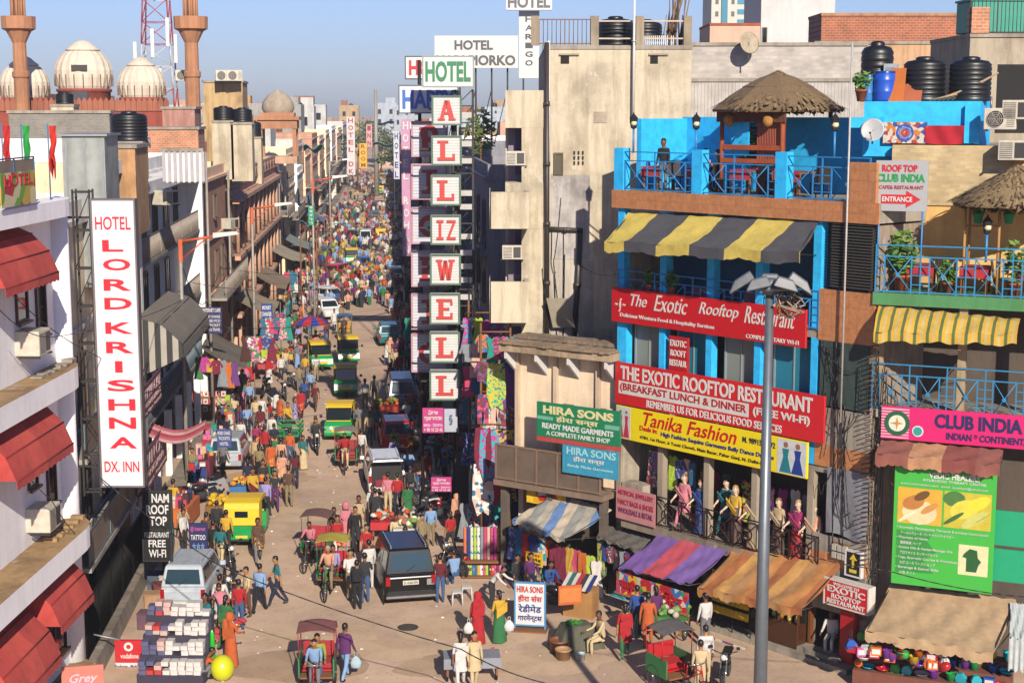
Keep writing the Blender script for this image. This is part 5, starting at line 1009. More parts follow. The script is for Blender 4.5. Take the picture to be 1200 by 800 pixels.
# steel masts carrying the signs
t = E('sign_mast', 'grey steel lattice mast carrying the stacked letter boxes', 'mast', KFA.w(KFA.px(550, 300)[0], 0, -.4), KFA.rot)
b = B(); zt_ = KFA.px(550, 105)[1]
for x in (-.55, 0.1):
    for y in (0, .6): b.box(x, x + .07, y, y + .07, 2.9, zt_, IRON)
for i in range(22):
    z = 3 + (zt_ - 3) * i / 22; b.box(-.55, .17, 0, .05, z, z + .05, IRON); b.cyl((-.52, .03, z), (.13, .03, z + (zt_ - 3) / 22), .02, IRON, n=4)
b.box(-.75, .3, -.1, .7, 0, .3, CONC); b.box(-.6, .2, -.05, .7, .3, 2.9, IRON); b.done('lattice', t)
b = B(); [b.box(-1.9, -.5, .1, .16, KFA.px(550, y)[1], KFA.px(550, y)[1] + .06, IRON) for y in (129, 176, 222, 269, 315, 362, 406, 450)]; b.each('arm', t)
b = B()
for y in (138, 172, 192, 230, 246, 281, 300, 316, 332, 352, 388): z = KFA.px(550, y)[1]; b.box(-.35, .1, -.16, -.01, z, z + .2, M('b9b7b4', 'paint'))
b.each('junction_box', t)
t = E('sign_mast', 'steel posts carrying the rear letter boxes and the HAPPY sign', 'mast', KFB.w(KFB.px(522, 300)[0], 0, -.5), KFB.rot)
b = B(); [b.cyl((x, 0, 0), (x, 0, KFB.px(520, 70)[1]), .07, IRON) for x in (-1.0, .3)]; b.each('post', t)
for x, y, fr, lab in ((555, 140, HFR, 'steel lattice trestle under the long white roof sign'),):
    t = E('sign_trestle', lab, 'trestle', fr.w(fr.px(520, 80)[0], 13, -.3), fr.rot); b = B(); zt_ = fr.px(520, 42)[1] - 13
    for i in range(6): b.cyl((i * .85, 0, 0), (i * .85, 0, zt_), .05, IRON, n=5); b.cyl((i * .85, 0, zt_ * .1), ((i + 1) * .85 if i < 5 else 3.4, .0, zt_ * .6), .035, IRON, n=4)
    b.done('lattice', t)
# narrow vertical signs along the street
def vsign(lab, xl, yt, yb, xr, y, face, txt, tm, name='street_sign'):
    fr = camframe(xl, y); a0, a1, z0, z1 = fr.rect(xl, yt, yb, xr); w, h = a1 - a0, z1 - z0; r = E(name, lab, 'sign', fr.w((a0 + a1) / 2, z0), fr.rot)
    B().box(-w / 2, w / 2, 0, .2, 0, h, face).done('panel', r); n = len(txt)
    TXT([(c, -w * .3, w * .3, h * (1 - (i + .82) / n), h * (1 - (i + .18) / n), tm, .03) for i, c in enumerate(txt) if c != ' '], r, y=-.02)
    b = B(); [b.box(-w / 2, -w / 2 + .06, .21, .27, -min(z0, 3), h, IRON) for _ in (0,)]; b.done('post', r); return r
vsign('pale purple vertical strip sign with white letters left of the rear letter boxes', 470, 140, 300, 481, 74, M('c48fb0', 'paint'), 'HOTEL ROHAN', WHITEP)
vsign('dark blue and white vertical sign in the far right row', 461, 154, 210, 468, 120, M('c6c8d4', 'paint'), 'HOTEL', M('24346e', 'paint'))
vsign('white vertical sign with red letters in the far left row', 406, 137, 205, 416, 190, M('d0cccb', 'paint'), 'HOTEL DK', M('b02a2a', 'paint'))
vsign('yellow vertical sign far down the left row', 421, 168, 197, 430, 215, M('e0b020', 'paint'), 'ROOM', M('a02a20', 'paint'))
vsign('red and white vertical sign above the far tarpaulin', 429, 146, 172, 436, 250, M('cfa0a0', 'paint'), 'INN', M('a02030', 'paint'))
vsign('bright green vertical sign on a pole by the arcaded house', 361, 241, 264, 368, 96, M('12946a', 'paint'), 'जगदीश', WHITEP)
for fr, d, args in ((KFA, .0, ('travel_board', 'pink sign with white Russian words for a travel agency below the letter boxes', 495, 478, 507, 520)), (KFA, .0, ('travel_board', 'second pink Russian travel agency sign standing by the motorbikes', 505, 559, 576, 529))):
    pp = dict(name=args[0], label=args[1])
    sign(args[0], args[1], fr if args[3] < 500 else camframe(517, 56.5), args[2], args[3], args[4], args[5], M('b8327a', 'paint'), [('Джеки', .28, .72, .72, .92, WHITEP, .02), ('турагентство', .08, .92, .48, .66, WHITEP, .02), ('визы · билеты', .06, .94, .26, .4, M('d8c8e8', 'paint'), .01), ('+ 98 10 23 45', .06, .94, .06, .2, WHITEP, .01)], d=d, th=.1, cat='board')
sign('travel_board', 'pale grey board with a dark emblem next to the pink Russian sign', KFA, 520.5, 479, 506, 536, M('aeb4c2', 'paint'), [('§', .35, .65, .3, .75, M('4a5a7a', 'paint'), .03)], d=0, th=.1, cat='board')
# left street signs
for args in (('street_sign', 'red and dark blue box sign with white lines of text by the street lamp', 236, 360, 391, 260, 68, M('2c2a5e', 'paint'), [('INTERNET CAFE', .06, .94, .82, .96, WHITEP, .02), ('MONEY CHANGE', .08, .92, .6, .7, WHITEP, .01), ('STD ISD PCO', .08, .92, .44, .54, WHITEP, .01), ('AIR TICKET', .08, .92, .28, .38, WHITEP, .01), ('TOUR & TRAVEL', .08, .92, .1, .22, WHITEP, .01)]),
             ('street_sign', 'blue board with white words MONEY CHANGER hanging by bright clothes', 306, 356, 373, 319, 84, M('24408a', 'paint'), [('MONEY', .1, .9, .6, .88, WHITEP, .03), ('CHANGER', .06, .94, .15, .45, WHITEP, .03)]),
             ('cafe_sign', 'black board with white letters reading NAM ROOF TOP on the dark cafe front', 168, 576, 618, 200, 49.5, BLACKP, [('NAM', .3, .95, .7, .95, WHITEP, .03), ('ROOF', .08, .92, .38, .64, WHITEP, .03), ('TOP', .2, .85, .06, .32, WHITEP, .03)]),
             ('cafe_sign', 'black board with white letters reading RESTAURANT FREE WI-FI below the roof top board', 168, 621, 656, 200, 49.4, M('121214', 'paint'), [('RESTAURANT', .04, .96, .76, .94, WHITEP, .01), ('FREE', .18, .82, .44, .68, WHITEP, .02), ('WI-FI', .18, .82, .1, .36, WHITEP, .02)]),
             ('phone_sign', 'red and white phone shop sign with a round white mark at the lower left', 134, 750, 776, 167, 44.2, M('c4202a', 'paint'), [('vodafone', .2, .85, .2, .42, WHITEP, .02), ('Recharge · Mobile E', .0, .98, -.3, -.08, M('3a3a6a', 'paint'), .02)]),
             ('street_sign', 'low blue board with lines of white text before the silver car', 254, 503, 524, 271, 63, M('3c4a86', 'paint'), [('MONEY CHANGE', .06, .94, .7, .9, WHITEP, .01), ('TICKETS', .1, .9, .42, .6, WHITEP, .01), ('HOTEL', .2, .8, .12, .3, WHITEP, .01)]),
             ('street_sign', 'dark blue board with pink and white lines near the yellow auto rickshaw', 221, 613, 646, 243, 52.5, M('20285a', 'paint'), [('@ Internet', .1, .9, .7, .9, M('c85a9a', 'paint'), .01), ('TATTOO', .1, .9, .42, .6, WHITEP, .02), ('☆☆☆', .15, .85, .1, .32, M('8ab0e0', 'paint'), .01)])):
    ex = None
    if args[0] == 'phone_sign':
        def ex(r, w, h): b = B(); b.ring((0, h * .72), h * .1, h * .2, -.012, 0, WHITEP, 18); b.done('round_mark', r); B().box(-w / 2, w / 2, -.002, .102, -h * .36, -.003, M('d0d0d4', 'paint')).done('white_band', r); B().cyl((-w * .3, .05, h), (-w * .3 - 1.4, .3, h + .2), .03, GALV).done('arm', r)
    sign(args[0], args[1], camframe(args[2], args[6]), *args[2:6], args[7], args[8], d=0, th=.1, frame=IRON if args[0] == 'cafe_sign' else None, extra=ex)
LWB = F((-8.55, 45), (-8.55, 445))
for lab, xl, yt, yb, xr in (('upper maroon cafe banner along the left balcony beside the white sign', 166, 457, 497, 190), ('lower maroon cafe banner below the pink cloth on the left balcony', 160, 545, 597, 197)):
    sign('cafe_banner', lab, LWB, xl, yt, yb, xr, M('6f3f4c', 'paint', wear=.3), [('NAMAN CAFE', .05, .95, .55, .88, M('c0a0a4', 'paint'), .02), ('ROOF TOP RESTAURANT', .05, .95, .3, .46, M('b09094', 'paint'), .01), ('Indian · Chinese · Continental', .05, .95, .1, .2, M('b09094', 'paint'), .0)], th=.05, cat='banner')
# grey box awning, small awnings of the left row
LWC = F((-9.4, 45), (-9.4, 445))
t = E('canvas_awning', 'long sagging grey canvas awning with striped end on the white balcony house', 'awning', LWC.w(14.2, 8.3), LWC.rot)
pr = [(0, 0), (-.9, -.25), (-1.7, -1.0), (-1.75, -1.5)]; GC = M('7d756a', 'cloth')
b = B(); b.sheet(lambda u, v: (9 * u, _ip(pr, v)[0], _ip(pr, v)[1] - .1 * abs(sin(u * 9)) * v), 20, 9, GC, thick=(0, .015, 0)); b.done('cloth', t)
b = B(); b.mesh([(0.0, y, z) for y, z in pr] + [(0, -.2, -2.2)], [(0, 1, 2, 3, 4)], M('8a8478', 'stripe', ax='Y', w=.22, stripe='2c2a2a,a8a296')); b.done('side_panel', t)
b = B(); [b.cyl((0, y, z - .03), (9, y, z - .03), .02, IRON, n=5) for y, z in pr[1:]]; b.each('frame_bar', t)
for i, (a, z, w, d, c, lab) in enumerate(((34, 4.2, 6, 2.2, '6a6258', 'drooping grey awning over the left stalls before the arcaded house'), (52, 4.6, 7, 2.4, '9a8a70', 'tan awning over bright clothes at the arcaded house'), (68, 4.4, 8, 2.2, '8c7a64', 'faded brown awning further along the arcaded house'), (84, 4.8, 8, 2.5, 'a69a84', 'pale canvas awning at the end of the arcaded house'), (100, 4.5, 7, 2.5, '7f8a84', 'greenish grey awning beyond the arcaded house'), (118, 4.6, 9, 2.5, '8a3a3a', 'dull red awning far along the left row'), (135, 4.6, 8, 2.5, '5f6f8a', 'bluish awning far along the left row'))):
    t = E('shop_awning', lab, 'awning', LWC.w(a, z), LWC.rot, 'awnings along the left row')
    B().sheet(lambda u, v: (w * u, -d * v, -1.1 * v - .15 * sin(v * 3.1) - .06 * sin(u * 13)), 14, 6, M(c, 'cloth'), thick=(0, 0, -.02)).done('cloth', t)
    b = B(); [b.cyl((x, -d, -1.15), (x, -d, -z), .03, M('8a7a64', 'plaster'), n=6) for x in (.1, w - .1)]; b.each('pole', t)
t = E('shade_cloth', 'red and white striped shade cloth slung from a balcony by the lamp pole', 'cloth', AY(178, 495, 58)); B().sheet(lambda u, v: (u * 2.0, -v * 1.0, -.35 * sin(u * 3.1) - .3 * v + .1 * u), 12, 5, M('b06a70', 'cloth', stripe='a83a48,c8a0a0,b85a64', w=.2, ax='Y'), thick=(0, 0, -.01)).done('cloth', t)
# ================================================================= lamps, poles and wires
MY = 30
t = E('floodlight_mast', 'tall grey lamp mast with a cluster of floodlights in the right foreground', 'street lamp', (AY(891, 800, MY).x, MY, 0), -YAW - R(9))
zt_ = AY(905, 338, MY).z; MS = M('767d84', 'metal', rough=.45, met=.5)
B().cyl((0, 0, 0), (0, 0, zt_), .17, MS, r2=.08, n=14).done('pole', t)
b = B(); b.cyl((0, 0, zt_ - .12), (0, 0, zt_ + .2), .15, MS, n=14); b.cyl((0, 0, zt_ - .02), (0, 0, zt_ + .06), .38, MS, n=16); b.done('head_frame', t)
for i, (x, y, tl) in enumerate(((-.55, -.1, .5), (.58, -.1, -.5), (-.22, -.4, .2), (.3, -.38, -.2), (0, .4, 0))):
    b = B(); c = V((x, y, zt_ + .12)); s = .24; m_ = M('75787a', 'paint', wear=.6)
    b.hexa([c + V(q) for q in ((-s, -.2, -.06 - tl * .3), (s, -.2, -.06 + tl * .3), (s, .2, -.06 + tl * .3), (-s, .2, -.06 - tl * .3), (-s * .6, -.12, .13 - tl * .2), (s * .6, -.12, .13 + tl * .2), (s * .6, .12, .13 + tl * .2), (-s * .6, .12, .13 - tl * .2))], m_); fl = b.done('floodlight', t, bev=.015)
    b = B(); b.hexa([c + V(q) for q in ((-s * .9, -.18, -.075 - tl * .3), (s * .9, -.18, -.075 + tl * .3), (s * .9, .18, -.075 + tl * .3), (-s * .9, .18, -.075 - tl * .3), (-s * .9, -.18, -.063 - tl * .3), (s * .9, -.18, -.063 + tl * .3), (s * .9, .18, -.063 + tl * .3), (-s * .9, .18, -.063 - tl * .3))], M('3a3e42', 'glass')); b.done('lens', fl)
b = B()
for i in range(16): q = [V((.32 + random.uniform(-.2, .3), random.uniform(-.2, .2), zt_ - .05 - j * .13)) + V((random.uniform(-.09, .09), random.uniform(-.06, .06), 0)) for j in range(5)]; b.tube(q, .014, M(random.choice(['9a6a44', '7a3a2a', 'b9a890', '4a3a30']), 'plaster'), n=4)
b.done('dry_creeper', t)
def lamp(lab, px_, py_, y, side=1, col='c4572a', h=None):
    p = AY(px_, py_, y); t = E('street_lamp', lab, 'street lamp', (p.x, y, 0), 0, 'street lamps along the left row'); z = p.z
    B().cyl((0, 0, 0), (0, 0, z), .1, M('a39c92', 'paint', wear=.4), r2=.07).done('pole', t)
    b = B(); OR = M(col, 'paint'); b.box(-.07, .1, -.07, .07, z - .9, z + .1, OR); b.cyl((0, 0, z), (side * 1.5, 0, z + .22), .06, OR); b.cyl((0, 0, z - .8), (side * 1.1, 0, z + .12), .03, OR); b.done('bracket', t)
    b = B(); b.hexa([(side * 1.4, -.16, z + .15), (side * 2.5, -.1, z + .3), (side * 2.5, .1, z + .3), (side * 1.4, .16, z + .15), (side * 1.4, -.1, z + .36), (side * 2.4, -.06, z + .42), (side * 2.4, .06, z + .42), (side * 1.4, .1, z + .36)], M('b8b8b4', 'paint')); b.done('lamp_head', t)
lamp('near street lamp with an orange bracket by the white balcony house', 211, 283, 67); lamp('second street lamp with orange bracket before the arcaded house', 295, 245, 96); lamp('street lamp with orange bracket beyond the arcaded house', 366, 212, 110); lamp('far street lamp in front of the left row', 386, 190, 170, col='a8a090')
for i, (px_, yt, y, lab) in enumerate(((241, 178, 80, 'grey utility pole by the brick house'), (267, 200, 92, 'utility pole with pipes at the brick house corner'), (327, 210, 140, 'thin utility pole in the far left row'), (440, 105, 300, 'tall thin mast at the far street end'))):
    p = AY(px_, yt, y); t = tag(B().cyl((0, 0, 0), (0, 0, p.z), .09 if i < 3 else .5, M('9a948a', 'paint', wear=.4), r2=.06 if i < 3 else .3).done('utility_pole', loc=(p.x, y, 0)), lab, 'pole')
def wire(lab, pts, r=.012, sag=.3):
    b = B(); q = []
    for p0, p1 in zip(pts, pts[1:]):
        for i in range(12): f = i / 12; p = V(p0).lerp(V(p1), f); p.z -= sag * 4 * f * (1 - f); q.append(p)
    q.append(V(pts[-1])); o = q[0]; b.tube([p - o for p in q], r, M('1c1b1c', 'paint'), n=4); tag(b.done('cable', loc=o), lab, 'cable')
wire('long black cable crossing low over the street from the left sign to the mast', [AY(118, 560, 43), AY(262, 665, 41), AY(540, 760, 38), AY(640, 800, 36)], .016, .1)
wire('thin cable crossing in front of the right shops towards the green panels', [AY(890, 632, 30), AY(1040, 668, 32), AY(1215, 700, 33)], .014, .1)
wire('thin cable from the lower left hotel to the street lamp', [AY(-5, 358, 36), AY(60, 395, 38), AY(212, 352, 66)], .012, .2)
wire('cable sagging across the white vertical sign', [AY(0, 330, 38.5), AY(110, 415, 42), AY(215, 455, 66)], .012, .2)
wire('cable bundle drooping on the white hotel wall', [AY(0, 505, 37), AY(60, 585, 38), AY(108, 640, 43)], .012, .2)
for i, (q0, q1, lab) in enumerate((((602, 150, 57), (640, 108, 58)), ((600, 240, 57), (636, 115, 58)), ((655, 270, 57), (700, 335, 57)), ((650, 300, 57.5), (720, 310, 51)), ((610, 380, 57), (636, 250, 58))) and [((602, 150, 57), (640, 108, 58), 'upper loose wire on the cream house front'), ((600, 250, 57), (636, 115, 58), 'steep loose wire on the cream house front'), ((650, 270, 57.2), (700, 340, 57), 'loose wire below the branch pipe of the cream house'), ((660, 290, 57.2), (722, 322, 51), 'wire strung from the cream house to the red script sign'), ((606, 385, 57), (636, 250, 58), 'long hanging wire at the corner of the cream house')]):
    wire(lab, [AY(*q0), AY(*q1)], .014, .35)
for i, (px_, y0, y1, lab) in enumerate(((938, 397, 640, 'loose black wires hanging over the orange tiled pier'), (951, 470, 640, 'second bundle of wires hanging on the tiled pier'))):
    a = EXO.px(980 + i * 12, 500)[0]; wire(lab, [EXO.w(a, EXO.px(980, y0)[1], .12), EXO.w(a + .1, EXO.px(980, y1)[1], .14)], .02, .0)
t = E('conduit_pipe', 'thin white conduit pipe rising along the tiled pier to the roof', 'pipe', EXO.w(EXO.px(1000, 300)[0] - .1, 0, .22)); zz = EXO.px(998, 50, .2)[1]; B().cyl((0, 0, 7.2), (.0, 0, zz), .03, M('b8b4ae', 'paint', wear=.5)).done('tube', t)
# ================================================================= vehicles (front faces +y, rear faces -y, origin on the ground)
TYRE, RIM, CHR = M('19191a', 'paint', rough=.85), M('9c9ea0', 'metal'), M('c4c6c8', 'metal', rough=.2)
LAMP_R, LAMP_W, LAMP_O = M('a3121a', 'gloss'), M('d8d8cc', 'gloss'), M('c8661a', 'gloss')
WIN = M('1b262b', 'glass')
def wheel(t, x, y, r, w, name='wheel', spokes=0):
    b = B(); b.lathe([(r * .62, -w / 2), (r * .95, -w / 2), (r, -w * .3), (r, w * .3), (r * .95, w / 2), (r * .62, w / 2), (r * .62, -w / 2)], TYRE, (x, y, r), n=18, ax=Matrix.Rotation(R(90), 3, 'Y')); o = b.done(name, t)
    b = B(); b.cyl((x - w * .42, y, r), (x + w * .42, y, r), r * .62, RIM, n=16); b.cyl((x - w * .5, y, r), (x + w * .5, y, r), r * .16, M('55585a', 'metal'), n=10)
    for k in range(5): t_ = 2 * pi * k / 5; b.box(x - w * .46, x + w * .46, y + r * .4 * cos(t_) - .03, y + r * .4 * cos(t_) + .03, r + r * .4 * sin(t_) - .03, r + r * .4 * sin(t_) + .03, M('3a3c3e', 'metal'))
    b.done('rim', o)
def spoked(t, x, y, r, name='wheel', th=.02, n=10, m=None):
    b = B(); b.lathe([(r - th * 2, -th), (r - th, -th * 1.3), (r, 0), (r - th, th * 1.3), (r - th * 2, th), (r - th * 2, -th)], TYRE, (x, y, r), n=22, ax=Matrix.Rotation(R(90), 3, 'Y')); o = b.done(name, t)
    b = B(); b.cyl((x - .04, y, r), (x + .04, y, r), .03, CHR, n=6)
    for k in range(n): b.cyl((x, y, r), (x, y + (r - th) * cos(2 * pi * k / n), r + (r - th) * sin(2 * pi * k / n)), .004, CHR, n=3, caps=False)
    b.done('spokes', o)
def pane(b, q, u0, u1, v0, v1, m, off=.012):
    """panel inside the quad q (bl, br, tr, tl), lifted along its normal"""
    q = [V(p) for p in q]; n = (q[1] - q[0]).cross(q[3] - q[0]).normalized() * off
    f = lambda u, v: q[0].lerp(q[1], u).lerp(q[3].lerp(q[2], u), v)
    p = [f(u0, v0), f(u1, v0), f(u1, v1), f(u0, v1)]; b.hexa([x - n * .5 for x in p] + [x + n for x in p], m)
def car(label, loc, rot, col, Lc=3.7, Wc=1.55, H=1.5, hood=.85, rear=.1, belt=.88, name='parked_car', plate=None, dark=False, rails=False, kind='gloss', group=None, hatch=False, bumper=None, spare=False, boot=0.0):
    t = E(name, label, 'car', loc, rot, group); m = M(col, kind, k=.85, wear=.4); w = Wc / 2; y0, y1 = -Lc / 2, Lc / 2; zb = .24
    st = [(y0, .9, zb + .12, belt - .12), (y0 + .1, .97, zb, belt - .02), (y0 + .4, 1, zb, belt), (0, 1, zb, belt), (y1 - hood, 1, zb, belt - .01), (y1 - .3, .96, zb, belt - .13), (y1 - .06, .88, zb + .05, belt - .24), (y1, .8, zb + .16, belt - .34)]
    b = B(); vs = []
    for y, k, a, z in st:
        ww = w * k; vs += [(-ww * .9, y, a), (-ww, y, a + (z - a) * .35), (-ww, y, z - .1), (-ww * .95, y, z), (ww * .95, y, z), (ww, y, z - .1), (ww, y, a + (z - a) * .35), (ww * .9, y, a)]
    n = 8; fs = [(j * n + i, (j + 1) * n + i, (j + 1) * n + (i + 1) % n, j * n + (i + 1) % n) for j in range(len(st) - 1) for i in range(n)] + [tuple(range(n)), tuple(range(len(vs) - 1, len(vs) - n - 1, -1))]
    b.mesh(vs, fs, m); b.done('body', t, bev=.02)
    g = w * .93; r_ = w * .78; yb0, yb1 = y0 + .06 + boot, y1 - hood + .05; yt0, yt1 = y0 + .1 + rear + boot, y1 - hood - .55; zt = H
    P = [(-g, yb0, belt - .01), (g, yb0, belt - .01), (g, yb1, belt - .01), (-g, yb1, belt - .01), (-r_, yt0, zt - .04), (r_, yt0, zt - .04), (r_, yt1, zt - .04), (-r_, yt1, zt - .04)]
    b = B(); b.hexa(P, m); b.hexa([(-r_, yt0, zt - .04), (r_, yt0, zt - .04), (r_, yt1, zt - .04), (-r_, yt1, zt - .04), (-r_ * .9, yt0 + .1, zt), (r_ * .9, yt0 + .1, zt), (r_ * .9, yt1 - .12, zt), (-r_ * .9, yt1 - .12, zt)], m); b.done('cabin', t, bev=.02)
    for q, us, nm in (((0, 1, 5, 4), ((.08, .92),), 'rear_window'), ((2, 3, 7, 6), ((.06, .94),), 'windscreen'), ((1, 2, 6, 5), ((.05, .34), (.38, .66), (.69, .93)) if Lc > 4 else ((.07, .47), (.51, .92)), 'side_window'), ((3, 0, 4, 7), ((.07, .31), (.34, .62), (.66, .95)) if Lc > 4 else ((.08, .49), (.53, .93)), 'side_window')):
        for u0, u1 in us: b = B(); pane(b, [P[i] for i in q], u0, u1, .14, .86, M('2e4450', 'glass') if nm == 'rear_window' and not hatch else WIN); b.done(nm, t)
    bm = bumper or M('3a3a3c' if kind != 'gloss' else col, 'gloss', wear=.3)
    B().box(-w * .96, w * .96, y0 - .07, y0 + .1, zb + .06, zb + .3, bm).done('rear_bumper', t, bev=.03); B().box(-w * .92, w * .92, y1 - .1, y1 + .05, zb + .06, zb + .28, bm).done('front_bumper', t, bev=.03)
    for s in (-1, 1):
        B().box(s * w * .78, s * w * .95, y0 - .02, y0 + .09, belt - .38, belt - .08, LAMP_R).done('tail_light', t, bev=.01)
        B().box(s * w * .55, s * w * .86, y1 - .12, y1 + .01, belt - .5, belt - .33, LAMP_W).done('headlight', t, bev=.02)
        b = B(); b.box(s * w * .98, s * (w + .17), yb1 - .42, yb1 - .32, belt + .0, belt + .16, m); b.done('mirror', t, bev=.02)
        for y in (y0 + .62, y1 - .68):
            wheel(t, s * (w - .075), y, .3 if Lc < 4 else .34, .17)
            b = B(); b.lathe([(.34 if Lc < 4 else .39, -.02), (.36 if Lc < 4 else .41, 0), (.30, .01)], BLACKP, (s * (w - .0), y, .31), n=16, ax=Matrix.Rotation(R(90 * s), 3, 'Y')); b.done('wheel_arch', t)
        for yy in (-.28 * Lc / 3.7, .22 * Lc / 3.7): B().box(s * w * 1.0, s * (w + .02), yy, yy + .14, belt - .14, belt - .11, CHR).done('door_handle', t)
        if rails: b = B(); b.box(s * r_ * .86 - .02, s * r_ * .86 + .02, yt0 + .25, yt1 - .2, zt + .02, zt + .06, CHR if dark else m); [b.box(s * r_ * .86 - .02, s * r_ * .86 + .02, y, y + .08, zt - .01, zt + .03, BLACKP) for y in (yt0 + .3, yt1 - .35)]; b.done('roof_rail', t)
    b = B(); b.box(-.26, .26, y0 - .075 if not dark else y0 - .03, y0 - .01, belt - .36 if dark else zb + .12, belt - .22 if dark else zb + .25, M('d6d2c0', 'paint')); pl = b.done('number_plate', t)
    if plate: TXT([(plate, -.23, .23, belt - .335, belt - .245, BLACKP, .02)], pl, y=y0 - .035)
    if dark: B().box(-w * .95, w * .95, y0 - .085, y0 - .065, zb + .1, zb + .17, CHR).done('chrome_strip', t); B().box(w * .62, w * .9, y0 - .02, y0 + .06, belt - .4, belt - .2, M('8a8c8c', 'paint')).done('badge', t)
    b = B(); b.cyl((-.12, yb0 - .03, belt + .06), (.15, (yb0 + yt0) / 2 - .05, belt + .25), .009, BLACKP, n=4); b.done('wiper', t)
    if hatch:
        b = B(); b.hexa([(-r_, yt0 - .85, zt + .12), (r_, yt0 - .85, zt + .12), (r_, yt0, zt + .02), (-r_, yt0, zt + .02), (-r_, yt0 - .83, zt + .18), (r_, yt0 - .83, zt + .18), (r_, yt0, zt + .08), (-r_, yt0, zt + .08)], m); h = b.done('open_hatch', t, bev=.02)
        b = B(); b.hexa([(-r_ * .8, yt0 - .72, zt + .175), (r_ * .8, yt0 - .72, zt + .175), (r_ * .8, yt0 - .2, zt + .11), (-r_ * .8, yt0 - .2, zt + .11), (-r_ * .8, yt0 - .72, zt + .19), (r_ * .8, yt0 - .72, zt + .19), (r_ * .8, yt0 - .2, zt + .125), (-r_ * .8, yt0 - .2, zt + .125)], WIN); b.done('hatch_window', h)
        b = B(); b.box(-g * .86, g * .86, y0 - .025, y0 + .09, .5, belt + .42, M('1c1a1a', 'paint')); b.done('boot_opening', t)
        for i, (x, z, s, c) in enumerate(((-.35, .52, .32, '8a2a3a'), (.05, .52, .28, '4a5a8a'), (.38, .52, .3, 'b8b4ac'), (-.1, .8, .22, 'b03a3a'))): tag(B().box(-s / 2, s / 2, 0, .12, 0, s * .9, M(c, 'cloth')).done('luggage_bag', loc=(V(loc) + Matrix.Rotation(rot, 3, 'Z') @ V((x, y0 - .16, z)))[:], rot=rot, bev=.04), ['maroon', 'blue', 'pale grey', 'bright red'][i] + ' bag in the open boot of the white van', 'bag')
    return t
def auto_rick(label, loc, rot, first=[None]):
    if first[0]: return dup(first[0], loc, rot, label)
    t = E('auto_rickshaw', label, 'auto rickshaw', loc, rot, 'green and yellow auto rickshaws'); first[0] = t
    GRN, YE = M('1f8a48', 'gloss', k=.85), M('e8c01c', 'paint', wear=.2); w = .66
    b = B(); b.prism([(-1.3, .32), (-1.3, .86), (-.5, .86), (-.42, .42), (.45, .42), (.55, .95), (.95, .98), (1.2, .8), (1.32, .45), (1.25, .3)], -w, w, GRN, ax='x'); o = b.done('body', t, bev=.04)
    b = B(); b.prism([(-1.26, .87), (-1.22, 1.5), (-1.1, 1.7), (-.6, 1.78), (.3, 1.76), (.62, 1.66), (.66, 1.6), (.3, 1.62), (-.9, 1.6), (-1.0, 1.5), (-.98, .87)], -w * .98, w * .98, YE, ax='x'); b.done('canopy', t, bev=.03)
    for s in (-1, 1):
        b = B(); b.box(s * w * .955, s * w * .985, -1.1, -.45, .87, 1.58, YE); b.done('side_flap', t)
        b = B(); b.cyl((s * w * .9, .62, .95), (s * w * .93, .55, 1.64), .03, BLACKP, n=6); b.done('windscreen_post', t)
        B().cyl((s * w * .7, -1.33, .62), (s * w * .7, -1.29, .62), .07, LAMP_R, n=12).done('tail_light', t); wheel(t, s * (w - .1), -.85, .22, .12)
        b = B(); b.cyl((s * w * .9, .7, 1.15), (s * (w + .2), .74, 1.2), .012, BLACKP, n=4); b.box(s * (w + .14), s * (w + .28), .73, .75, 1.13, 1.28, BLACKP); b.done('mirror', t)
    B().box(-.24, .24, -1.285, -1.24, 1.2, 1.42, WIN).done('rear_window', t)
    b = B(); pane(b, [(w * .9, .75, .99), (-w * .9, .75, .99), (-w * .92, .62, 1.58), (w * .92, .62, 1.58)], .03, .97, .03, .97, WIN); b.done('windscreen', t)
    B().box(-w * .9, w * .9, .7, .8, .93, 1.0, YE).done('dashboard', t); B().box(-.3, .3, 1.3, 1.36, .52, .66, YE).done('yellow_front_panel', t)
    for s in (-1, 1): B().cyl((s * .32, 1.2, .72), (s * .32, 1.32, .72), .1, LAMP_W, n=14).done('headlight', t)
    wheel(t, 0, 1.18, .22, .11, 'front_wheel'); B().box(-.14, .14, .98, 1.42, .42, .5, GRN).done('mudguard', t, bev=.03)
    B().box(-w * .85, w * .85, -.95, -.45, .5, .62, M('2a2422', 'cloth')).box(-w * .85, w * .85, -1.0, -.9, .6, 1.15, M('2a2422', 'cloth')).done('passenger_seat', t, bev=.03); B().box(-.25, .25, -.1, .25, .44, .66, M('2a2422', 'cloth')).done('driver_seat', t, bev=.03)
    B().box(-.22, .22, -1.33, -1.3, .42, .52, M('d8c84a', 'paint')).done('number_plate', t); B().box(-w, w, -1.36, -1.3, .3, .36, BLACKP).done('bumper', t)
    B().box(-w * 1.005, w * 1.005, -1.28, -.5, .74, .8, YE).done('yellow_stripe', t)
    return t
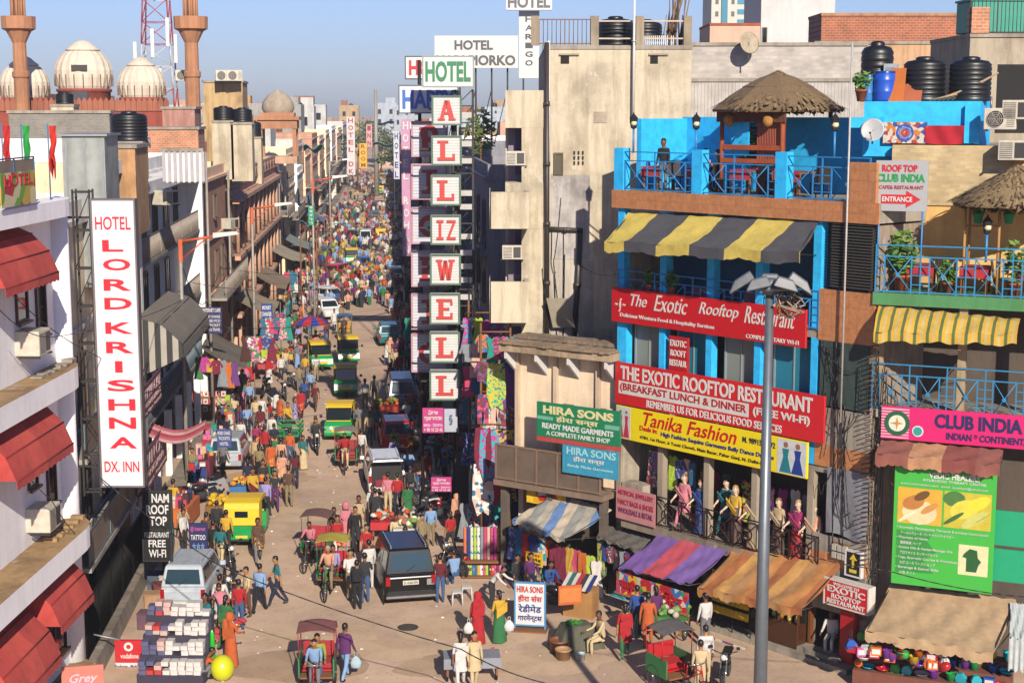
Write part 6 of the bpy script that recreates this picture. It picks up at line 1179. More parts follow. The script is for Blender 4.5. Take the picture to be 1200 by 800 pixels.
def cycle_rick(label, loc, rot, hood='7a4a4a', frame='a8202a', seat='b8303a', hood_up=True):
    t = E('cycle_rickshaw', label, 'cycle rickshaw', loc, rot, 'cycle rickshaws on the street'); fm, hm, sm = M(frame, 'paint'), M(hood, 'cloth'), M(seat, 'cloth')
    for s in (-1, 1): spoked(t, s * .48, -.35, .34, n=14)
    spoked(t, 0, 1.45, .34, 'front_wheel', n=14)
    b = B(); b.tube([(0, -.35, .34), (0, .55, .45), (0, 1.25, .85)], .022, fm); b.tube([(0, .55, .45), (0, .62, .95)], .02, fm); b.tube([(0, .62, .9), (0, 1.25, .88)], .02, fm); b.tube([(0, 1.45, .34), (0, 1.3, .82), (0, 1.22, 1.08)], .02, fm); b.cyl((-.48, -.35, .34), (.48, -.35, .34), .025, IRON)
    b.cyl((0, .55, .32), (0, .55, .46), .1, IRON, n=10); b.cyl((-.18, .5, .22), (.18, .62, .4), .015, IRON, n=5); b.done('bicycle_frame', t)
    b = B(); b.tube([(-.28, 1.05, 1.05), (-.2, 1.2, 1.1), (.2, 1.2, 1.1), (.28, 1.05, 1.05)], .015, CHR); b.done('handlebar', t)
    B().ell((0, .6, .98), (.1, .15, .05), BLACKP, 8, 4).done('saddle', t)
    b = B(); b.box(-.45, .45, -.05, .4, .42, .47, WOOD); b.box(-.48, .48, -.7, .02, .5, .56, fm); b.box(-.5, -.46, -.7, .3, .42, .95, M('2f7a48', 'paint')); b.box(.46, .5, -.7, .3, .42, .95, M('2f7a48', 'paint')); b.done('carriage', t)
    B().box(-.44, .44, -.62, .0, .57, .72, sm).done('seat', t, bev=.03); B().box(-.44, .44, -.74, -.64, .7, 1.15, sm).done('backrest', t, bev=.03)
    b = B()
    for s in (-1, 1): b.tube([(s * .5, -.66, .9), (s * .5, -.7, 1.75)], .016, fm, 5); b.tube([(s * .5, .1, .9), (s * .5, .12, 1.62)], .014, fm, 5)
    b.done('hood_post', t)
    if hood_up: b = B(); b.sheet(lambda u, v: ((u - .5) * 1.08, -.82 + v * 1.05, 1.78 + .09 * sin(pi * u) - .1 * v - (.28 * (1 - v * 5) if v < .2 else 0)), 8, 8, hm, thick=(0, 0, -.02)); b.done('hood', t)
    return t
def bike(label, loc, rot, col='1c1c1e', scooter=False, group='motorbikes parked along the street'):
    t = E('scooter' if scooter else 'motorcycle', label, 'scooter' if scooter else 'motorcycle', loc, rot, group); m = M(col, 'gloss'); r = .23 if scooter else .29
    for y, nm in ((-.62, 'rear_wheel'), (.66, 'front_wheel')): wheel(t, 0, y, r, .085, nm)
    if scooter:
        b = B(); b.prism([(-.9, .55), (-.75, .8), (-.1, .75), (-.05, .32), (.35, .3), (.5, 1.0), (.58, .95), (.5, .25), (-.1, .22), (-.6, .3)], -.17, .17, m, ax='x'); b.done('body', t, bev=.04)
        b = B(); b.hexa([(-.22, .42, .35), (.22, .42, .35), (.2, .5, .35), (-.2, .5, .35), (-.2, .46, .95), (.2, .46, .95), (.16, .58, .95), (-.16, .58, .95)], m); b.done('leg_shield', t, bev=.03)
    else:
        b = B(); b.ell((0, .12, .78), (.15, .3, .14), m, 12, 8); b.done('fuel_tank', t)
        b = B(); b.box(-.13, .13, -.2, .22, .3, .6, M('5a5c5e', 'metal')); [b.box(-.15, .15, -.1, .15, .42 + i * .05, .44 + i * .05, M('8a8c8e', 'metal')) for i in range(4)]; b.done('engine', t)
        b = B(); b.tube([(.12, .15, .35), (.16, -.3, .28), (.17, -.85, .36)], .045, CHR, 8); b.done('exhaust', t)
        b = B(); b.tube([(0, -.62, .3), (0, -.2, .55), (0, .3, .72), (0, .45, .85)], .035, BLACKP); b.done('frame', t)
    B().box(-.14, .14, -.72, -.08, .78, .87, BLACKP).done('seat', t, bev=.04)
    b = B(); [b.tube([(s * .07, .66, r), (s * .08, .5, .7), (s * .08, .42, 1.0)], .02, CHR, 6) for s in (-1, 1)]; b.done('fork', t)
    b = B(); b.tube([(-.36, .28, 1.06), (-.12, .4, 1.02), (.12, .4, 1.02), (.36, .28, 1.06)], .016, BLACKP, 6); [b.box(s * .38 - .05, s * .38 + .05, .3, .33, 1.12, 1.2, BLACKP) for s in (-1, 1)]; b.done('handlebar', t)
    B().ell((0, .52, .93), (.09, .08, .09), LAMP_W, 10, 6).done('headlight', t); B().box(-.06, .06, -.9, -.82, .7, .77, LAMP_R).done('tail_light', t)
    b = B(); b.prism([(.42, r * 2 + .0), (.6, r * 2 + .07), (.86, r * 2 - .02), (.84, r * 2 - .05), (.6, r * 2 + .03), (.44, r * 2 - .03)], -.06, .06, m, ax='x'); b.done('mudguard', t)
    return t
def gp(x, y): p = G(x, y); return (p.x, p.y, .004)
def hd(x, y, deg=0):      # heading: rotation of a vehicle facing away down the street plus deg (anticlockwise)
    return R(deg)
# ---- placements (ground pixel under the middle of the vehicle)
car('black off road wagon with chrome bumper parked by the sari stall', gp(470, 688), R(8), '0c0c0e', 4.3, 1.72, 1.9, 1.2, .12, 1.12, plate='DL 4CAB 5076', dark=True, rails=True, bumper=BLACKP, name='parked_jeep')
car('bright red hatchback seen from behind on the right of the road', gp(464, 523), R(3), 'c0141c', 3.6, 1.62, 1.52, .8, .25, .9)
car('white van with its tailgate raised and luggage inside', gp(450, 570), R(4), 'd2d2d0', 4.1, 1.62, 1.58, .9, .1, 1.05, hatch=True, rails=True, name='parked_van')
car('silver hatchback parked at the left kerb with its rear to us', gp(270, 543), R(-2), '9fa6ac', 3.6, 1.55, 1.5, .8, .22, .9)
car('silvery white estate car parked beside the shoe stall at the lower left', gp(229, 700), R(-5), 'a4acb4', 3.8, 1.5, 1.6, .95, .15, .95, rails=True)
car('white hatchback parked on the left near the parasol', gp(383, 372), R(200), 'd0d2d2', 3.6, 1.55, 1.5, .8, .2, .9); car('second white car parked behind the left white hatchback', gp(386, 357), R(215), 'd4d5d4', 3.7, 1.55, 1.5, .8, .2, .9)
car('teal car roof down the road below the letter E box', gp(455, 402), R(4), '1f6a72', 3.7, 1.55, 1.5, .8, .2, .9)
for x, y, r, c, H, lab, nm in ((429, 288, 178, 'd2d2cc', 1.95, 'white minivan coming towards us through the crowd', 'parked_van'), (413, 284, 182, '26282c', 1.5, 'black car beside the white minivan in the crowd', 'moving_car'), (439, 258, 4, '3a3e46', 1.5, 'dark grey car ahead of the white minivan', 'moving_car'), (457, 236, 2, '5a6268', 1.6, 'grey car far down the street among yellow roofs', 'moving_car'), (461, 247, 183, 'c8c8c8', 1.5, 'small white car far down the street', 'moving_car'), (426, 318, 185, '24468a', 1.5, 'blue car behind the tea coloured cart', 'moving_car'), (392, 327, 160, 'b0201f', 1.45, 'red car nosing out from the left stalls', 'moving_car'), (463, 330, 5, 'c8ccca', 1.5, 'pale car on the right below the letter W box', 'moving_car'), (470, 478, 2, '6f7f8c', 1.9, 'grey blue minibus in the shade by the lowest letter box', 'parked_van')):
    car(lab, gp(x, y), R(r), c, 3.7 if H < 1.8 else 4.1, 1.55, H, .8 if H < 1.8 else .5, .2, .9 if H < 1.8 else 1.05, name=nm)
for x, y, r, lab in ((290, 632, -4, 'large yellow and green auto rickshaw seen from behind at the left'), (405, 462, 183, 'green auto rickshaw with yellow roof driving towards us'), (399, 512, 176, 'auto rickshaw behind the man in the red sweater'), (408, 425, 184, 'auto rickshaw with plain yellow roof behind the oncoming one'), (375, 432, 190, 'auto rickshaw with a round yellow front at the left stalls'), (446, 284, 3, 'auto rickshaw beside the white minivan'), (446, 228, 2, 'leftmost yellow roof in the far row of auto rickshaws'), (452, 226, 178, 'second yellow roof in the far row of auto rickshaws'), (440, 222, 183, 'auto rickshaw behind the far yellow row'), (458, 218, 0, 'auto rickshaw at the right of the far yellow row'), (449, 212, 180, 'farthest but one yellow auto rickshaw'), (443, 205, 2, 'farthest yellow auto rickshaw near the street end'), (412, 310, 185, 'auto rickshaw left of the blue car')):
    auto_rick(lab, gp(x, y), R(r))
cycle_rick('cycle rickshaw with yellow hood and green sides by the black wagon', gp(390, 690), R(172), 'a89a3a', '2f7a48', 'b0202c')
cycle_rick('cycle rickshaw with dusty brown hood and a checked shirt rider', gp(371, 658), R(166), '6a4a44', '4a3a3a', 'b0303a')
cycle_rick('cycle rickshaw with dull red hood at the bottom of the road', gp(372, 806), R(178), '7c4a48', 'a8202a', 'a82a34')
cycle_rick('cycle rickshaw ridden by the man in the red sweater', gp(406, 548), R(178), '8a7a70', 'a8202a', '9a3a3a')
cycle_rick('empty red cycle rickshaw with grey lettered hood below the printed banner', G(790, 806)[:2] + (.004,), R(205), '5f5a5c', 'b5121c', 'b5121c')
cycle_rick('cycle rickshaw loaded with bundles far up the left side', gp(404, 398), R(180), '3a6a9a', '8a6a2a', 'c8902a')
for x, y, r, c, sc, lab in ((371, 530, 186, '1a1a1c', 0, 'black motorcycle ridden by a man in a leather jacket'), (651, 718, 60, '161618', 0, 'black motorcycle parked beside the blue Hindi board'), (492, 606, 100, 'c4c6c8', 1, 'white scooter leaning among the parked bikes'), (505, 590, 120, '2a2a2e', 0, 'dark motorcycle behind the white scooter'), (515, 612, 80, '8a1a20', 0, 'maroon motorcycle near the pink board'), (247, 585, 150, 'b8bcc0', 1, 'pale scooter parked before the silver car'), (236, 592, 120, '2a2c30', 0, 'dark motorcycle in the shade left of the pale scooter'), (322, 482, 200, 'd2d2ce', 1, 'white scooter parked near the green cycle cart'), (333, 468, 190, '3a3a3c', 0, 'black motorcycle behind the white scooter at the left'), (312, 462, 170, '4a2a2a', 0, 'brown motorcycle in the parked row at the left'), (342, 455, 200, '7a7c7e', 0, 'grey motorcycle at the end of the parked row'), (429, 352, 182, '2a2a30', 1, 'dark scooter riding towards us in the open road'), (500, 528, 80, '2a2a2c', 0, 'motorcycle in deep shade below the pink board'), (515, 540, 95, '30323a', 0, 'second motorcycle in the shade right of the red hatchback'), (532, 672, 30, '2c2624', 0, 'dusty motorcycle beside the seated man in blue'), (268, 668, 200, '1e1e20', 0, 'dark motorcycle ahead of the estate car'), (272, 705, 175, '3a3c40', 0, 'motorcycle parked right of the estate car'), (850, 800, 160, '2a2a2c', 0, 'black motorcycle beside the lamp mast foot')):
    bike(lab, gp(x, y), R(r), c, bool(sc))
# green cycle cart, hand carts
t = E('cycle_cart', 'green wooden cycle cart with a flat tray and rails', 'cart', gp(338, 522), R(174)); gm = M('1f8a44', 'paint')
for s in (-1, 1): spoked(t, s * .55, -.3, .33, n=12)
spoked(t, 0, 1.3, .33, 'front_wheel', n=12)
B().box(-.6, .6, -1.0, .55, .55, .62, gm).done('tray', t)
b = B(); [b.box(x, x + .05, y, y + .05, .62, 1.05, gm) for x in (-.6, .55) for y in (-1, -.25, .5)]; [b.box(-.6, .6, y, y + .04, z, z + .05, gm) for y in (-1, .5) for z in (.82, 1.03)]; [b.box(x, x + .04, -1, .55, z, z + .05, gm) for x in (-.6, .56) for z in (.82, 1.03)]; b.done('side_rails', t)
b = B(); b.tube([(0, -.3, .33), (0, .8, .5), (0, 1.15, .9)], .025, gm); b.tube([(0, 1.3, .33), (0, 1.12, 1.0)], .025, gm); b.tube([(-.28, .95, 1.0), (0, 1.12, 1.05), (.28, .95, 1.0)], .018, CHR); b.done('bicycle_frame', t); B().ell((0, .62, .88), (.1, .14, .05), BLACKP, 8, 4).done('saddle', t)
PRN = lambda s, *c: M(c[0], 'print', cols=','.join(c), s=s)
def cart(label, loc, rot, w, d, top, goods, nm='hand_cart', hg=.3, n=24, sz=.13):
    t = E(nm, label, 'cart', loc, rot, 'street vendor carts'); 
    B().box(-w / 2, w / 2, -d / 2, d / 2, .7, .78, M(top, 'paint', wear=.5)).done('tray', t); B().box(-w / 2 - .01, w / 2 + .01, -d / 2 - .02, -d / 2, .5, .8, M(top, 'paint')).done('skirt_board', t)
    for x in (-w / 2 + .1, w / 2 - .1):
        for y in (-d / 2 + .1, d / 2 - .1): B().box(x - .03, x + .03, y - .03, y + .03, .25, .7, WOOD).done('leg', t)
        spoked(t, x, 0, .25, n=8)
    if goods:
        b = B(); ms_ = [M(c, 'cloth') for c in goods]
        for i in range(n): b.ell((random.uniform(-w / 2 + sz, w / 2 - sz), random.uniform(-d / 2 + sz, d / 2 - sz), .8 + random.uniform(0, hg)), (sz * random.uniform(.7, 1.2), sz * random.uniform(.7, 1.1), sz * random.uniform(.5, .9)), random.choice(ms_), 7, 5)
        b.done('goods_heap', t, kind='stuff')
    return t
for x, y, r, w, d, top, goods, lab in ((290, 588, 10, 1.5, 1.0, '2a6aa8', ['d08a2a', 'c8642a', 'd8b04a'], 'blue vendor cart heaped with orange snacks by the silver car'), (262, 612, 0, 1.3, 1.0, '7a5a2a', ['d8b020', 'c89a1a'], 'cart heaped with yellow sacks left of the large auto rickshaw'), (458, 632, 0, 1.5, .9, 'b8242a', ['c8501f', 'd8d4c8', 'b8b4a8'], 'red juice cart with an orange cloth before the black wagon'), (480, 640, 0, 1.2, .9, 'c8c4b8', ['7a9a4a', 'd8d8c0', 'b06a4a'], 'pale cart of snacks right of the red juice cart'), (306, 440, 0, 2.0, 1.2, 'a83a44', ['c84a5a', 'd8a0a8', 'c8b8b0', 'e0c8c0'], 'cart of pink and white boxes at the left stalls'), (330, 428, 0, 1.8, 1.2, 'c8a02a', ['d8b83a', 'c8302a', '3a7a4a'], 'bright yellow cart near the parasol'), (452, 492, 0, 1.5, 1.0, 'b03020', ['d8701f', '7aa83a', 'c8a020'], 'cart of fruit just behind the red hatchback'), (770, 745, -30, 2.0, 1.0, '4a8a4a', ['5a8a3a', 'b8b0a0', '7a9a5a', 'c8c0a8'], 'vegetable cart in front of the printed banner'), (553, 797, 0, 1.6, .8, '8a8f98', None, 'plain grey topped cart at the bottom edge before the couple')):
    cart(lab, gp(x, y), R(r), w, d, top, goods)
t = E('parasol', 'large red and blue panelled parasol over the left stalls', 'parasol', gp(366, 418))
b = B(); n = 12; R0 = 1.25; cs = [M('b8202a', 'cloth'), M('2a3a9a', 'cloth')]
for i in range(n):
    q = [2 * pi * j / n for j in (i, i + 1)]; b.mesh([(0, 0, 2.75), (R0 * .6 * cos(q[0]), R0 * .6 * sin(q[0]), 2.55), (R0 * .6 * cos(q[1]), R0 * .6 * sin(q[1]), 2.55), (R0 * cos(q[0]), R0 * sin(q[0]), 2.2), (R0 * cos(q[1]), R0 * sin(q[1]), 2.2)], [(0, 1, 2), (1, 3, 4, 2)], cs[i % 2])
b.done('canopy', t); B().cyl((0, 0, 0), (0, 0, 2.8), .03, IRON).done('pole', t)
# ================================================================= people (face -y, origin between the feet; slots: skin, top, bottom, shoe, dark, lip)
SKIN = [M(c, 'skin', wear=.1) for c in ('8a5a3c', '9c6a48', '744a30', 'a87852')]
PSL = [SKIN[0], M('b0b0b0', 'cloth'), M('303038', 'cloth'), M('201a18', 'paint'), M('120d0b', 'paint'), M('7a3a34', 'skin')]
def body(name, legs=((0, 0), (0, 0)), arms=((5, 8, 12), (5, 8, 12)), lean=0, sleeve=1, fem=False, hip=.88, turn=0, head=0, bare=False):
    """legs: (thigh, knee) degrees; arms: (forward, out, elbow); one continuous skinned surface"""
    vs, es, rs, tg = [], [], [], []
    def add(p, r, par, t):
        vs.append(V(p)); rs.append(r); tg.append(t)
        if par is not None: es.append((par, len(vs) - 1))
        return len(vs) - 1
    la = R(lean); H0 = V((0, 0, hip + .04)); k = .93 if fem else 1
    def up(x, y, z): y2 = y * cos(la) - z * sin(la); z2 = z * cos(la) + y * sin(la) * -1; return H0 + V((x, y2, z * cos(la) + y * sin(la)))
    pel = add(H0, .125 if not fem else .13, None, 2)
    wa = add(up(0, 0, .16), .115 * k, pel, 1); chs = add(up(0, .01, .34), .14 * k, wa, 1); nb = add(up(0, .01, .47), .075, chs, 1); nk = add(up(0, .0, .53), .05, nb, 0)
    hd_ = R(head); h1 = add(up(0, -.015, .60), .088, nk, 0); h2 = add(up(0, -.02 - .03 * sin(hd_), .69), .108, h1, 0); add(up(0, -.01 - .05 * sin(hd_), .765), .062, h2, 0)
    joints = dict(head=up(0, -.02 - .03 * sin(hd_), .67), hips=H0, chest=up(0, 0, .34)); wr = []
    for s, (f, o, e) in zip((-1, 1), arms):
        sh = up(s * .175 * k, .01, .43); f_, o_, e_ = R(f) + la * 0, R(o), R(e)
        d1 = V((s * sin(o_), -sin(f_) * cos(o_), -cos(f_) * cos(o_))); el = sh + d1 * .28; d2 = V((s * sin(o_) * .3, -sin(f_ + e_), -cos(f_ + e_))).normalized(); w_ = el + d2 * .24
        a = add(sh, .06, chs, 1); b_ = add(sh.lerp(el, .5), .052, a, 1); c = add(el, .043, b_, 1 if sleeve else 0); d = add(el.lerp(w_, .55), .038, c, 1 if sleeve == 1 else 0); add(w_, .027, d, 1 if sleeve == 1 else 0); wr.append((w_, d2, s))
    for s, (t_, kn) in zip((-1, 1), legs):
        t_, kn = R(t_), R(kn); hp = H0 + V((s * .085, 0, -.05)); d1 = V((s * .03, -sin(t_), -cos(t_))); kp = hp + d1 * .41; d2 = V((0, -sin(t_ - kn), -cos(t_ - kn))); an = kp + d2 * .4
        a = add(hp, .095, pel, 2); b_ = add(hp.lerp(kp, .5), .083, a, 2); c = add(kp, .062, b_, 2); d = add(kp.lerp(an, .4), .058, c, 2); e = add(an, .045, d, 2)
        fd = V((0, -1, .0)) if abs(t_ - kn) < 1 else V((0, -cos(t_ - kn), sin(t_ - kn))); g = add(an + fd * .06 + V((0, 0, -.03)), .042, e, 3); add(an + fd * .17 + V((0, 0, -.045)), .034, g, 3)
    me = bpy.data.meshes.new('skel'); me.from_pydata(vs, es, []); o = bpy.data.objects.new('skel', me); COL.objects.link(o)
    o.modifiers.new('s', 'SKIN'); me.skin_vertices[0].data[0].use_root = True
    for i, r in enumerate(rs): q = (r, r) if i not in (1, 2) else (r * 1.25, r * .8); me.skin_vertices[0].data[i].radius = (q[0], q[1]) if i not in (1, 2) else (r * 1.18, r * .85)
    sd = o.modifiers.new('d', 'SUBSURF'); sd.levels = 1
    bpy.context.view_layer.update(); m2 = bpy.data.meshes.new_from_object(o.evaluated_get(bpy.context.evaluated_depsgraph_get()))
    b = B(); cs = [(vs[i], vs[j], j) for i, j in es]
    pts = [v.co.copy() for v in m2.vertices]; buck = {}
    for p in m2.polygons:
        c = p.center; best = min(cs, key=lambda q: _sd(c, q[0], q[1])); t = tg[best[2]]; 
        if t == 1 and best[2] == wa and c.z < H0.z + .02: t = 2
        buck.setdefault(t, []).append(tuple(p.vertices))
    b.ms = list(PSL); b.v = [tuple(p) for p in pts]
    for t, fs in buck.items(): b.f += fs; b.mi += [t] * len(fs); b.sm += [True] * len(fs)
    bpy.data.objects.remove(o); bpy.data.meshes.remove(me); bpy.data.meshes.remove(m2)
    hc = joints['head']
    for s in (-1, 1): b.ell(hc + V((s * .034, -.083, .02)), (.014, .008, .009), PSL[4], 6, 4); b.ell(hc + V((s * .034, -.082, .042)), (.02, .006, .005), PSL[4], 6, 3); b.ell(hc + V((s * .088, .0, .0)), (.014, .025, .034), PSL[0], 6, 4)
    b.ell(hc + V((0, -.095, -.012)), (.014, .02, .024), PSL[0], 6, 4); b.ell(hc + V((0, -.086, -.048)), (.024, .008, .008), PSL[5], 6, 3)
    for w_, d, s in wr:
        x = d.orthogonal().normalized(); x = V((0, 1, 0)) - d * d.y; x = x.normalized() if x.length > .2 else V((1, 0, 0)); y = d.cross(x)
        pc = w_ + d * .055; 
        b.cyl(w_ - d * .02, w_ + d * .04, .024, PSL[0], r2=.03, n=8); b.cyl(w_ + d * .03, w_ + d * .09, .031, PSL[0], r2=.033, n=8)
        for i, ln in enumerate((.065, .078, .074, .055)):
            r0 = w_ + d * .08 + x * (.028 - .018 * i); k1 = r0 + d * ln * .55; k2 = k1 + (d * .8 - y * s * .6).normalized() * ln * .5; b.cyl(r0, k1, .009, PSL[0], n=5); b.cyl(k1, k2, .009, PSL[0], r2=.006, n=5)
        t0 = w_ + d * .035 - x * -.03; b.cyl(t0, t0 + (d * .6 + x * .7).normalized() * .055, .011, PSL[0], r2=.008, n=5)
    b.rg = []
    r = b.done(name); j = joints; r['hx'] = 0
    h = B(); n = 12; vs2 = []
    prof = [(-.075, .8), (-.03, .97), (.03, 1.0), (.075, .9), (.1, .66), (.115, .3), (.118, .02)]
    for z, q in prof:
        for i in range(n): a = 2 * pi * i / n; fr = max(0, -sin(a)); zz = z + (((.125, .085, .035)[prof.index((z, q))] if z < .04 else 0) * fr ** .6); rr = .092 * q; vs2.append(hc + V((rr * cos(a) * .92, rr * sin(a) * 1.02 + .012, zz + .012)))
    h.mesh(vs2, [(i2 * n + i, i2 * n + (i + 1) % n, (i2 + 1) * n + (i + 1) % n, (i2 + 1) * n + i) for i2 in range(len(prof) - 1) for i in range(n)], PSL[4], True)
    if fem: h.ell(hc + V((0, .1, -.06)), (.06, .05, .13), PSL[4], 8, 6)
    h.done('hair', r); return r, j
def _sd(c, a, b):
    d = b - a; t = max(0, min(1, (c - a).dot(d) / max(d.dot(d), 1e-9))); return (c - a - d * t).length_squared
def garment(r, j, kind):
    c = M('808080', 'cloth'); H0 = j['hips']
    def cone(z0, z1, r0, r1, sy=.8, wave=.0, y0=0):
        b = B(); n = 16; ks = 6; vs = []
        for q in range(ks + 1):
            f = q / ks; z = z0 + (z1 - z0) * f; rr = r0 + (r1 - r0) * f ** .8
            for i in range(n): a = 2 * pi * i / n; k = 1 + wave * f * sin(a * 5); vs.append((rr * cos(a) * k, y0 * f + rr * sin(a) * sy * k, z))
        b.mesh(vs, [(q * n + i, q * n + (i + 1) % n, (q + 1) * n + (i + 1) % n, (q + 1) * n + i) for q in range(ks) for i in range(n)], c, True); return b
    if kind == 'tunic': cone(H0.z + .22, H0.z - .36, .15, .215).done('tunic', r)
    if kind == 'skirt': cone(H0.z + .16, .06, .15, .24, .85, .07).done('skirt', r)
    if kind == 'jacket': cone(H0.z + .45, H0.z - .08, .165, .185, .74).done('jacket', r)
    if kind in ('scarf', 'veil'):
        b = B(); hc = j['head']
        if kind == 'veil': b.lathe([(.118, -.12), (.13, -.02), (.125, .07), (.09, .125), (.001, .145)], c, hc + V((0, .03, .0)), n=14); b.sheet(lambda u, v: (hc.x + (u - .5) * (.3 + .1 * v), .13 + .03 * sin(u * 9), hc.z - .05 - v * .55), 6, 6, c, thick=(0, .01, 0))
        b.sheet(lambda u, v: (-.2 + .38 * u, (-.17 - .02 * sin(v * 6)) , H0.z + .42 - .34 * u - v * .16), 6, 4, c, thick=(0, .012, 0)); b.sheet(lambda u, v: (-.2 + .36 * u, .16, H0.z + .44 - .2 * u - v * .3), 6, 4, c, thick=(0, .012, 0)); b.done(kind, r)
PT = {}
def proto(k, g=(), **kw):
    r, j = body('person', **kw)
    for q in g: garment(r, j, q)
    r.location = (0, 0, -50); PT[k] = r
W1 = ((22, 4), (-20, 18)); W2 = ((-18, 14), (24, 6))
proto('stand'); proto('walk', legs=W1, arms=((-18, 8, 14), (20, 8, 20)), lean=3); proto('walk2', legs=W2, arms=((22, 8, 26), (-16, 8, 10)), lean=4, sleeve=2)
proto('talk', arms=((25, 14, 75), (8, 9, 20)), sleeve=2, legs=((4, 6), (-4, 4))); proto('carry', arms=((38, 10, 55), (40, 10, 55)), legs=W1); proto('bend', lean=42, arms=((45, 10, 20), (50, 10, 25)), legs=((6, 14), (4, 10)))
proto('coat', g=('jacket',), legs=W2, arms=((12, 10, 20), (-8, 10, 14))); proto('kurta', g=('tunic',), legs=((8, 4), (-8, 8)), arms=((10, 12, 20), (-6, 12, 12)))
proto('lady', g=('tunic', 'scarf'), fem=True, legs=W1, arms=((12, 10, 40), (-8, 10, 14)), sleeve=2); proto('sari', g=('skirt', 'scarf'), fem=True, sleeve=2, arms=((14, 10, 50), (4, 10, 14))); proto('veil', g=('skirt', 'veil'), fem=True, arms=((16, 10, 60), (5, 9, 20))); proto('girl', fem=True, legs=W2, arms=((10, 10, 22), (-10, 10, 30)), sleeve=2)
proto('sit', hip=.48, legs=((84, 84), (80, 82)), arms=((32, 10, 40), (36, 10, 35)), lean=8); proto('ride', hip=.98, legs=((62, 70), (30, 40)), arms=((58, 6, 18), (58, 6, 18)), lean=18); proto('squat', hip=.25, legs=((128, 150), (120, 148)), arms=((50, 14, 40), (55, 14, 40)), lean=30)
CN = {'white': 'cfccc8', 'cream': 'c8b48c', 'pink': 'c87a86', 'red': 'a81c22', 'maroon': '5e1a24', 'orange': 'bc5a28', 'yellow': 'c8a030', 'green': '2c6e40', 'teal': '1f6a70', 'sky blue': '7e9fc8', 'blue': '27498a', 'navy': '1c2440', 'purple': '5a2560', 'black': '17171a', 'grey': '6f6f72', 'brown': '5a4030', 'khaki': '8a7a58', 'denim': '3c5a86', 'peach': 'd09a7c', 'magenta': '9a2a60', 'lime': '8a9a3a', 'lavender': '9a90c4', 'beige': 'b8a27e', 'charcoal': '2c2c30'}
def cm(n): return M(CN[n], 'cloth')
GRP = dict(scarf='scarf', veil='veil', tunic='tunic', skirt='skirt', jacket='jacket')
LAB = set(); POS = []
def fab(n, k): return M(CN[n], 'print', cols=','.join((CN[n],) * 4 + (random.choice(['d8d0c0', '2a2a30', 'c8a040']),)), s=random.choice([14, 22])) if k in ('lady', 'sari', 'girl') and random.random() < .4 else cm(n)
def person(k, x, y, rot, top, bot, label, s=1.0, z=0, g='people in the street', sc=None, loc=None, cat='person', name=None, skin=None, hair=None):
    p = V(loc) if loc else G(x, y, z); r = dup(PT[k], (p.x, p.y, p.z + (z if loc else 0)), R(rot), label, g, s * random.uniform(.97, 1.03) * .985)
    if name: r.name = name
    r['category'] = cat; recolor(r, 0, skin or random.choice(SKIN)); recolor(r, 1, cm(top)); recolor(r, 2, cm(bot))
    for c in r.children:
        n = c.name.split('.')[0]
        if n in ('tunic', 'jacket'): recolor(c, 0, fab(top, k))
        elif n == 'skirt': recolor(c, 0, fab(bot, k))
        elif n in ('scarf', 'veil'): recolor(c, 0, cm(sc or top))
        elif n == 'hair' and hair: recolor(c, 0, hair)
    POS.append((p.x, p.y)); return r
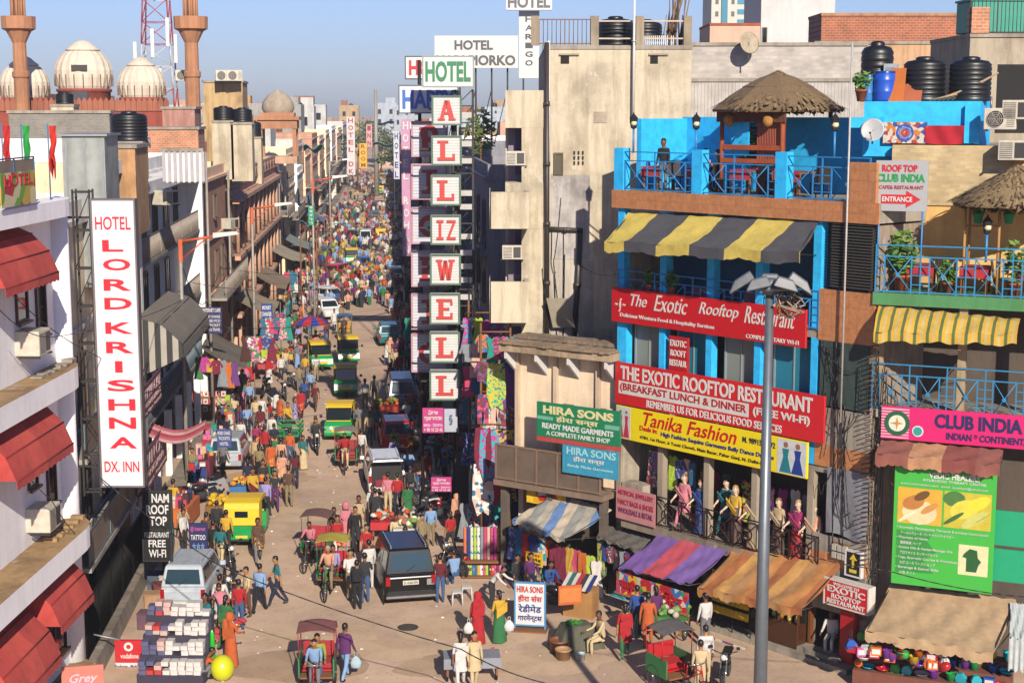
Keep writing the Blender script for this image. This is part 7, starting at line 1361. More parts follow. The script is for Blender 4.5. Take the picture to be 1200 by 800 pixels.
# rot: 0 faces the camera, 180 walks away, 90 faces right of the picture, -90 faces left
NEAR = [
 ('walk', 305, 718, 165, 'sky blue', 'black', 'man in pale blue shirt and black trousers walking away with a shoulder bag'), ('walk2', 326, 710, -80, 'teal', 'navy', 'man in teal shirt and jeans striding left across the open road'),
 ('coat', 405, 797, 150, 'purple', 'sky blue', 'man in purple shirt and light jeans walking away at the bottom of the road'), ('stand', 419, 714, 180, 'navy', 'black', 'man in navy jacket with black backpack beside the yellow hooded rickshaw'),
 ('talk', 428, 706, 185, 'charcoal', 'denim', 'man in dark jacket and jeans between the rickshaw and the black wagon'), ('talk', 411, 702, 20, 'white', 'khaki', 'man in white shirt behind the yellow hooded rickshaw'), ('lady', 396, 655, 10, 'red', 'white', 'woman in red with a pale scarf riding behind the yellow hood'),
 ('stand', 417, 645, 0, 'black', 'charcoal', 'man in black leather jacket facing us behind the rickshaws'), ('stand', 516, 706, 185, 'maroon', 'denim', 'man in maroon jacket and jeans standing beside the black wagon'), ('bend', 576, 712, 60, 'white', 'charcoal', 'man in white shirt bending at the sari rolls'),
 ('veil', 560, 755, 185, 'red', 'red', 'woman in a full red veil and dress holding a white bag'), ('sari', 585, 753, 200, 'yellow', 'green', 'woman in yellow blouse and green patterned skirt carrying a white bag'),
 ('lady', 540, 806, 180, 'white', 'white', 'woman in white with loose dark hair at the bottom edge'), ('kurta', 556, 806, 20, 'cream', 'cream', 'man in cream with a bright red scarf at the bottom edge'),
 ('stand', 319, 525, 170, 'white', 'grey', 'man in white shirt walking past the green cycle cart'), ('walk', 340, 546, 175, 'orange', 'denim', 'man in bright orange shirt and jeans behind the green cycle cart'), ('coat', 311, 540, 150, 'red', 'charcoal', 'man in red sweater left of the green cycle cart'), ('sari', 301, 535, 160, 'magenta', 'red', 'woman in magenta and red at the kerb left of the green cycle cart'),
 ('girl', 323, 598, 5, 'charcoal', 'purple', 'woman in black top and purple trousers walking towards us'), ('stand', 339, 594, 175, 'brown', 'khaki', 'man in brown shirt and khaki trousers beside the woman in purple trousers'), ('lady', 331, 572, 170, 'peach', 'cream', 'woman in pale peach just behind the purple trousers woman'), ('girl', 309, 585, 20, 'charcoal', 'navy', 'child in dark top with a white strap beside the snack cart'), ('lady', 318, 560, 190, 'orange', 'green', 'woman in orange tunic near the snack cart'),
 ('stand', 424, 543, 160, 'white', 'charcoal', 'man in white shirt with cap left of the red hatchback'), ('stand', 420, 512, 170, 'grey', 'khaki', 'man in grey shirt beside the auto rickshaw'), ('girl', 433, 522, 0, 'beige', 'black', 'woman with long hair in beige top and black trousers by the red hatchback'), ('talk', 441, 515, 185, 'teal', 'navy', 'man in bright teal shirt behind the red hatchback'),
 ('stand', 428, 479, 180, 'white', 'khaki', 'man in white shirt walking away right of the green auto rickshaw'), ('walk', 439, 475, 180, 'grey', 'charcoal', 'man in grey walking beside the white shirted man'), ('stand', 351, 460, 180, 'khaki', 'grey', 'man in khaki shirt left of the oncoming green auto rickshaw'), ('walk', 364, 467, 182, 'sky blue', 'navy', 'man in sky blue shirt and navy jeans walking away on the left'), ('walk2', 371, 447, 180, 'white', 'cream', 'man all in white walking away behind the sky blue shirt'), ('stand', 358, 446, 170, 'yellow', 'grey', 'man in yellow shirt walking in the left crowd'), ('lady', 353, 492, 190, 'red', 'maroon', 'woman in dark red by the parked white scooter'), ('girl', 357, 478, 180, 'blue', 'navy', 'child in bright blue beside the woman in dark red'),
 ('stand', 455, 602, 170, 'pink', 'cream', 'man in pink shirt at the open back of the white van'), ('stand', 437, 616, 5, 'white', 'charcoal', 'man in white shirt standing before the open white van'), ('sit', 464, 640, 10, 'cream', 'white', 'man in cream seated by the red juice cart'), ('coat', 481, 592, 150, 'grey', 'navy', 'traveller in grey with a dark backpack right of the white van'), ('stand', 492, 580, 170, 'peach', 'denim', 'traveller in peach top beside the white van'), ('coat', 500, 572, 20, 'red', 'charcoal', 'woman in red jacket among the parked bikes'), ('sit', 513, 582, 0, 'white', 'grey', 'man in white shirt seated among the parked bikes'),
 ('coat', 392, 645, 5, 'brown', 'denim', 'man in brown jacket and jeans behind the brown rickshaw hood'), ('veil', 406, 640, 0, 'pink', 'pink', 'woman in coral pink veil walking behind the rickshaws'), ('lady', 421, 632, 5, 'beige', 'teal', 'woman in beige and teal behind the rickshaws'), ('stand', 440, 622, 185, 'charcoal', 'charcoal', 'man in dark suit before the juice cart'), ('stand', 433, 690, 200, 'white', 'white', 'man in white behind the black wagon left side'), ('girl', 430, 668, 0, 'red', 'maroon', 'child in red between the rickshaws and the wagon'), ('bend', 473, 668, 170, 'white', 'grey', 'man in white bending ahead of the black wagon'),
 ('stand', 293, 482, 0, 'sky blue', 'charcoal', 'man in light grey blue shirt at the kerb facing us'), ('stand', 283, 515, -70, 'blue', 'navy', 'boy in bright blue jacket by the left stall'), ('lady', 277, 476, 30, 'pink', 'pink', 'woman in pink beside the red and white boxes'), ('girl', 291, 582, 200, 'navy', 'maroon', 'woman in dark top at the orange snack cart'),
 ('stand', 216, 648, 60, 'white', 'charcoal', 'man in white shirt in the shade by the dark blue board'), ('stand', 251, 662, 170, 'black', 'black', 'man in black left of the large auto rickshaw'), ('stand', 266, 648, 175, 'yellow', 'charcoal', 'man in yellow shirt left of the large auto rickshaw'), ('girl', 259, 666, 170, 'teal', 'cream', 'woman in faded teal by the large auto rickshaw'), ('lady', 303, 660, 10, 'brown', 'grey', 'woman in brown right behind the large auto rickshaw'),
 ('sari', 242, 757, -40, 'teal', 'red', 'woman in teal top and dark red leggings at the shoe stall'), ('kurta', 259, 733, 175, 'white', 'white', 'person in long white with a red hood by the estate car'), ('stand', 281, 738, 175, 'red', 'denim', 'man in red sweater and jeans near the estate car'), ('veil', 271, 781, 150, 'orange', 'orange', 'woman in orange sari walking at the lower left'), ('lady', 266, 760, 160, 'green', 'green', 'girl in green beside the orange sari woman'), ('squat', 236, 797, 110, 'orange', 'grey', 'man in orange squatting by the shoe stall'),
 ('sit', 705, 763, -70, 'cream', 'cream', 'old man in cream clothes seated at the covered table'), ('lady', 732, 772, 175, 'red', 'green', 'woman in red tunic and bright green trousers at the garment stall'), ('kurta', 759, 757, 170, 'orange', 'orange', 'person in long orange tunic under the printed banner'), ('stand', 746, 748, 180, 'blue', 'navy', 'man in blue under the purple awning'), ('girl', 768, 748, 190, 'purple', 'charcoal', 'woman in purple under the purple awning'), ('stand', 826, 800, 180, 'white', 'cream', 'man in white walking past the red empty rickshaw'), ('stand', 820, 816, 175, 'cream', 'cream', 'man in cream in the foreground by the lamp mast'),
 ('stand', 300, 503, 170, 'cream', 'grey', 'man in cream shirt at the kerb beyond the silver car'), ('lady', 306, 515, 190, 'maroon', 'black', 'woman in maroon between the parked scooter and the silver car'), ('coat', 299, 552, 150, 'beige', 'khaki', 'man in beige jacket with a cap right of the silver car'), ('stand', 330, 556, 175, 'peach', 'grey', 'man in peach shirt left of the orange shirted man'), ('girl', 346, 572, 185, 'maroon', 'navy', 'boy in maroon just behind the brown shirted man'), ('sari', 297, 596, 20, 'yellow', 'maroon', 'woman in yellow and maroon behind the snack cart'), ('coat', 243, 652, 160, 'brown', 'charcoal', 'man in brown jacket beside the dark blue board'), ('stand', 255, 636, 175, 'charcoal', 'black', 'man in charcoal between the yellow sacks and the large auto rickshaw'), ('lady', 273, 628, 190, 'orange', 'navy', 'woman in orange behind the large auto rickshaw'), ('walk', 312, 607, 170, 'lavender', 'charcoal', 'man in lavender shirt ahead of the large auto rickshaw'), ('bend', 262, 742, 200, 'pink', 'denim', 'woman in pink bending over cloth by the estate car'), ('talk', 290, 722, -60, 'cream', 'brown', 'man in cream talking right of the estate car'), ('squat', 228, 772, 150, 'lavender', 'grey', 'stall keeper in lavender squatting behind the shoe boxes'), ('stand', 466, 602, 185, 'red', 'navy', 'woman in red beside the open white van boot'), ('lady', 478, 612, 170, 'green', 'cream', 'woman in green by the pale snack cart'), ('stand', 505, 640, 190, 'sky blue', 'khaki', 'man in sky blue by the maroon motorcycle'), ('stand', 495, 655, 20, 'khaki', 'charcoal', 'man in khaki ahead of the black wagon right side'), ('girl', 528, 650, 200, 'red', 'charcoal', 'girl in red at the upper cloth rolls'),
 ('sit', 622, 690, 0, 'purple', 'navy', 'man in violet shirt seated in the clothes shop'), ('sit', 644, 700, 20, 'blue', 'grey', 'boy in bright blue seated by the black motorcycle'), ('sit', 606, 690, 10, 'charcoal', 'charcoal', 'man in dark clothes seated at the shop step'), ('sit', 533, 688, 200, 'sky blue', 'denim', 'man in pale blue seated at the sari stall'), ('stand', 1100, 806, 180, 'white', 'grey', 'man in white shirt at the toy stall'), ('stand', 826, 758, 200, 'white', 'grey', 'man in pale clothes in the shade of the orange awning'), ('sit', 960, 786, -30, 'white', 'white', 'man in white seated inside the dark doorway'), ('stand', 1128, 812, 170, 'charcoal', 'navy', 'man in dark clothes at the toy stall'),
]
for k, x, y, rot, tp, bt, lab in NEAR:
    LAB.add(lab); person(k, x, y, rot, tp, bt, lab, sc='red' if 'red scarf' in lab or 'red hood' in lab else None, loc=EXO.w(8.85, .2, -.25) if 'doorway' in lab else None)
# riders and passengers
def rider(x, y, deg, fwd, z, k, tp, bt, lab, hair=None):
    p = G(x, y); a = R(deg); d = V((-sin(a), cos(a), 0)); person(k, 0, 0, deg + 180, tp, bt, lab, loc=(p.x + d.x * fwd, p.y + d.y * fwd, z), hair=hair)
rider(390, 690, 172, .62, .02, 'ride', 'peach', 'khaki', 'rickshaw puller in pale pink shirt and cap with the yellow hood', M('a8988a', 'cloth')); rider(371, 658, 166, .62, .02, 'ride', 'pink', 'charcoal', 'rickshaw puller in checked shirt with the brown hood')
rider(406, 548, 178, .62, .02, 'ride', 'red', 'cream', 'man in red sweater pedalling a cycle rickshaw'); rider(372, 806, 178, -.3, .22, 'sit', 'lime', 'denim', 'passenger in striped shirt in the dull red hooded rickshaw'); rider(372, 806, 178, .62, .02, 'ride', 'sky blue', 'grey', 'puller in light blue shirt of the dull red hooded rickshaw')
rider(390, 690, 172, -.28, .22, 'sit', 'lavender', 'charcoal', 'passenger in lavender under the yellow rickshaw hood'); rider(404, 398, 180, .62, .02, 'ride', 'brown', 'charcoal', 'rider in brown on the loaded rickshaw far left')
rider(371, 530, 186, -.2, .35, 'sit', 'charcoal', 'black', 'motorcyclist in black leather jacket'); rider(371, 530, 186, -.55, .38, 'sit', 'khaki', 'charcoal', 'pillion rider behind the leather jacket motorcyclist'); rider(429, 352, 182, -.2, .33, 'sit', 'peach', 'charcoal', 'scooter rider in peach coming towards us')
# terrace guests
for a, d, k, rot, tp, bt, lab in ((1.45, -.55, 'stand', 10, 'black', 'grey', 'man in black standing on the blue roof terrace with a tray'), (2.3, -1.5, 'sit', 90, 'peach', 'denim', 'guest in peach seated on the blue roof terrace'), (3.3, -1.2, 'sit', -60, 'charcoal', 'grey', 'guest in dark shirt seated near the terrace pier'), (4.9, -1.6, 'sit', 60, 'red', 'black', 'guest in red seated before the roof hut'), (5.6, -1.3, 'sit', -70, 'black', 'black', 'guest in black seated before the roof hut')):
    person(k, 0, 0, rot + math.degrees(EXO.rot), tp, bt, lab, loc=EXO.w(a, tz + (.05 if k == 'sit' else 0), d), g='guests on the blue terrace')
person('stand', 0, 0, math.degrees(EXO.rot), 'magenta', 'black', 'guest in magenta behind the large red banner sign', loc=EXO.w(6.0, zs1 + .5, -.6), g='guests on the blue terrace')
# mannequins
MSK = M('c0a48e', 'gloss', k=.85, wear=.1); z0m = zd + .02
for px_, k, tp, bt, lab in ((797, 'lady', 'pink', 'pink', 'mannequin in a pink sleeveless dress'), (817, 'sari', 'blue', 'blue', 'mannequin in a long bright blue outfit'), (857, 'sari', 'yellow', 'brown', 'mannequin in a golden brown gown'), (880, 'sari', 'cream', 'beige', 'mannequin in a pale beige gown'), (836, 'lady', 'teal', 'teal', 'mannequin in teal behind the rail'), (931, 'sari', 'magenta', 'red', 'mannequin in a crimson gown right of the lamp mast'), (908, 'sari', 'beige', 'brown', 'mannequin partly hidden behind the lamp mast'), (950, 'sari', 'peach', 'peach', 'mannequin in a tall peach gown at the end of the row')):
    a = EXO.px(px_, 600, .0)[0]; r = person(k, 0, 0, math.degrees(EXO.rot), tp, bt, lab + ' in the dress shop', loc=EXO.w(a, z0m, -.18 if px_ not in (836,) else -.6), g='mannequins in the dress shop row', cat='mannequin', name='mannequin', skin=MSK, hair=M(random.choice(['8a6a44', '3a2a20', 'b09060']), 'paint'), s=1.08)
# bags in hands
for x, y, dx, c, lab in ((560, 755, -.28, 'd8d6d2', 'white carrier bag held by the woman in the red veil'), (585, 753, .3, 'd4d4d8', 'white carrier bag held by the woman in green'), (405, 797, .3, 'a8c0c8', 'pale blue and white bag held by the man in purple')):
    p = G(x, y); t = E('carrier_bag', lab, 'bag', (p.x + dx, p.y - .05, .38)); B().lathe([(.02, 0), (.15, .03), (.17, .18), (.1, .3), (.03, .36)], M(c, 'cloth'), n=10, squash=.6).done('bag', t); B().tube([(-.04, 0, .34), (-.03, 0, .46), (.03, 0, .46), (.04, 0, .34)], .008, M(c, 'cloth'), 5).done('handle', t)
for x, y, dy, c, lab in ((419, 714, -.2, '1a1a1e', 'black backpack on the man in the navy jacket'), (481, 592, -.2, '26262a', 'dark backpack on the traveller in grey')):
    p = G(x, y); t = E('backpack', lab, 'backpack', (p.x, p.y + dy, 1.0)); B().box(-.16, .16, -.1, .1, 0, .44, M(c, 'cloth')).done('pack', t, bev=.06); B().box(-.12, .12, -.15, -.1, .04, .24, M(c, 'cloth')).done('pocket', t, bev=.02)
p = G(261, 797); t = E('balloon', 'large yellow green balloon at the lower left beside the orange sari', 'balloon', p); b = B(); b.ell((0, 0, .38), (.34, .34, .38), M('c8cc22', 'gloss', wear=.1), 18, 12); b.done('skin', t); B().cyl((0, 0, -.0), (0, 0, .03), .03, M('a8ac1a', 'gloss'), r2=.01).done('knot', t)
p = G(250, 790); t = E('balloon', 'long bright green balloon standing by the yellow one', 'balloon', p); b = B(); b.lathe([(.02, 0), (.07, .15), (.08, .8), (.06, 1.25), (.01, 1.35)], M('1fb02a', 'gloss'), n=10); b.done('skin', t); B().cyl((0, 0, -.02), (0, 0, .02), .03, M('1a8a22', 'gloss'), n=6).done('knot', t)
# ---- crowd: individuals placed down the street, the remainder far off as one mass
LM = [('the green auto rickshaw', 405, 470), ('the parasol', 366, 405), ('the parked white cars', 384, 365), ('the white minivan', 429, 285), ('the blue car', 426, 318), ('the teal car', 455, 402), ('the red hatchback', 463, 516), ('the loaded rickshaw', 404, 398), ('the lone scooter rider', 429, 352), ('the red car', 392, 327), ('the pale car', 463, 330), ('the dark grey car', 439, 258), ('the far yellow row', 452, 226), ('the minibus', 470, 478), ('the far left awnings', 375, 300), ('the far right stalls', 475, 290), ('the snack cart', 290, 588), ('the silver car', 270, 543), ('the bright yellow cart', 330, 428), ('the street end', 450, 200), ('the white van', 451, 562), ('the parked bikes', 500, 590), ('the left stalls', 345, 400), ('the lowest letter boxes', 485, 420)]
random.seed(23)
TOPS = ['white'] * 4 + ['cream', 'red', 'black', 'charcoal', 'beige', 'beige', 'pink', 'red', 'red', 'maroon', 'orange', 'yellow', 'green', 'teal', 'sky blue', 'sky blue', 'blue', 'navy', 'purple', 'black', 'grey', 'brown', 'khaki', 'peach', 'magenta', 'lime', 'lavender', 'charcoal']
BOTS = ['black', 'navy', 'denim', 'grey', 'khaki', 'brown', 'charcoal', 'cream']
KS = [('stand', 'man'), ('walk', 'man'), ('walk2', 'man'), ('talk', 'man'), ('coat', 'man'), ('kurta', 'man'), ('lady', 'woman'), ('sari', 'woman'), ('veil', 'woman'), ('girl', 'girl'), ('carry', 'man')]
def crowd_at(x, y, n=0):
    k, who = random.choice(KS); w = min(LM, key=lambda l: (l[1] - x) ** 2 + (l[2] - y) ** 2); rel = ('in front of' if y > w[2] + 4 else 'behind' if y < w[2] - 4 else 'beside')
    for _ in range(60):
        tp, bt = random.choice(TOPS), random.choice(BOTS)
        if who == 'woman' and random.random() < .7: bt = random.choice(TOPS)
        lab = '%s in %s and %s %s %s' % (who, tp, bt, rel, w[0])
        if lab not in LAB and tp != bt: break
        k, who = random.choice(KS)
    if lab in LAB: return
    LAB.add(lab); person(k, x, y, random.choice([180, 0, 170, -170, 10, -12, 150, 90, -90]) + random.uniform(-15, 15), tp, bt, lab, random.uniform(.92, 1.04), g='people in the crowd')
def freeok(p, d=.62): return all((p.x - a) ** 2 + (p.y - b) ** 2 > d * d for a, b in POS)
CARS = [(o.location.x, o.location.y) for o in COL.objects if o.parent is None and o.get('category') in ('car', 'auto rickshaw', 'cart', 'motorcycle', 'cycle rickshaw', 'scooter') and o.location.z > -1]
def clear(p): return all(abs(p.x - a) > 1.05 or abs(p.y - b) > 2.2 for a, b in CARS)
n = 0; tries = 0
while n < 186 and tries < 9000:
    tries += 1; Yd = random.choice([random.uniform(57, 80), random.uniform(62, 100), random.uniform(75, 120), random.uniform(95, 150)])
    X = random.choice([random.uniform(-8.8, 3.6), random.uniform(-8.8, -3.2), random.uniform(.2, 3.6), random.uniform(.0, 3.6)])
    if Yd < 100 and -4.6 < X < -.4 and random.random() < .93: continue
    if Yd < 130 and -2.6 < X < -.4 and random.random() < .8: continue
    p = V((X, Yd, 0)); x, y = pix(p)
    if not freeok(p) or not clear(p): continue
    crowd_at(x, y); n += 1
random.seed(31); b = B(); ct = [cm(c) for c in TOPS]; cb_ = [cm(c) for c in BOTS]; sk_ = SKIN[0]; hb_ = PSL[4]
for i in range(900):
    Yd, X = random.choice([random.uniform(140, 410), random.uniform(125, 220)]), random.uniform(-8.6, 3.8)
    if i % 6: Yd, X = cl_[0] + random.gauss(0, 3.5), max(-8.8, min(3.9, cl_[1] + random.gauss(0, 1.1)))
    else: cl_ = (Yd, X)
    h = random.uniform(1.5, 1.75); p = V((X, Yd, 0))
    if not clear(p): continue
    t_, u_ = random.choice(ct), random.choice(cb_ if random.random() < .75 else ct); n = 6
    b.lathe([(.13, 0), (.16, h * .25), (.17, h * .48)], u_, p, n=n, squash=.7); b.lathe([(.18, h * .46), (.2, h * .62), (.24, h * .78), (.12, h * .84), (.06, h * .87)], t_, p, n=n, squash=.6); b.ell(p + V((0, 0, h * .93)), (.09, .1, .12), sk_, 6, 4); b.ell(p + V((0, .02, h * .96)), (.095, .1, .1), hb_, 6, 4)
    for s in (-1, 1): b.cyl(p + V((s * .22, 0, h * .77)), p + V((s * .27, -.05, h * .47)), .05, t_, n=4)
b.done('crowd', kind='stuff', label='dense far off mass of shoppers filling the street end', cat='crowd')
for r in PT.values():
    for c in list(r.children): bpy.data.objects.remove(c)
    bpy.data.objects.remove(r)
# ================================================================= skyline behind the right buildings
def slabwall(lab, px0, px1, yt, y, m, dep=1.2, zb=0, cat='wall', name='boundary_wall', cope=CONC):
    p, q = AY(px0, yt, y), AY(px1, yt, y); w = q.x - p.x; r = E(name, lab, cat, (p.x, p.y, 0), -YAW)
    B().box(0, w, 0, dep, zb, p.z, m).done('masonry', r)
    if cope: B().box(-.03, w + .03, -.06, dep + .03, p.z + .002, p.z + .13, cope).done('coping', r)
    return r, w, p.z
slabwall('whitewashed brick parapet wall behind the thatched hut', 808, 1012, 54, 60, M('cdc6be', 'brick', s=.8), 2)
r, w, z = slabwall('pale corrugated shed wall below the whitewashed brick wall', 809, 1004, 96, 57, M('c0bab4', 'corr', s=2.5), .4, 8)
slabwall('orange brick wall on the right skyline', 963, 1142, 19, 68, M('b8683c', 'brick', s=1.0), 3, cope=M('b98a64', 'plaster', wear=.6))
slabwall('cream and brick house side under the orange brick wall', 955, 1135, 52, 66.5, M('c9a27c', 'plaster', wear=.7), 1.2)
r, w, z = slabwall('grey concrete stair house at the top right corner', 1137, 1230, 44, 52, M('b3a690', 'plaster', wear=.7), 5, 8, 'building', 'stair_house')
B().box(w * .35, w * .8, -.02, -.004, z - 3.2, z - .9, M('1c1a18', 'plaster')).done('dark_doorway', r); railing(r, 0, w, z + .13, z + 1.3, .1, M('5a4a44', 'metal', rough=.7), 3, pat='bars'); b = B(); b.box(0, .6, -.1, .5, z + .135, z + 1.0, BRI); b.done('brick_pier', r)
p = AY(1180, 44, 53); t = E('rooftop_tank_box', 'emerald square tank on the roof at the top right corner', 'tank', (p.x, p.y + 1, p.z + .2)); B().box(-.9, 1.5, 0, 1.5, 0, 1.1, M('12907a', 'paint')).done('body', t, bev=.03); B().box(-.95, 1.55, -.04, 1.54, 1.1, 1.18, M('0f7a68', 'paint')).done('lid', t)
r, w, z = slabwall('plain white tower block rising behind the brick wall', 893, 978, -30, 120, M('d2d2d0', 'plaster', wear=.2), 9, 0, 'building', 'tower_block'); window(r, .1, .5, z - 5.5, z - 4, -.04, FR, GLASS, 0, False)
p = AY(990, 40, 105); tank('squat white water tank beside the white tower', (p.x, p.y, AY(990, 18, 105).z - 2.3), 2.1, 2.2, M('c9c7bf', 'paint'))
r, w, z = slabwall('distant high rise with blue glass bands', 835, 893, -60, 260, M('d3d0c4', 'plaster', wear=.15), 12, 0, 'building', 'high_rise')
for i in range(10): zz = z - 1.6 - i * 1.65; B().box(w * .52, w * .97, -.1, -.02, zz - .8, zz, M('3a8aa8', 'glass', rough=.3)).done('window_band', r)
B().box(w * .2, w * .32, -.3, -.02, z - 13, z - 2, M('4a8aa0', 'glass')).done('lift_glass', r)
for k in range(14): B().box(w * .08 + (k % 2) * w * .32, w * .14 + (k % 2) * w * .32, -.08, -.02, z - 3 - k // 2 * 2, z - 2.2 - k // 2 * 2, M('6a6a66', 'glass')).done('window', r)
slabwall('peach parapet box with orange coping before the high rise', 832, 890, 30, 90, M('d6b49c', 'plaster', wear=.2), 5, 0, 'building', 'rooftop_room', M('b8582f', 'plaster'))
p = AY(878, 66, 59); t = E('satellite_dish', 'old tan satellite dish on the whitewashed wall', 'satellite dish', p, R(20)); b = B(); ax = Matrix.Rotation(R(80), 3, 'X'); b.lathe([(.001, -.1), (.3, -.06), (.42, 0), (.38, 0), (.001, -.07)], M('b5a68c', 'paint', wear=.6), (0, 0, .5), n=18, ax=ax); b.done('reflector', t); B().cyl((0, .05, -.2), (0, .06, .5), .03, GALV).done('mount', t)
# far trees and tarpaulins
def tree(lab, x, y, h, r, c0='4a5a2a', n=700, sz=.5):
    t = E('street_tree', lab, 'tree', (x, y, 0)); b = B(); b.cyl((0, 0, 0), (.2, 0, h * .6), .22, WOOD, r2=.12)
    for k in range(5): a = k * 1.3; b.cyl((.2, 0, h * .5), (r * .6 * cos(a), r * .6 * sin(a), h * .85), .09, WOOD, r2=.03, n=5)
    b.done('trunk', t); b = B()
    for k in range(9): a = k * 2.4; q = random.uniform(.2, .75); b.leaves((r * q * cos(a), r * q * sin(a), h * random.uniform(.66, 1.0)), r * random.uniform(.35, .5), n // 9, M(random.choice([c0, '5a6a34', '3a4a24']), 'leaf'), sz)
    b.done('crown', t)
tree('pale dusty tree at the left of the street end', AY(418, 135, 330).x, 330, 13.5, 5, '8a7a52'); tree('dark green tree at the right of the street end', AY(461, 150, 300).x, 300, 10.5, 3.5, '2f4a24'); tree('olive tree behind the far blue tarpaulin', AY(446, 140, 400).x, 400, 12, 5, '5f6a3a')
p = AY(571, 100, 75); t = E('roof_creeper', 'leafy green creeper climbing the sign trestle', 'plant', (p.x, 80, 12)); B().leaves((0, 0, 3), (.8, .5, 1.2), 200, M('5a6a2a', 'leaf'), .22).done('foliage', t); B().cyl((0, 0, 0), (0, 0, 3), .05, WOOD).done('stem', t)
for x0, x1, yy, y, c, lab in ((428, 462, 143, 330, '2a8ac0', 'bright blue tarpaulin over the far street end'), (436, 470, 168, 260, '6aa8b8', 'pale blue tarpaulin across the far street'), (354, 379, 172, 150, '1fa0a0', 'turquoise tarpaulin on a left rooftop'), (350, 372, 262, 118, '5a8a80', 'teal cloth shade over the left stalls')):
    p, q = AY(x0, yy, y), AY(x1, yy, y); w = q.x - p.x; t = E('tarpaulin', lab, 'tarpaulin', p); B().sheet(lambda u, v: (w * u, v * 5, .25 * sin(u * 9) - .8 * v + .3 * v * v), 12, 4, M(c, 'cloth'), thick=(0, 0, -.04)).done('sheet', t); b = B(); [b.cyl((x, 0, 0), (x, 0, -p.z + .01 if p.z < 9 else -2.5), .06, WOOD, n=6) for x in (.1, w - .1)]; b.each('pole', t)
# ================================================================= garments and cloth
GM = {}
def gproto(k, pl, wave=.03):
    b = B(); n = len(pl); y = lambda a, z: wave * sin(a * 14) * (1 if z < -.1 else .4)
    vs = [(a, y(a, z) - .02, z) for a, z in pl] + [(a, y(a, z) + .03, z) for a, z in pl]; m = M('808080', 'cloth')
    b.mesh(vs, [tuple(range(n)), tuple(range(2 * n - 1, n - 1, -1))] + [(i, n + i, n + (i + 1) % n, (i + 1) % n) for i in range(n)], m); o = b.done('hanging_' + k); o.location = (0, 0, -60); GM[k] = o
    B().tube([(0, 0, .1), (0, 0, .02), (-.12, 0, -.03)], .008, IRON, 4).tube([(0, 0, .02), (.12, 0, -.03)], .008, IRON, 4).done('hanger', o)
gproto('shirt', [(-.08, 0), (-.2, -.05), (-.38, -.38), (-.28, -.44), (-.2, -.24), (-.22, -.75), (-.07, -.78), (.07, -.75), (.22, -.78), (.2, -.24), (.28, -.44), (.38, -.38), (.2, -.05), (.08, 0), (0, -.05)])
gproto('dress', [(-.08, 0), (-.17, -.03), (-.2, -.2), (-.13, -.42), (-.22, -.9), (-.3, -1.3), (-.12, -1.27), (.06, -1.31), (.3, -1.27), (.22, -.9), (.13, -.42), (.2, -.2), (.17, -.03), (.08, 0), (0, -.08)])
gproto('trousers', [(-.17, 0), (-.2, -.35), (-.2, -1.05), (-.05, -1.05), (0, -.35), (.05, -1.05), (.2, -1.05), (.2, -.35), (.17, 0)])
gproto('shawl', [(-.3, 0), (-.34, -.5), (-.36, -1.2), (-.2, -1.75), (.0, -1.6), (.22, -1.78), (.36, -1.15), (.33, -.5), (.3, 0), (.1, -.04), (-.1, .02)], .05)
PRC = ['b5252d', 'c8a238', '2f6a8a', 'c0466a', '3a7a4a', '6a3a7a', 'd0c8b8', '1f1f26', 'c86a2a', '2a3a7a', 'd8b0a0', '7a1f3a', '1fa0b0', 'a8c03a', 'd06a9a', '8a8f96', 'e0d8d0', '4a2a24', 'b03a8a', '2a8a80']
PRN_ = ['bright red', 'mustard', 'steel blue', 'rose', 'leaf green', 'violet', 'cream', 'black', 'orange', 'deep blue', 'peach', 'wine', 'turquoise', 'lime', 'pink', 'grey', 'white', 'dark brown', 'fuchsia', 'sea green']
GL = set()
def hang(kinds, pts, where, group, s=1.0, rot=None, patt=.3):
    for i, (loc, rz) in enumerate(pts):
        for _ in range(30):
            k = random.choice(kinds); c = random.randrange(20); pr = random.random() < patt; lab = ('printed ' if pr else '') + PRN_[c] + ' ' + k + ' hanging ' + where
            if lab not in GL: break
        GL.add(lab); o = dup(GM[k], loc, rz, lab, group, s * random.uniform(.85, 1.1)); o['category'] = 'garment'
        recolor(o, 0, PRN(random.choice([7, 11, 16]), PRC[c], PRC[c], PRC[(c + 6) % 20], PRC[(c * 3 + 2) % 20]) if pr else M(PRC[c], 'cloth'))
def rowp(fr, x0, x1, y0, y1, n, d, jit=.05):
    a0, z0 = fr.px(x0, y0, d); a1, z1 = fr.px(x1, y1, d); return [(fr.w(a0 + (a1 - a0) * i / max(1, n - 1), z0 + (z1 - z0) * i / max(1, n - 1) + random.uniform(-jit, jit), d + random.uniform(-.06, .06)), fr.rot + random.uniform(-.2, .2)) for i in range(n)]
random.seed(5); GR_ = 'garments hanging in the bazaar'
hang(['shirt', 'dress', 'trousers'], rowp(HIRA, 602, 700, 617, 655, 13, .9), 'under the grey and blue awning', GR_, .95); hang(['shirt', 'dress'], rowp(HIRA, 604, 690, 645, 672, 10, .3), 'at the back of the corner clothes shop', GR_, .95)
hang(['dress', 'shirt'], rowp(EXO, 704, 752, 634, 652, 8, .8), 'below the plain grey awning', GR_, .8, patt=.5); hang(['trousers', 'dress', 'shirt'], rowp(EXO, 726, 800, 690, 712, 9, .5), 'behind the printed banner', GR_, 1.0)
hang(['dress', 'shirt'], rowp(EXO, 766, 812, 527, 541, 7, -.5), 'at the dress shop window', GR_, .9, patt=.5); hang(['dress'], rowp(EXO, 826, 946, 548, 578, 10, -1.2), 'inside the dress shop', GR_, 1.0)
SF = camframe(570, 57.2)
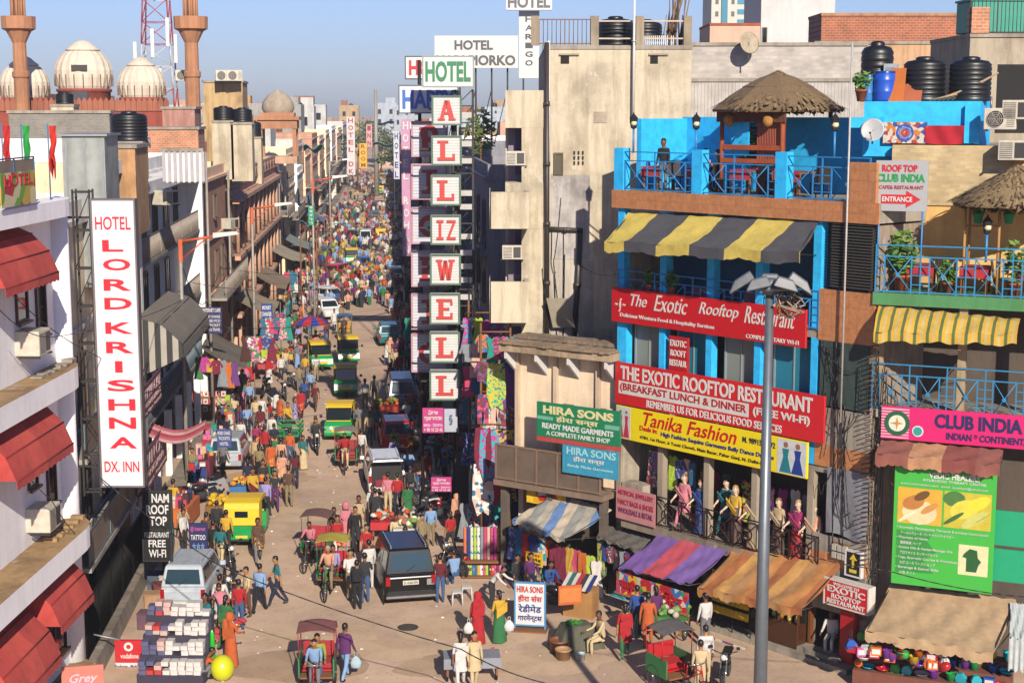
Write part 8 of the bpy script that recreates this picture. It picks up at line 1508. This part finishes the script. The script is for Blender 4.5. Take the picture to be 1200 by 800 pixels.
for y_, n, ks in ((372, 5, ['shirt', 'dress']), (402, 6, ['shirt', 'dress']), (428, 6, ['shawl', 'dress']), (470, 6, ['shawl', 'trousers']), (505, 6, ['shirt', 'dress'])): hang(ks, rowp(SF, 548, 597, y_, y_ + 6, n, random.uniform(-1.5, .3)), 'on the shaded house front beside the letter boxes', GR_, 1.0, patt=.45)
hang(['shawl'], rowp(camframe(575, 55), 562, 600, 545, 550, 4, 0), 'above the sari rolls', GR_, 1.25, patt=.3); hang(['shawl', 'dress'], rowp(camframe(560, 56), 545, 600, 590, 594, 6, 0), 'behind the sari rolls', GR_, 1.0, patt=.6)
SG = camframe(585, 54.4)
for y_, n, ks in ((392, 4, ['shirt', 'dress']), (424, 5, ['shirt', 'shawl']), (462, 5, ['dress', 'trousers']), (500, 5, ['shirt', 'shawl']), (542, 4, ['dress', 'shawl'])): hang(ks, rowp(SG, 566, 597, y_, y_ + 4, n, random.uniform(-.1, .1)), 'on the front clothes rail left of the low shop house', GR_, 1.0, patt=.4)
t = E('clothes_rail', 'tall front clothes rail of bamboo left of the low shop house', 'rail', SG.w(SG.px(564, 600)[0], 0, 0), SG.rot); b = B(); [b.cyl((0, 0, SG.px(570, y_)[1] + .1), (1.05, 0, SG.px(570, y_)[1] + .1), .03, WOOD, n=6) for y_ in (392, 424, 462, 500, 542)]; [b.cyl((x, .05, 0), (x, .05, 8.6), .04, WOOD, n=6) for x in (0, 1.05)]; b.each('pole', t)
LF = camframe(315, 80); hang(['shirt', 'dress', 'shawl'], rowp(LF, 309, 337, 372, 372, 6, 0), 'at the left stall under the blue board', GR_, 1.0, patt=.4); hang(['shirt', 'dress'], rowp(camframe(300, 74), 287, 318, 392, 394, 6, 0), 'at the left stall by the yellow cart', GR_, .9); hang(['shirt', 'dress', 'shawl'], rowp(camframe(260, 68), 232, 275, 418, 424, 7, 0), 'in the dark left shop below the street lamp', GR_, .9)
hang(['shirt', 'dress'], rowp(camframe(340, 120), 336, 352, 318, 318, 5, 0), 'at the far left stall', GR_, 1.2); hang(['shirt', 'dress'], rowp(camframe(488, 88), 478, 500, 372, 374, 5, 0), 'at the far right stall', GR_, 1.1)
t = E('clothes_rail', 'bamboo scaffold of clothes rails on the shaded house front', 'rail', SF.w(SF.px(548, 600)[0], 0, -.6), SF.rot); b = B()
for y_ in (372, 402, 428, 470, 505, 545): z = SF.px(560, y_)[1] + .1; b.cyl((0, 0, z), (1.75, 0, z + .02), .03, WOOD, n=6)
[b.cyl((x, .05, 0), (x, .05, 9), .04, WOOD, n=6) for x in (.05, 1.7)]; b.each('pole', t)
# sari roll racks
for tier, (y0, y1, n, dep) in enumerate(((655, 617, 15, 53.2), (694, 662, 17, 52.2))):
    fr = camframe(543, dep); a0, zb_ = fr.px(545, y0); a1, zt_ = fr.px(600 if tier == 0 else 596, y1)
    for i in range(n):
        c = random.randrange(20); h = zt_ - fr.px(545, y0)[1]; o = B().lathe([(.001, 0), (.055, 0), (.06, .05), (.06, h - .05), (.05, h), (.001, h)], random.choice([M(PRC[c], 'cloth'), PRN(14, PRC[c], PRC[c], PRC[(c + 6) % 20])]), n=8).done('fabric_roll', loc=fr.w(a0 + (a1 - a0) * i / (n - 1), zb_, 0))
        lab = PRN_[c] + ' cloth roll in the ' + ('upper' if tier == 0 else 'lower') + ' row of the sari stall'; tag(o, uq(lab, 'near its left end', 'near its right end'), 'fabric roll', 'cloth rolls at the sari stall')
    t = E('stall_bench', ('upper', 'lower')[tier] + ' wooden bench under the cloth rolls of the sari stall', 'bench', fr.w((a0 + a1) / 2, 0, .0), fr.rot); B().box(-(a1 - a0) / 2 - .1, (a1 - a0) / 2 + .1, -.25, .25, max(zb_ - .08, .05), max(zb_ - .005, .1), WOOD).done('top', t); b = B(); [b.box(x, x + .06, -.2, .2, 0, max(zb_ - .08, .05), WOOD) for x in (-(a1 - a0) / 2, (a1 - a0) / 2 - .06)]; b.each('leg', t)
def stool(lab, x, y):
    t = E('plastic_stool', lab, 'stool', G(x, y)); m = M('d0cfc8', 'paint'); B().box(-.18, .18, -.18, .18, .42, .46, m).done('seat', t, bev=.02)
    for a in (-.15, .15):
        for c in (-.15, .15): B().cyl((a * 1.15, c * 1.15, 0), (a, c, .42), .025, m, n=6).done('leg', t)
stool('white plastic stool beside the black wagon at the sari stall', 536, 708); stool('white plastic stool in front of the lower cloth rolls', 547, 702)
t = E('standing_board', 'white standing board with blue rim and red and blue Hindi words HIRA SONS', 'board', G(621, 738), R(-14)); B().box(-.45, .45, 0, .06, .18, 1.5, M('d4d6da', 'paint')).done('panel', t); b = B(); bm = M('4a8ab8', 'paint'); [b.box(x, x + .05, -.01, .07, 0, 1.54, bm) for x in (-.5, .45)]; [b.box(-.45, .45, -.012, .072, z, z + .05, bm) for z in (.13, 1.5)]; b.box(-.55, .55, -.3, .3, 0, .05, WOOD); b.done('frame', t)
TXT([('HIRA SONS', -.41, .41, 1.22, 1.42, M('c03a20', 'paint'), .03), ('हीरा संस', -.38, .38, .9, 1.15, M('c03a20', 'paint'), .03), ('रेडीमेड', -.36, .36, .58, .84, M('28347a', 'paint'), .02), ('गारमेन्टस', -.38, .38, .26, .52, M('28347a', 'paint'), .02)], t, y=-.015)
t = E('covered_table', 'low table under a grey green cloth with herbs on top', 'table', G(676, 757), R(15)); B().sheet(lambda u, v: ((u - .5) * 1.5, (v - .5) * 1.0, .72 - .68 * max(0, max(abs(u - .5), abs(v - .5)) * 2 - .62) / .38 + .02 * sin(u * 30)), 18, 14, M('5a5a4a', 'cloth'), thick=(0, 0, -.02)).done('cloth', t); B().box(-.42, .42, -.28, .28, .0, .69, WOOD).done('base', t)
B().leaves((-.1, 0, .76), (.3, .22, .05), 140, M('3a7a2a', 'leaf'), .08).done('herbs', t, kind='stuff')
t = tag(B().box(-.38, .38, 0, .05, .0, .62, M('c0602a', 'paint')).box(-.34, .34, -.012, .0, .08, .54, M('cc7a3a', 'paint')).done('tray_board', loc=G(668, 735), rot=R(10)), 'orange board propped behind the covered table', 'board'); t.location.z = .75
for x, y, c, r_, lab, nm in ((680, 773, 'c8d0cc', .16, 'white bucket with a green rim before the covered table', 'bucket'), (660, 772, 'b08a64', .24, 'tan clay basin before the covered table', 'basin'), (655, 764, '7a4a32', .3, 'brown cloth bundle before the covered table', 'basket')):
    t = E(nm, lab, nm, G(x, y)); B().lathe([(.001, .02), (r_ * .8, 0), (r_, r_ * 1.3), (r_ * 1.06, r_ * 1.3), (r_ * .9, r_ * 1.1), (.001, r_ * 1.0)], M(c, 'paint'), n=14).done('body', t); B().lathe([(r_, r_ * 1.25), (r_ * 1.1, r_ * 1.3), (r_ * 1.02, r_ * 1.38)], M('3a8a6a' if nm == 'bucket' else c, 'paint'), n=14).done('rim', t)
t = E('shop_counter', 'plywood counter with slanted rows of books by the black motorcycle', 'counter', G(682, 738) + V((0, 1.2, 0)), R(-30)); B().box(-.5, .5, 0, .6, 0, .95, M('b0824a', 'plaster')).done('base', t); b = B()
for i in range(7): b.hexa([(-.5 + i * .145, -.2, .97 + 0), (-.38 + i * .145, -.2, .97), (-.38 + i * .145, .5, 1.3), (-.5 + i * .145, .5, 1.3), (-.5 + i * .145, -.2, 1.0), (-.38 + i * .145, -.2, 1.0), (-.38 + i * .145, .5, 1.33), (-.5 + i * .145, .5, 1.33)], M(['d0ccc4', '2a6a6a', 'c8c4bc', 'b03030', '3a3a44', 'd4d0c8', '2a3a7a'][i], 'paint'))
b.each('book', t)
# yellow packet rack and banner under the orange awning
t = E('snack_rack', 'rack of yellow snack packets under the orange awning', 'rack', EXO.w(5.85, .165, .75), EXO.rot); b = B(); [b.box(-.75 + i * .72, -.72 + i * .72, 0, .03, 0, 1.75, IRON) for i in range(3)]; [b.box(-.75, .72, -.02, .2, z, z + .02, IRON) for z in (.55, .9, 1.25, 1.6)]; b.done('frame', t)
pk_ = B(); pk_.prism([(-.08, 0), (.08, 0), (.09, .12), (.07, .24), (-.07, .24), (-.09, .12)], -.05, .03, M('d8b422', 'gloss')); pk_ = pk_.done('snack_packet'); tag(pk_, 'yellow snack packet hanging on the rack under the orange awning', 'packet', 'yellow packets on the snack rack')
for i in range(32):
    q = EXO.w(5.2 + (i % 8) * .18, .6 + .36 * (i // 8) + .1, .83)
    if i == 0: pk_.location = q; pk_.rotation_euler.z = EXO.rot
    else: dup(pk_, q, EXO.rot + random.uniform(-.2, .2))
sign('stall_banner', 'printed red and blue banner on the stall front beside the snack rack', EXO, 822, 742, 768, 872, PRN(4, 'b8202a', '2a5a9a', 'd0c8c0', 'd8a02a', 'b8202a'), [('ठंडा', .05, .4, .72, .95, WHITEP, .03), ('कोल्ड ड्रिंक', .45, .95, .74, .93, WHITEP, .02)], d=1.3, th=.03, cat='banner')
# toy stall under the beige awning
TC = [('blue', '2a5ab0'), ('red', 'b81f2a'), ('yellow', 'd8b022'), ('green', '2a9a4a'), ('violet', '7a3aa0'), ('orange', 'd86a1f'), ('pink', 'd85a9a'), ('turquoise', '2aa8b8'), ('white', 'd0d0cc')]
t = E('toy_stall', 'stepped stall table heaped with plastic toys below the beige awning', 'stall', CLUB.w(1.9, 0, 1.0), CLUB.rot); [B().box(-2.0, 2.2, -.5 + .45 * i, -.06 + .45 * i, .0, .5 + .25 * i, M('7a4a3a', 'cloth')).done('shelf', t) for i in range(3)]
sh_ = {'toy bucket': lambda b, m: b.lathe([(.001, 0), (.1, 0), (.14, .22), (.15, .23), (.12, .2), (.001, .05)], m, n=12), 'ball': lambda b, m: b.ell((0, 0, .13), .13, m, 12, 8), 'toy box': lambda b, m: b.box(-.14, .14, -.08, .08, 0, .24, m).box(-.11, .11, -.086, -.08, .05, .19, WHITEP), 'basin': lambda b, m: b.lathe([(.001, .01), (.12, 0), (.2, .1), (.21, .11), (.14, .03), (.001, .03)], m, n=14), 'packed toy': lambda b, m: b.prism([(-.1, 0), (.12, 0), (.16, .14), (.04, .26), (-.08, .24), (-.14, .1)], -.07, .07, m)}
random.seed(8)
for i in range(60):
    k = random.choice(list(sh_)); c = random.choice(TC); row = i % 3; b = B(); sh_[k](b, M(c[1], 'gloss', wear=.1)); top_ = i >= 36
    q = CLUB.w(-.05 + (i // 3 % 12) * .36 + random.uniform(-.08, .08), (.505 + .25 * row) if not top_ else 1.1 + .32 * random.random(), 1.28 - .45 * row if not top_ else 2.2 + random.uniform(-.1, .1)); o = b.done(k.replace(' ', '_'), loc=q, rot=CLUB.rot + random.uniform(-.4, .4))
    if top_: B().cyl((0, 0, .2), (0, 0, 1.9 - q[2]), .006, IRON, n=4).done('string', o)
    lab = c[0] + ' ' + k + (' hanging under the beige awning' if top_ else ' on the ' + ('front', 'middle', 'back')[row] + ' step of the toy stall'); tag(o, uq(lab, 'near the red pillar', 'near the pale canvas', 'at its centre'), k.split()[-1], 'plastic goods of the toy stall')
# shoe stall, lower left
t = E('shoe_stall', 'stepped street stall stacked with white shoe boxes at the lower left', 'stall', G(205, 800) + V((0, .6, 0)), R(-8)); [B().box(-.95, .95, -.8 + .36 * i, -.445 + .36 * i, 0, .3 + .46 * i, M('3a3648', 'cloth')).done('shelf', t) for i in range(4)]
bx = {}
for c, nm_ in (('d0ccc8', 'white'), ('5a5a7a', 'slate blue'), ('b83a3a', 'red'), ('c8a8a0', 'pale pink')): b = B(); b.box(-.1, .1, -.15, .15, 0, .1, M(c, 'paint')); b.box(-.105, .105, -.155, .155, .1, .13, M(c, 'paint')); bx[nm_] = b.done('shoe_box', bev=.004); tag(bx[nm_], nm_ + ' shoe box stacked on the stall at the lower left', 'box', nm_ + ' shoe boxes on the stall'); bx[nm_].location = G(205, 800) + V((.0, -.3, 1.0))
base = G(205, 800) + V((0, .6, 0)); rr_ = Matrix.Rotation(R(-8), 3, 'Z'); cnt = {k: 0 for k in bx}
for i in range(96):
    row, colx = i // 24, i % 8; st_ = i % 24 // 8; k = 'white' if colx > 2 else ('slate blue' if random.random() < .7 else random.choice(['red', 'pale pink'])); q = base + rr_ @ V((-.8 + colx * .225, -.62 + .36 * row, .302 + .46 * row + .132 * st_))
    q = q + V((random.uniform(-.02, .02), random.uniform(-.05, .05), 0))
    if random.random() < (.05, .12, .35)[st_] and cnt[k]: continue
    if cnt[k] == 0: bx[k].location = q; bx[k].rotation_euler.z = R(-8)
    else: dup(bx[k], q, R(-8) + random.uniform(-.06, .06))
    cnt[k] += 1
# left stall boxes, counters along the left kerb, sacks
t = E('crate_rack', 'rack of red and white boxes at the left kerb beyond the awning', 'rack', gp(245, 492), R(5)); [B().box(-.9, .9, -.3 + .3 * i, -.02 + .3 * i, 0, .5 + .35 * i, WOOD).done('shelf', t) for i in range(3)]
for i in range(18):
    c = [('red', 'b82a30'), ('pink', 'd08a94'), ('white', 'd2cec8')][i % 3]; b = B(); b.box(-.12, .12, -.1, .1, 0, .26, M(c[1], 'paint')); b.cyl((0, -.106, .13), (0, -.1, .13), .07, M('d8d0c8' if i % 3 < 2 else 'b82a30', 'paint'), n=10)
    p = G(245, 492); o = b.done('goods_box', loc=p + V((-.75 + (i % 6) * .3, -.18 + .3 * (i // 6), .5 + .35 * (i // 6)))); tag(o, c[0] + ' box with a round mark, ' + ('lower', 'middle', 'top')[i // 6] + ' shelf of the left rack, ' + ('kerb' if i % 6 < 3 else 'road') + ' end', 'box', 'boxes on the left rack')
random.seed(41)
for i in range(26):
    Yd = 56 + i * 4.2; c = random.randrange(20); x = -8.4 + random.uniform(0, .5); t = E('stall_table', uq(PRN_[c] + ' clothed stall table heaped with goods along the left kerb', 'further up the street', 'near the parasol', 'by the white cars', 'by the arcaded house'), 'stall', (x, Yd, .13), R(90 + random.uniform(-6, 6)), 'stall tables along the kerbs')
    B().box(-1.1, 1.1, -.4, .4, 0, .75, M(PRC[c], 'cloth')).done('cloth_front', t); b = B()
    for k in range(22): b.box(*(lambda a, d, s: (a - s, a + s, d - s, d + s, .752, .8 + s * random.uniform(1, 4)))(random.uniform(-1, 1), random.uniform(-.3, .3), random.uniform(.06, .13)), M(random.choice(PRC), 'cloth'))
    b.done('goods_heap', t, kind='stuff')
for i in range(18):
    Yd = 62 + i * 5.5; c = random.randrange(20); t = E('stall_table', uq(PRN_[c] + ' clothed stall table in the shade along the right kerb', 'further up the street', 'near the letter boxes'), 'stall', (3.6 + random.uniform(-.2, .3), Yd, .13 if Yd > 60 else 0), R(-90 + random.uniform(-6, 6)), 'stall tables along the kerbs')
    B().box(-1.2, 1.2, -.4, .4, 0, .75, M(PRC[c], 'cloth')).done('cloth_front', t); b = B()
    for k in range(22): b.box(*(lambda a, d, s: (a - s, a + s, d - s, d + s, .752, .8 + s * random.uniform(1, 5)))(random.uniform(-1.1, 1.1), random.uniform(-.3, .3), random.uniform(.06, .13)), M(random.choice(PRC), 'cloth'))
    b.done('goods_heap', t, kind='stuff')
for i in range(9):
    Yd = 66 + i * 11; c = ['8a8478', 'a89a84', '7a5a50', '6a7a80', 'b09a70', '9a4a44', '77806a', 'a8a49a', '5a5f6a'][i]; nm_ = ['grey', 'tan', 'rusty', 'blue grey', 'ochre', 'brick red', 'sage', 'pale', 'slate'][i]
    t = E('shop_awning', nm_ + ' cloth awning in the right row behind the letter boxes', 'awning', (4.5, Yd + 5, 3.9), R(-90), 'awnings along the right row'); B().sheet(lambda u, v: (8 * u, -2.0 * v, -.8 * v - .1 * sin(u * 14) * v), 12, 4, M(c, 'cloth'), thick=(0, 0, -.02)).done('cloth', t); b = B(); [b.cyl((x, -2, -.8), (x, -2, -3.77), .03, WOOD, n=5) for x in (.1, 7.9)]; b.each('pole', t)
for o in GM.values():
    for c in list(o.children): bpy.data.objects.remove(c)
    bpy.data.objects.remove(o)
# ================================================================= wear on the road: patches, drain covers, litter
random.seed(3)
for i, (x, y, r_) in enumerate(((560, 735, 1.6), (380, 745, 1.3), (640, 775, 1.2), (310, 560, 1.5), (520, 780, 1.0), (370, 600, 1.6), (460, 760, 1.1), (350, 780, 1.4))):
    p = G(x, y); b = B(); n = 18; b.mesh([(r_ * random.uniform(.7, 1.15) * cos(2 * pi * k / n) * 1.7, r_ * random.uniform(.7, 1.15) * sin(2 * pi * k / n), 0) for k in range(n)], [tuple(range(n))], M(random.choice(['b0967a', 'bda386', 'a88e74']), 'ground', k=.8)); o = b.done('road_patch', loc=(p.x, p.y, .008 + .0004 * i), kind='structure')
for x, y, lab in ((385, 770, 'round iron drain cover near the purple shirted man'), (478, 735, 'round iron drain cover in front of the black wagon')):
    p = G(x, y); b = B(); b.cyl((0, 0, 0), (0, 0, .02), .33, M('4a4440', 'metal', rough=.7, met=.3), n=20); b.cyl((0, 0, .019), (0, 0, .025), .26, M('57504a', 'metal', rough=.7, met=.3), n=16); tag(b.done('drain_cover', loc=(p.x, p.y, .004)), lab, 'drain cover')
b = B(); ms_ = [M(c, 'paint') for c in ('d8d4cc', 'b8a890', '8a7a68', 'c84a3a', '5a6a8a')]
for i in range(420):
    Yd = random.uniform(42, 95); x = random.uniform(-8, 5 if Yd > 52 else 9); s = random.uniform(.02, .07); a = random.uniform(0, 6); b.hexa([(x + s * cos(a + k * pi / 2), Yd + s * sin(a + k * pi / 2), .0125) for k in range(4)] + [(x + s * .8 * cos(a + k * pi / 2), Yd + s * .8 * sin(a + k * pi / 2), .02 + s * .3) for k in range(4)], ms_[min(4, int(random.expovariate(1.1)))])
b.done('litter', kind='stuff', label='scraps of paper and rubbish scattered over the road', cat='litter')
# ================================================================= cafe front at the lower left, cable tangles, meters
b = B(); b.hexa([(-9.0, 43.2, 0), (-8.25, 43.2, 0), (-8.25, 56.5, 0), (-9.0, 56.5, 0), (-9.0, 43.2, .5), (-8.35, 43.2, .5), (-8.35, 56.5, .5), (-9.0, 56.5, .5)], M('9a8c7c', 'plaster', wear=.8)); tag(b.done('kerb_wall'), 'low sloping concrete kerb wall along the dark cafe front', 'wall')
t = E('iron_fence', 'black iron fence on the kerb wall of the dark cafe front', 'fence', (-8.6, 43.3, .5), R(90)); railing(t, 0, 12.5, 0, 1.7, 0, M('1c1a1a', 'metal', rough=.6), 6, pat='bars', rr=.02, name='fence_panel')
for i, (y, c, nm) in enumerate(((46, '20242a', 'black'), (50, '2c3a40', 'dark grey'), (54, '4a3a34', 'brown'))):
    t = tag(B().box(-1.4, 1.4, 0, .08, 0, 2.5, M(c, 'corr', s=6)).box(-1.5, 1.5, -.02, .1, 2.5, 2.62, IRON).done('roller_shutter', loc=(-9.25, y, .02), rot=R(90)), nm + ' roller shutter behind the iron fence of the cafe front', 'shutter')
random.seed(77)
spots = [('the orange tiled pier', lambda: EXO.w(random.uniform(8.4, 9.9), random.uniform(4, 10.5), .16)), ('the gap beside the pink sign', lambda: CLUB.w(random.uniform(-.1, .3), random.uniform(2.5, 9.5), .05)), ('the cream house front', lambda: CRE.w(random.uniform(1.3, 2.2), random.uniform(4, 13), .1)), ('the steel letter mast', lambda: KFA.w(random.uniform(.9, 1.7), random.uniform(3, 12), -.2))]
WORDS_ = ['slack', 'looped', 'thin', 'kinked', 'long', 'short', 'dusty', 'twisted']
for nm, f in spots:
    for w_ in WORDS_: wire(w_ + ' black cable among the tangle on ' + nm, [f(), f(), f()], .013, random.uniform(.1, .5))
for i in range(12):
    y = 64 + i * 13; z = random.uniform(6.5, 10); wire(['first', 'second', 'third', 'fourth', 'fifth', 'sixth', 'seventh', 'eighth', 'ninth', 'tenth', 'eleventh', 'twelfth'][i] + ' overhead cable crossing the street counting from the camera', [(-9.4, y, z), (-3, y + 4, z - .8), (4.4, y + 9, z + random.uniform(-1, 1))], .02, .25)
for i in range(8):
    a = 8 + i * 9; wire(WORDS_[i] + ' cable strung along the left house fronts', [LW.w(a, 7 + i % 3, .4), LW.w(a + 6, 6.6 + i % 2, .5), LW.w(a + 13, 7.4, .4)], .02, .35)
t = E('meter_board', 'board of electric meters and wires on the tiled pier', 'meter board', EXO.w(9.3, 3.1, .06), EXO.rot); B().box(-.3, .3, 0, .05, 0, .5, WOOD).done('board', t); b = B(); [b.box(x, x + .14, -.1, 0, z, z + .18, M('b8b4a8', 'paint')) for x in (-.24, -.05, .13) for z in (.05, .28)]; b.each('meter', t)
# ribbed coil stack in the gap between the two restaurant buildings
t = E('coil_stack', 'tall stack of curled rusty wires in the gap beside the tiled pier', 'wire coil', CLUB.w(-.12, 3.2, .25)); b = B()
for i in range(46): b.cyl((-.13 + random.uniform(-.05, .05), 0, i * .14), (.16 + random.uniform(-.05, .05), -.05, i * .14 + .05), .018, M(random.choice(['4a3428', '2a2320', '6a4a34']), 'paint'), n=4)
b.done('loops', t)

# loose goods at the lower left: bundles, crates, cloth heaps beside the estate car
random.seed(19)
for i, (x, y, c, nm_) in enumerate(((182, 712, 'b08a6a', 'tan'), (192, 700, '7a3a34', 'brick red'), (200, 690, 'c8c0b4', 'pale'), (186, 688, '4a5a6a', 'slate'), (176, 735, '6a4a5a', 'plum'), (205, 675, '8a6a3a', 'ochre'))):
    p = G(x, y); t = tag(B().box(-.35, .35, -.25, .25, 0, .5, M(c, 'plaster', wear=.5)).box(-.37, .37, -.27, .27, .5, .53, M(c, 'cloth')).done('goods_carton', loc=(p.x, p.y, 0), rot=R(random.uniform(-30, 30)), bev=.02), nm_ + ' carton stacked on the ground behind the shoe stall', 'carton', 'cartons by the shoe stall')
for i, (x, y, c, nm_) in enumerate(((272, 722, 'c8a0a8', 'pink'), (280, 712, 'b8c0b0', 'pale green'), (268, 736, 'd0c8c0', 'white'), (262, 752, 'c07a6a', 'coral'))):
    p = G(x, y); b = B()
    for k in range(12): b.ell((random.uniform(-.4, .4), random.uniform(-.3, .3), .12 + .3 * random.random()), (.22, .18, .1), M(random.choice([c, c, 'd8d0c8', 'b83a4a']), 'cloth'), 8, 5)
    tag(b.done('cloth_heap', loc=p), nm_ + ' heap of folded cloth on the ground by the estate car', 'cloth heap', 'cloth heaps by the estate car')
# ================================================================= thin haze over the whole place
hz = B(); hz.box(-220, 220, -3, 640, -1, 40, M('ffffff', 'paint')); hz = hz.done('haze', kind='stuff'); hm_ = bpy.data.materials.new('haze'); hm_.use_nodes = True; hm_.node_tree.nodes.clear()
o_ = hm_.node_tree.nodes.new('ShaderNodeOutputMaterial'); v_ = hm_.node_tree.nodes.new('ShaderNodeVolumePrincipled'); v_.inputs['Color'].default_value = (.82, .87, .95, 1); v_.inputs['Density'].default_value = .00042; v_.inputs['Anisotropy'].default_value = .2
hm_.node_tree.links.new(v_.outputs[0], o_.inputs['Volume']); hz.data.materials.clear(); hz.data.materials.append(hm_)
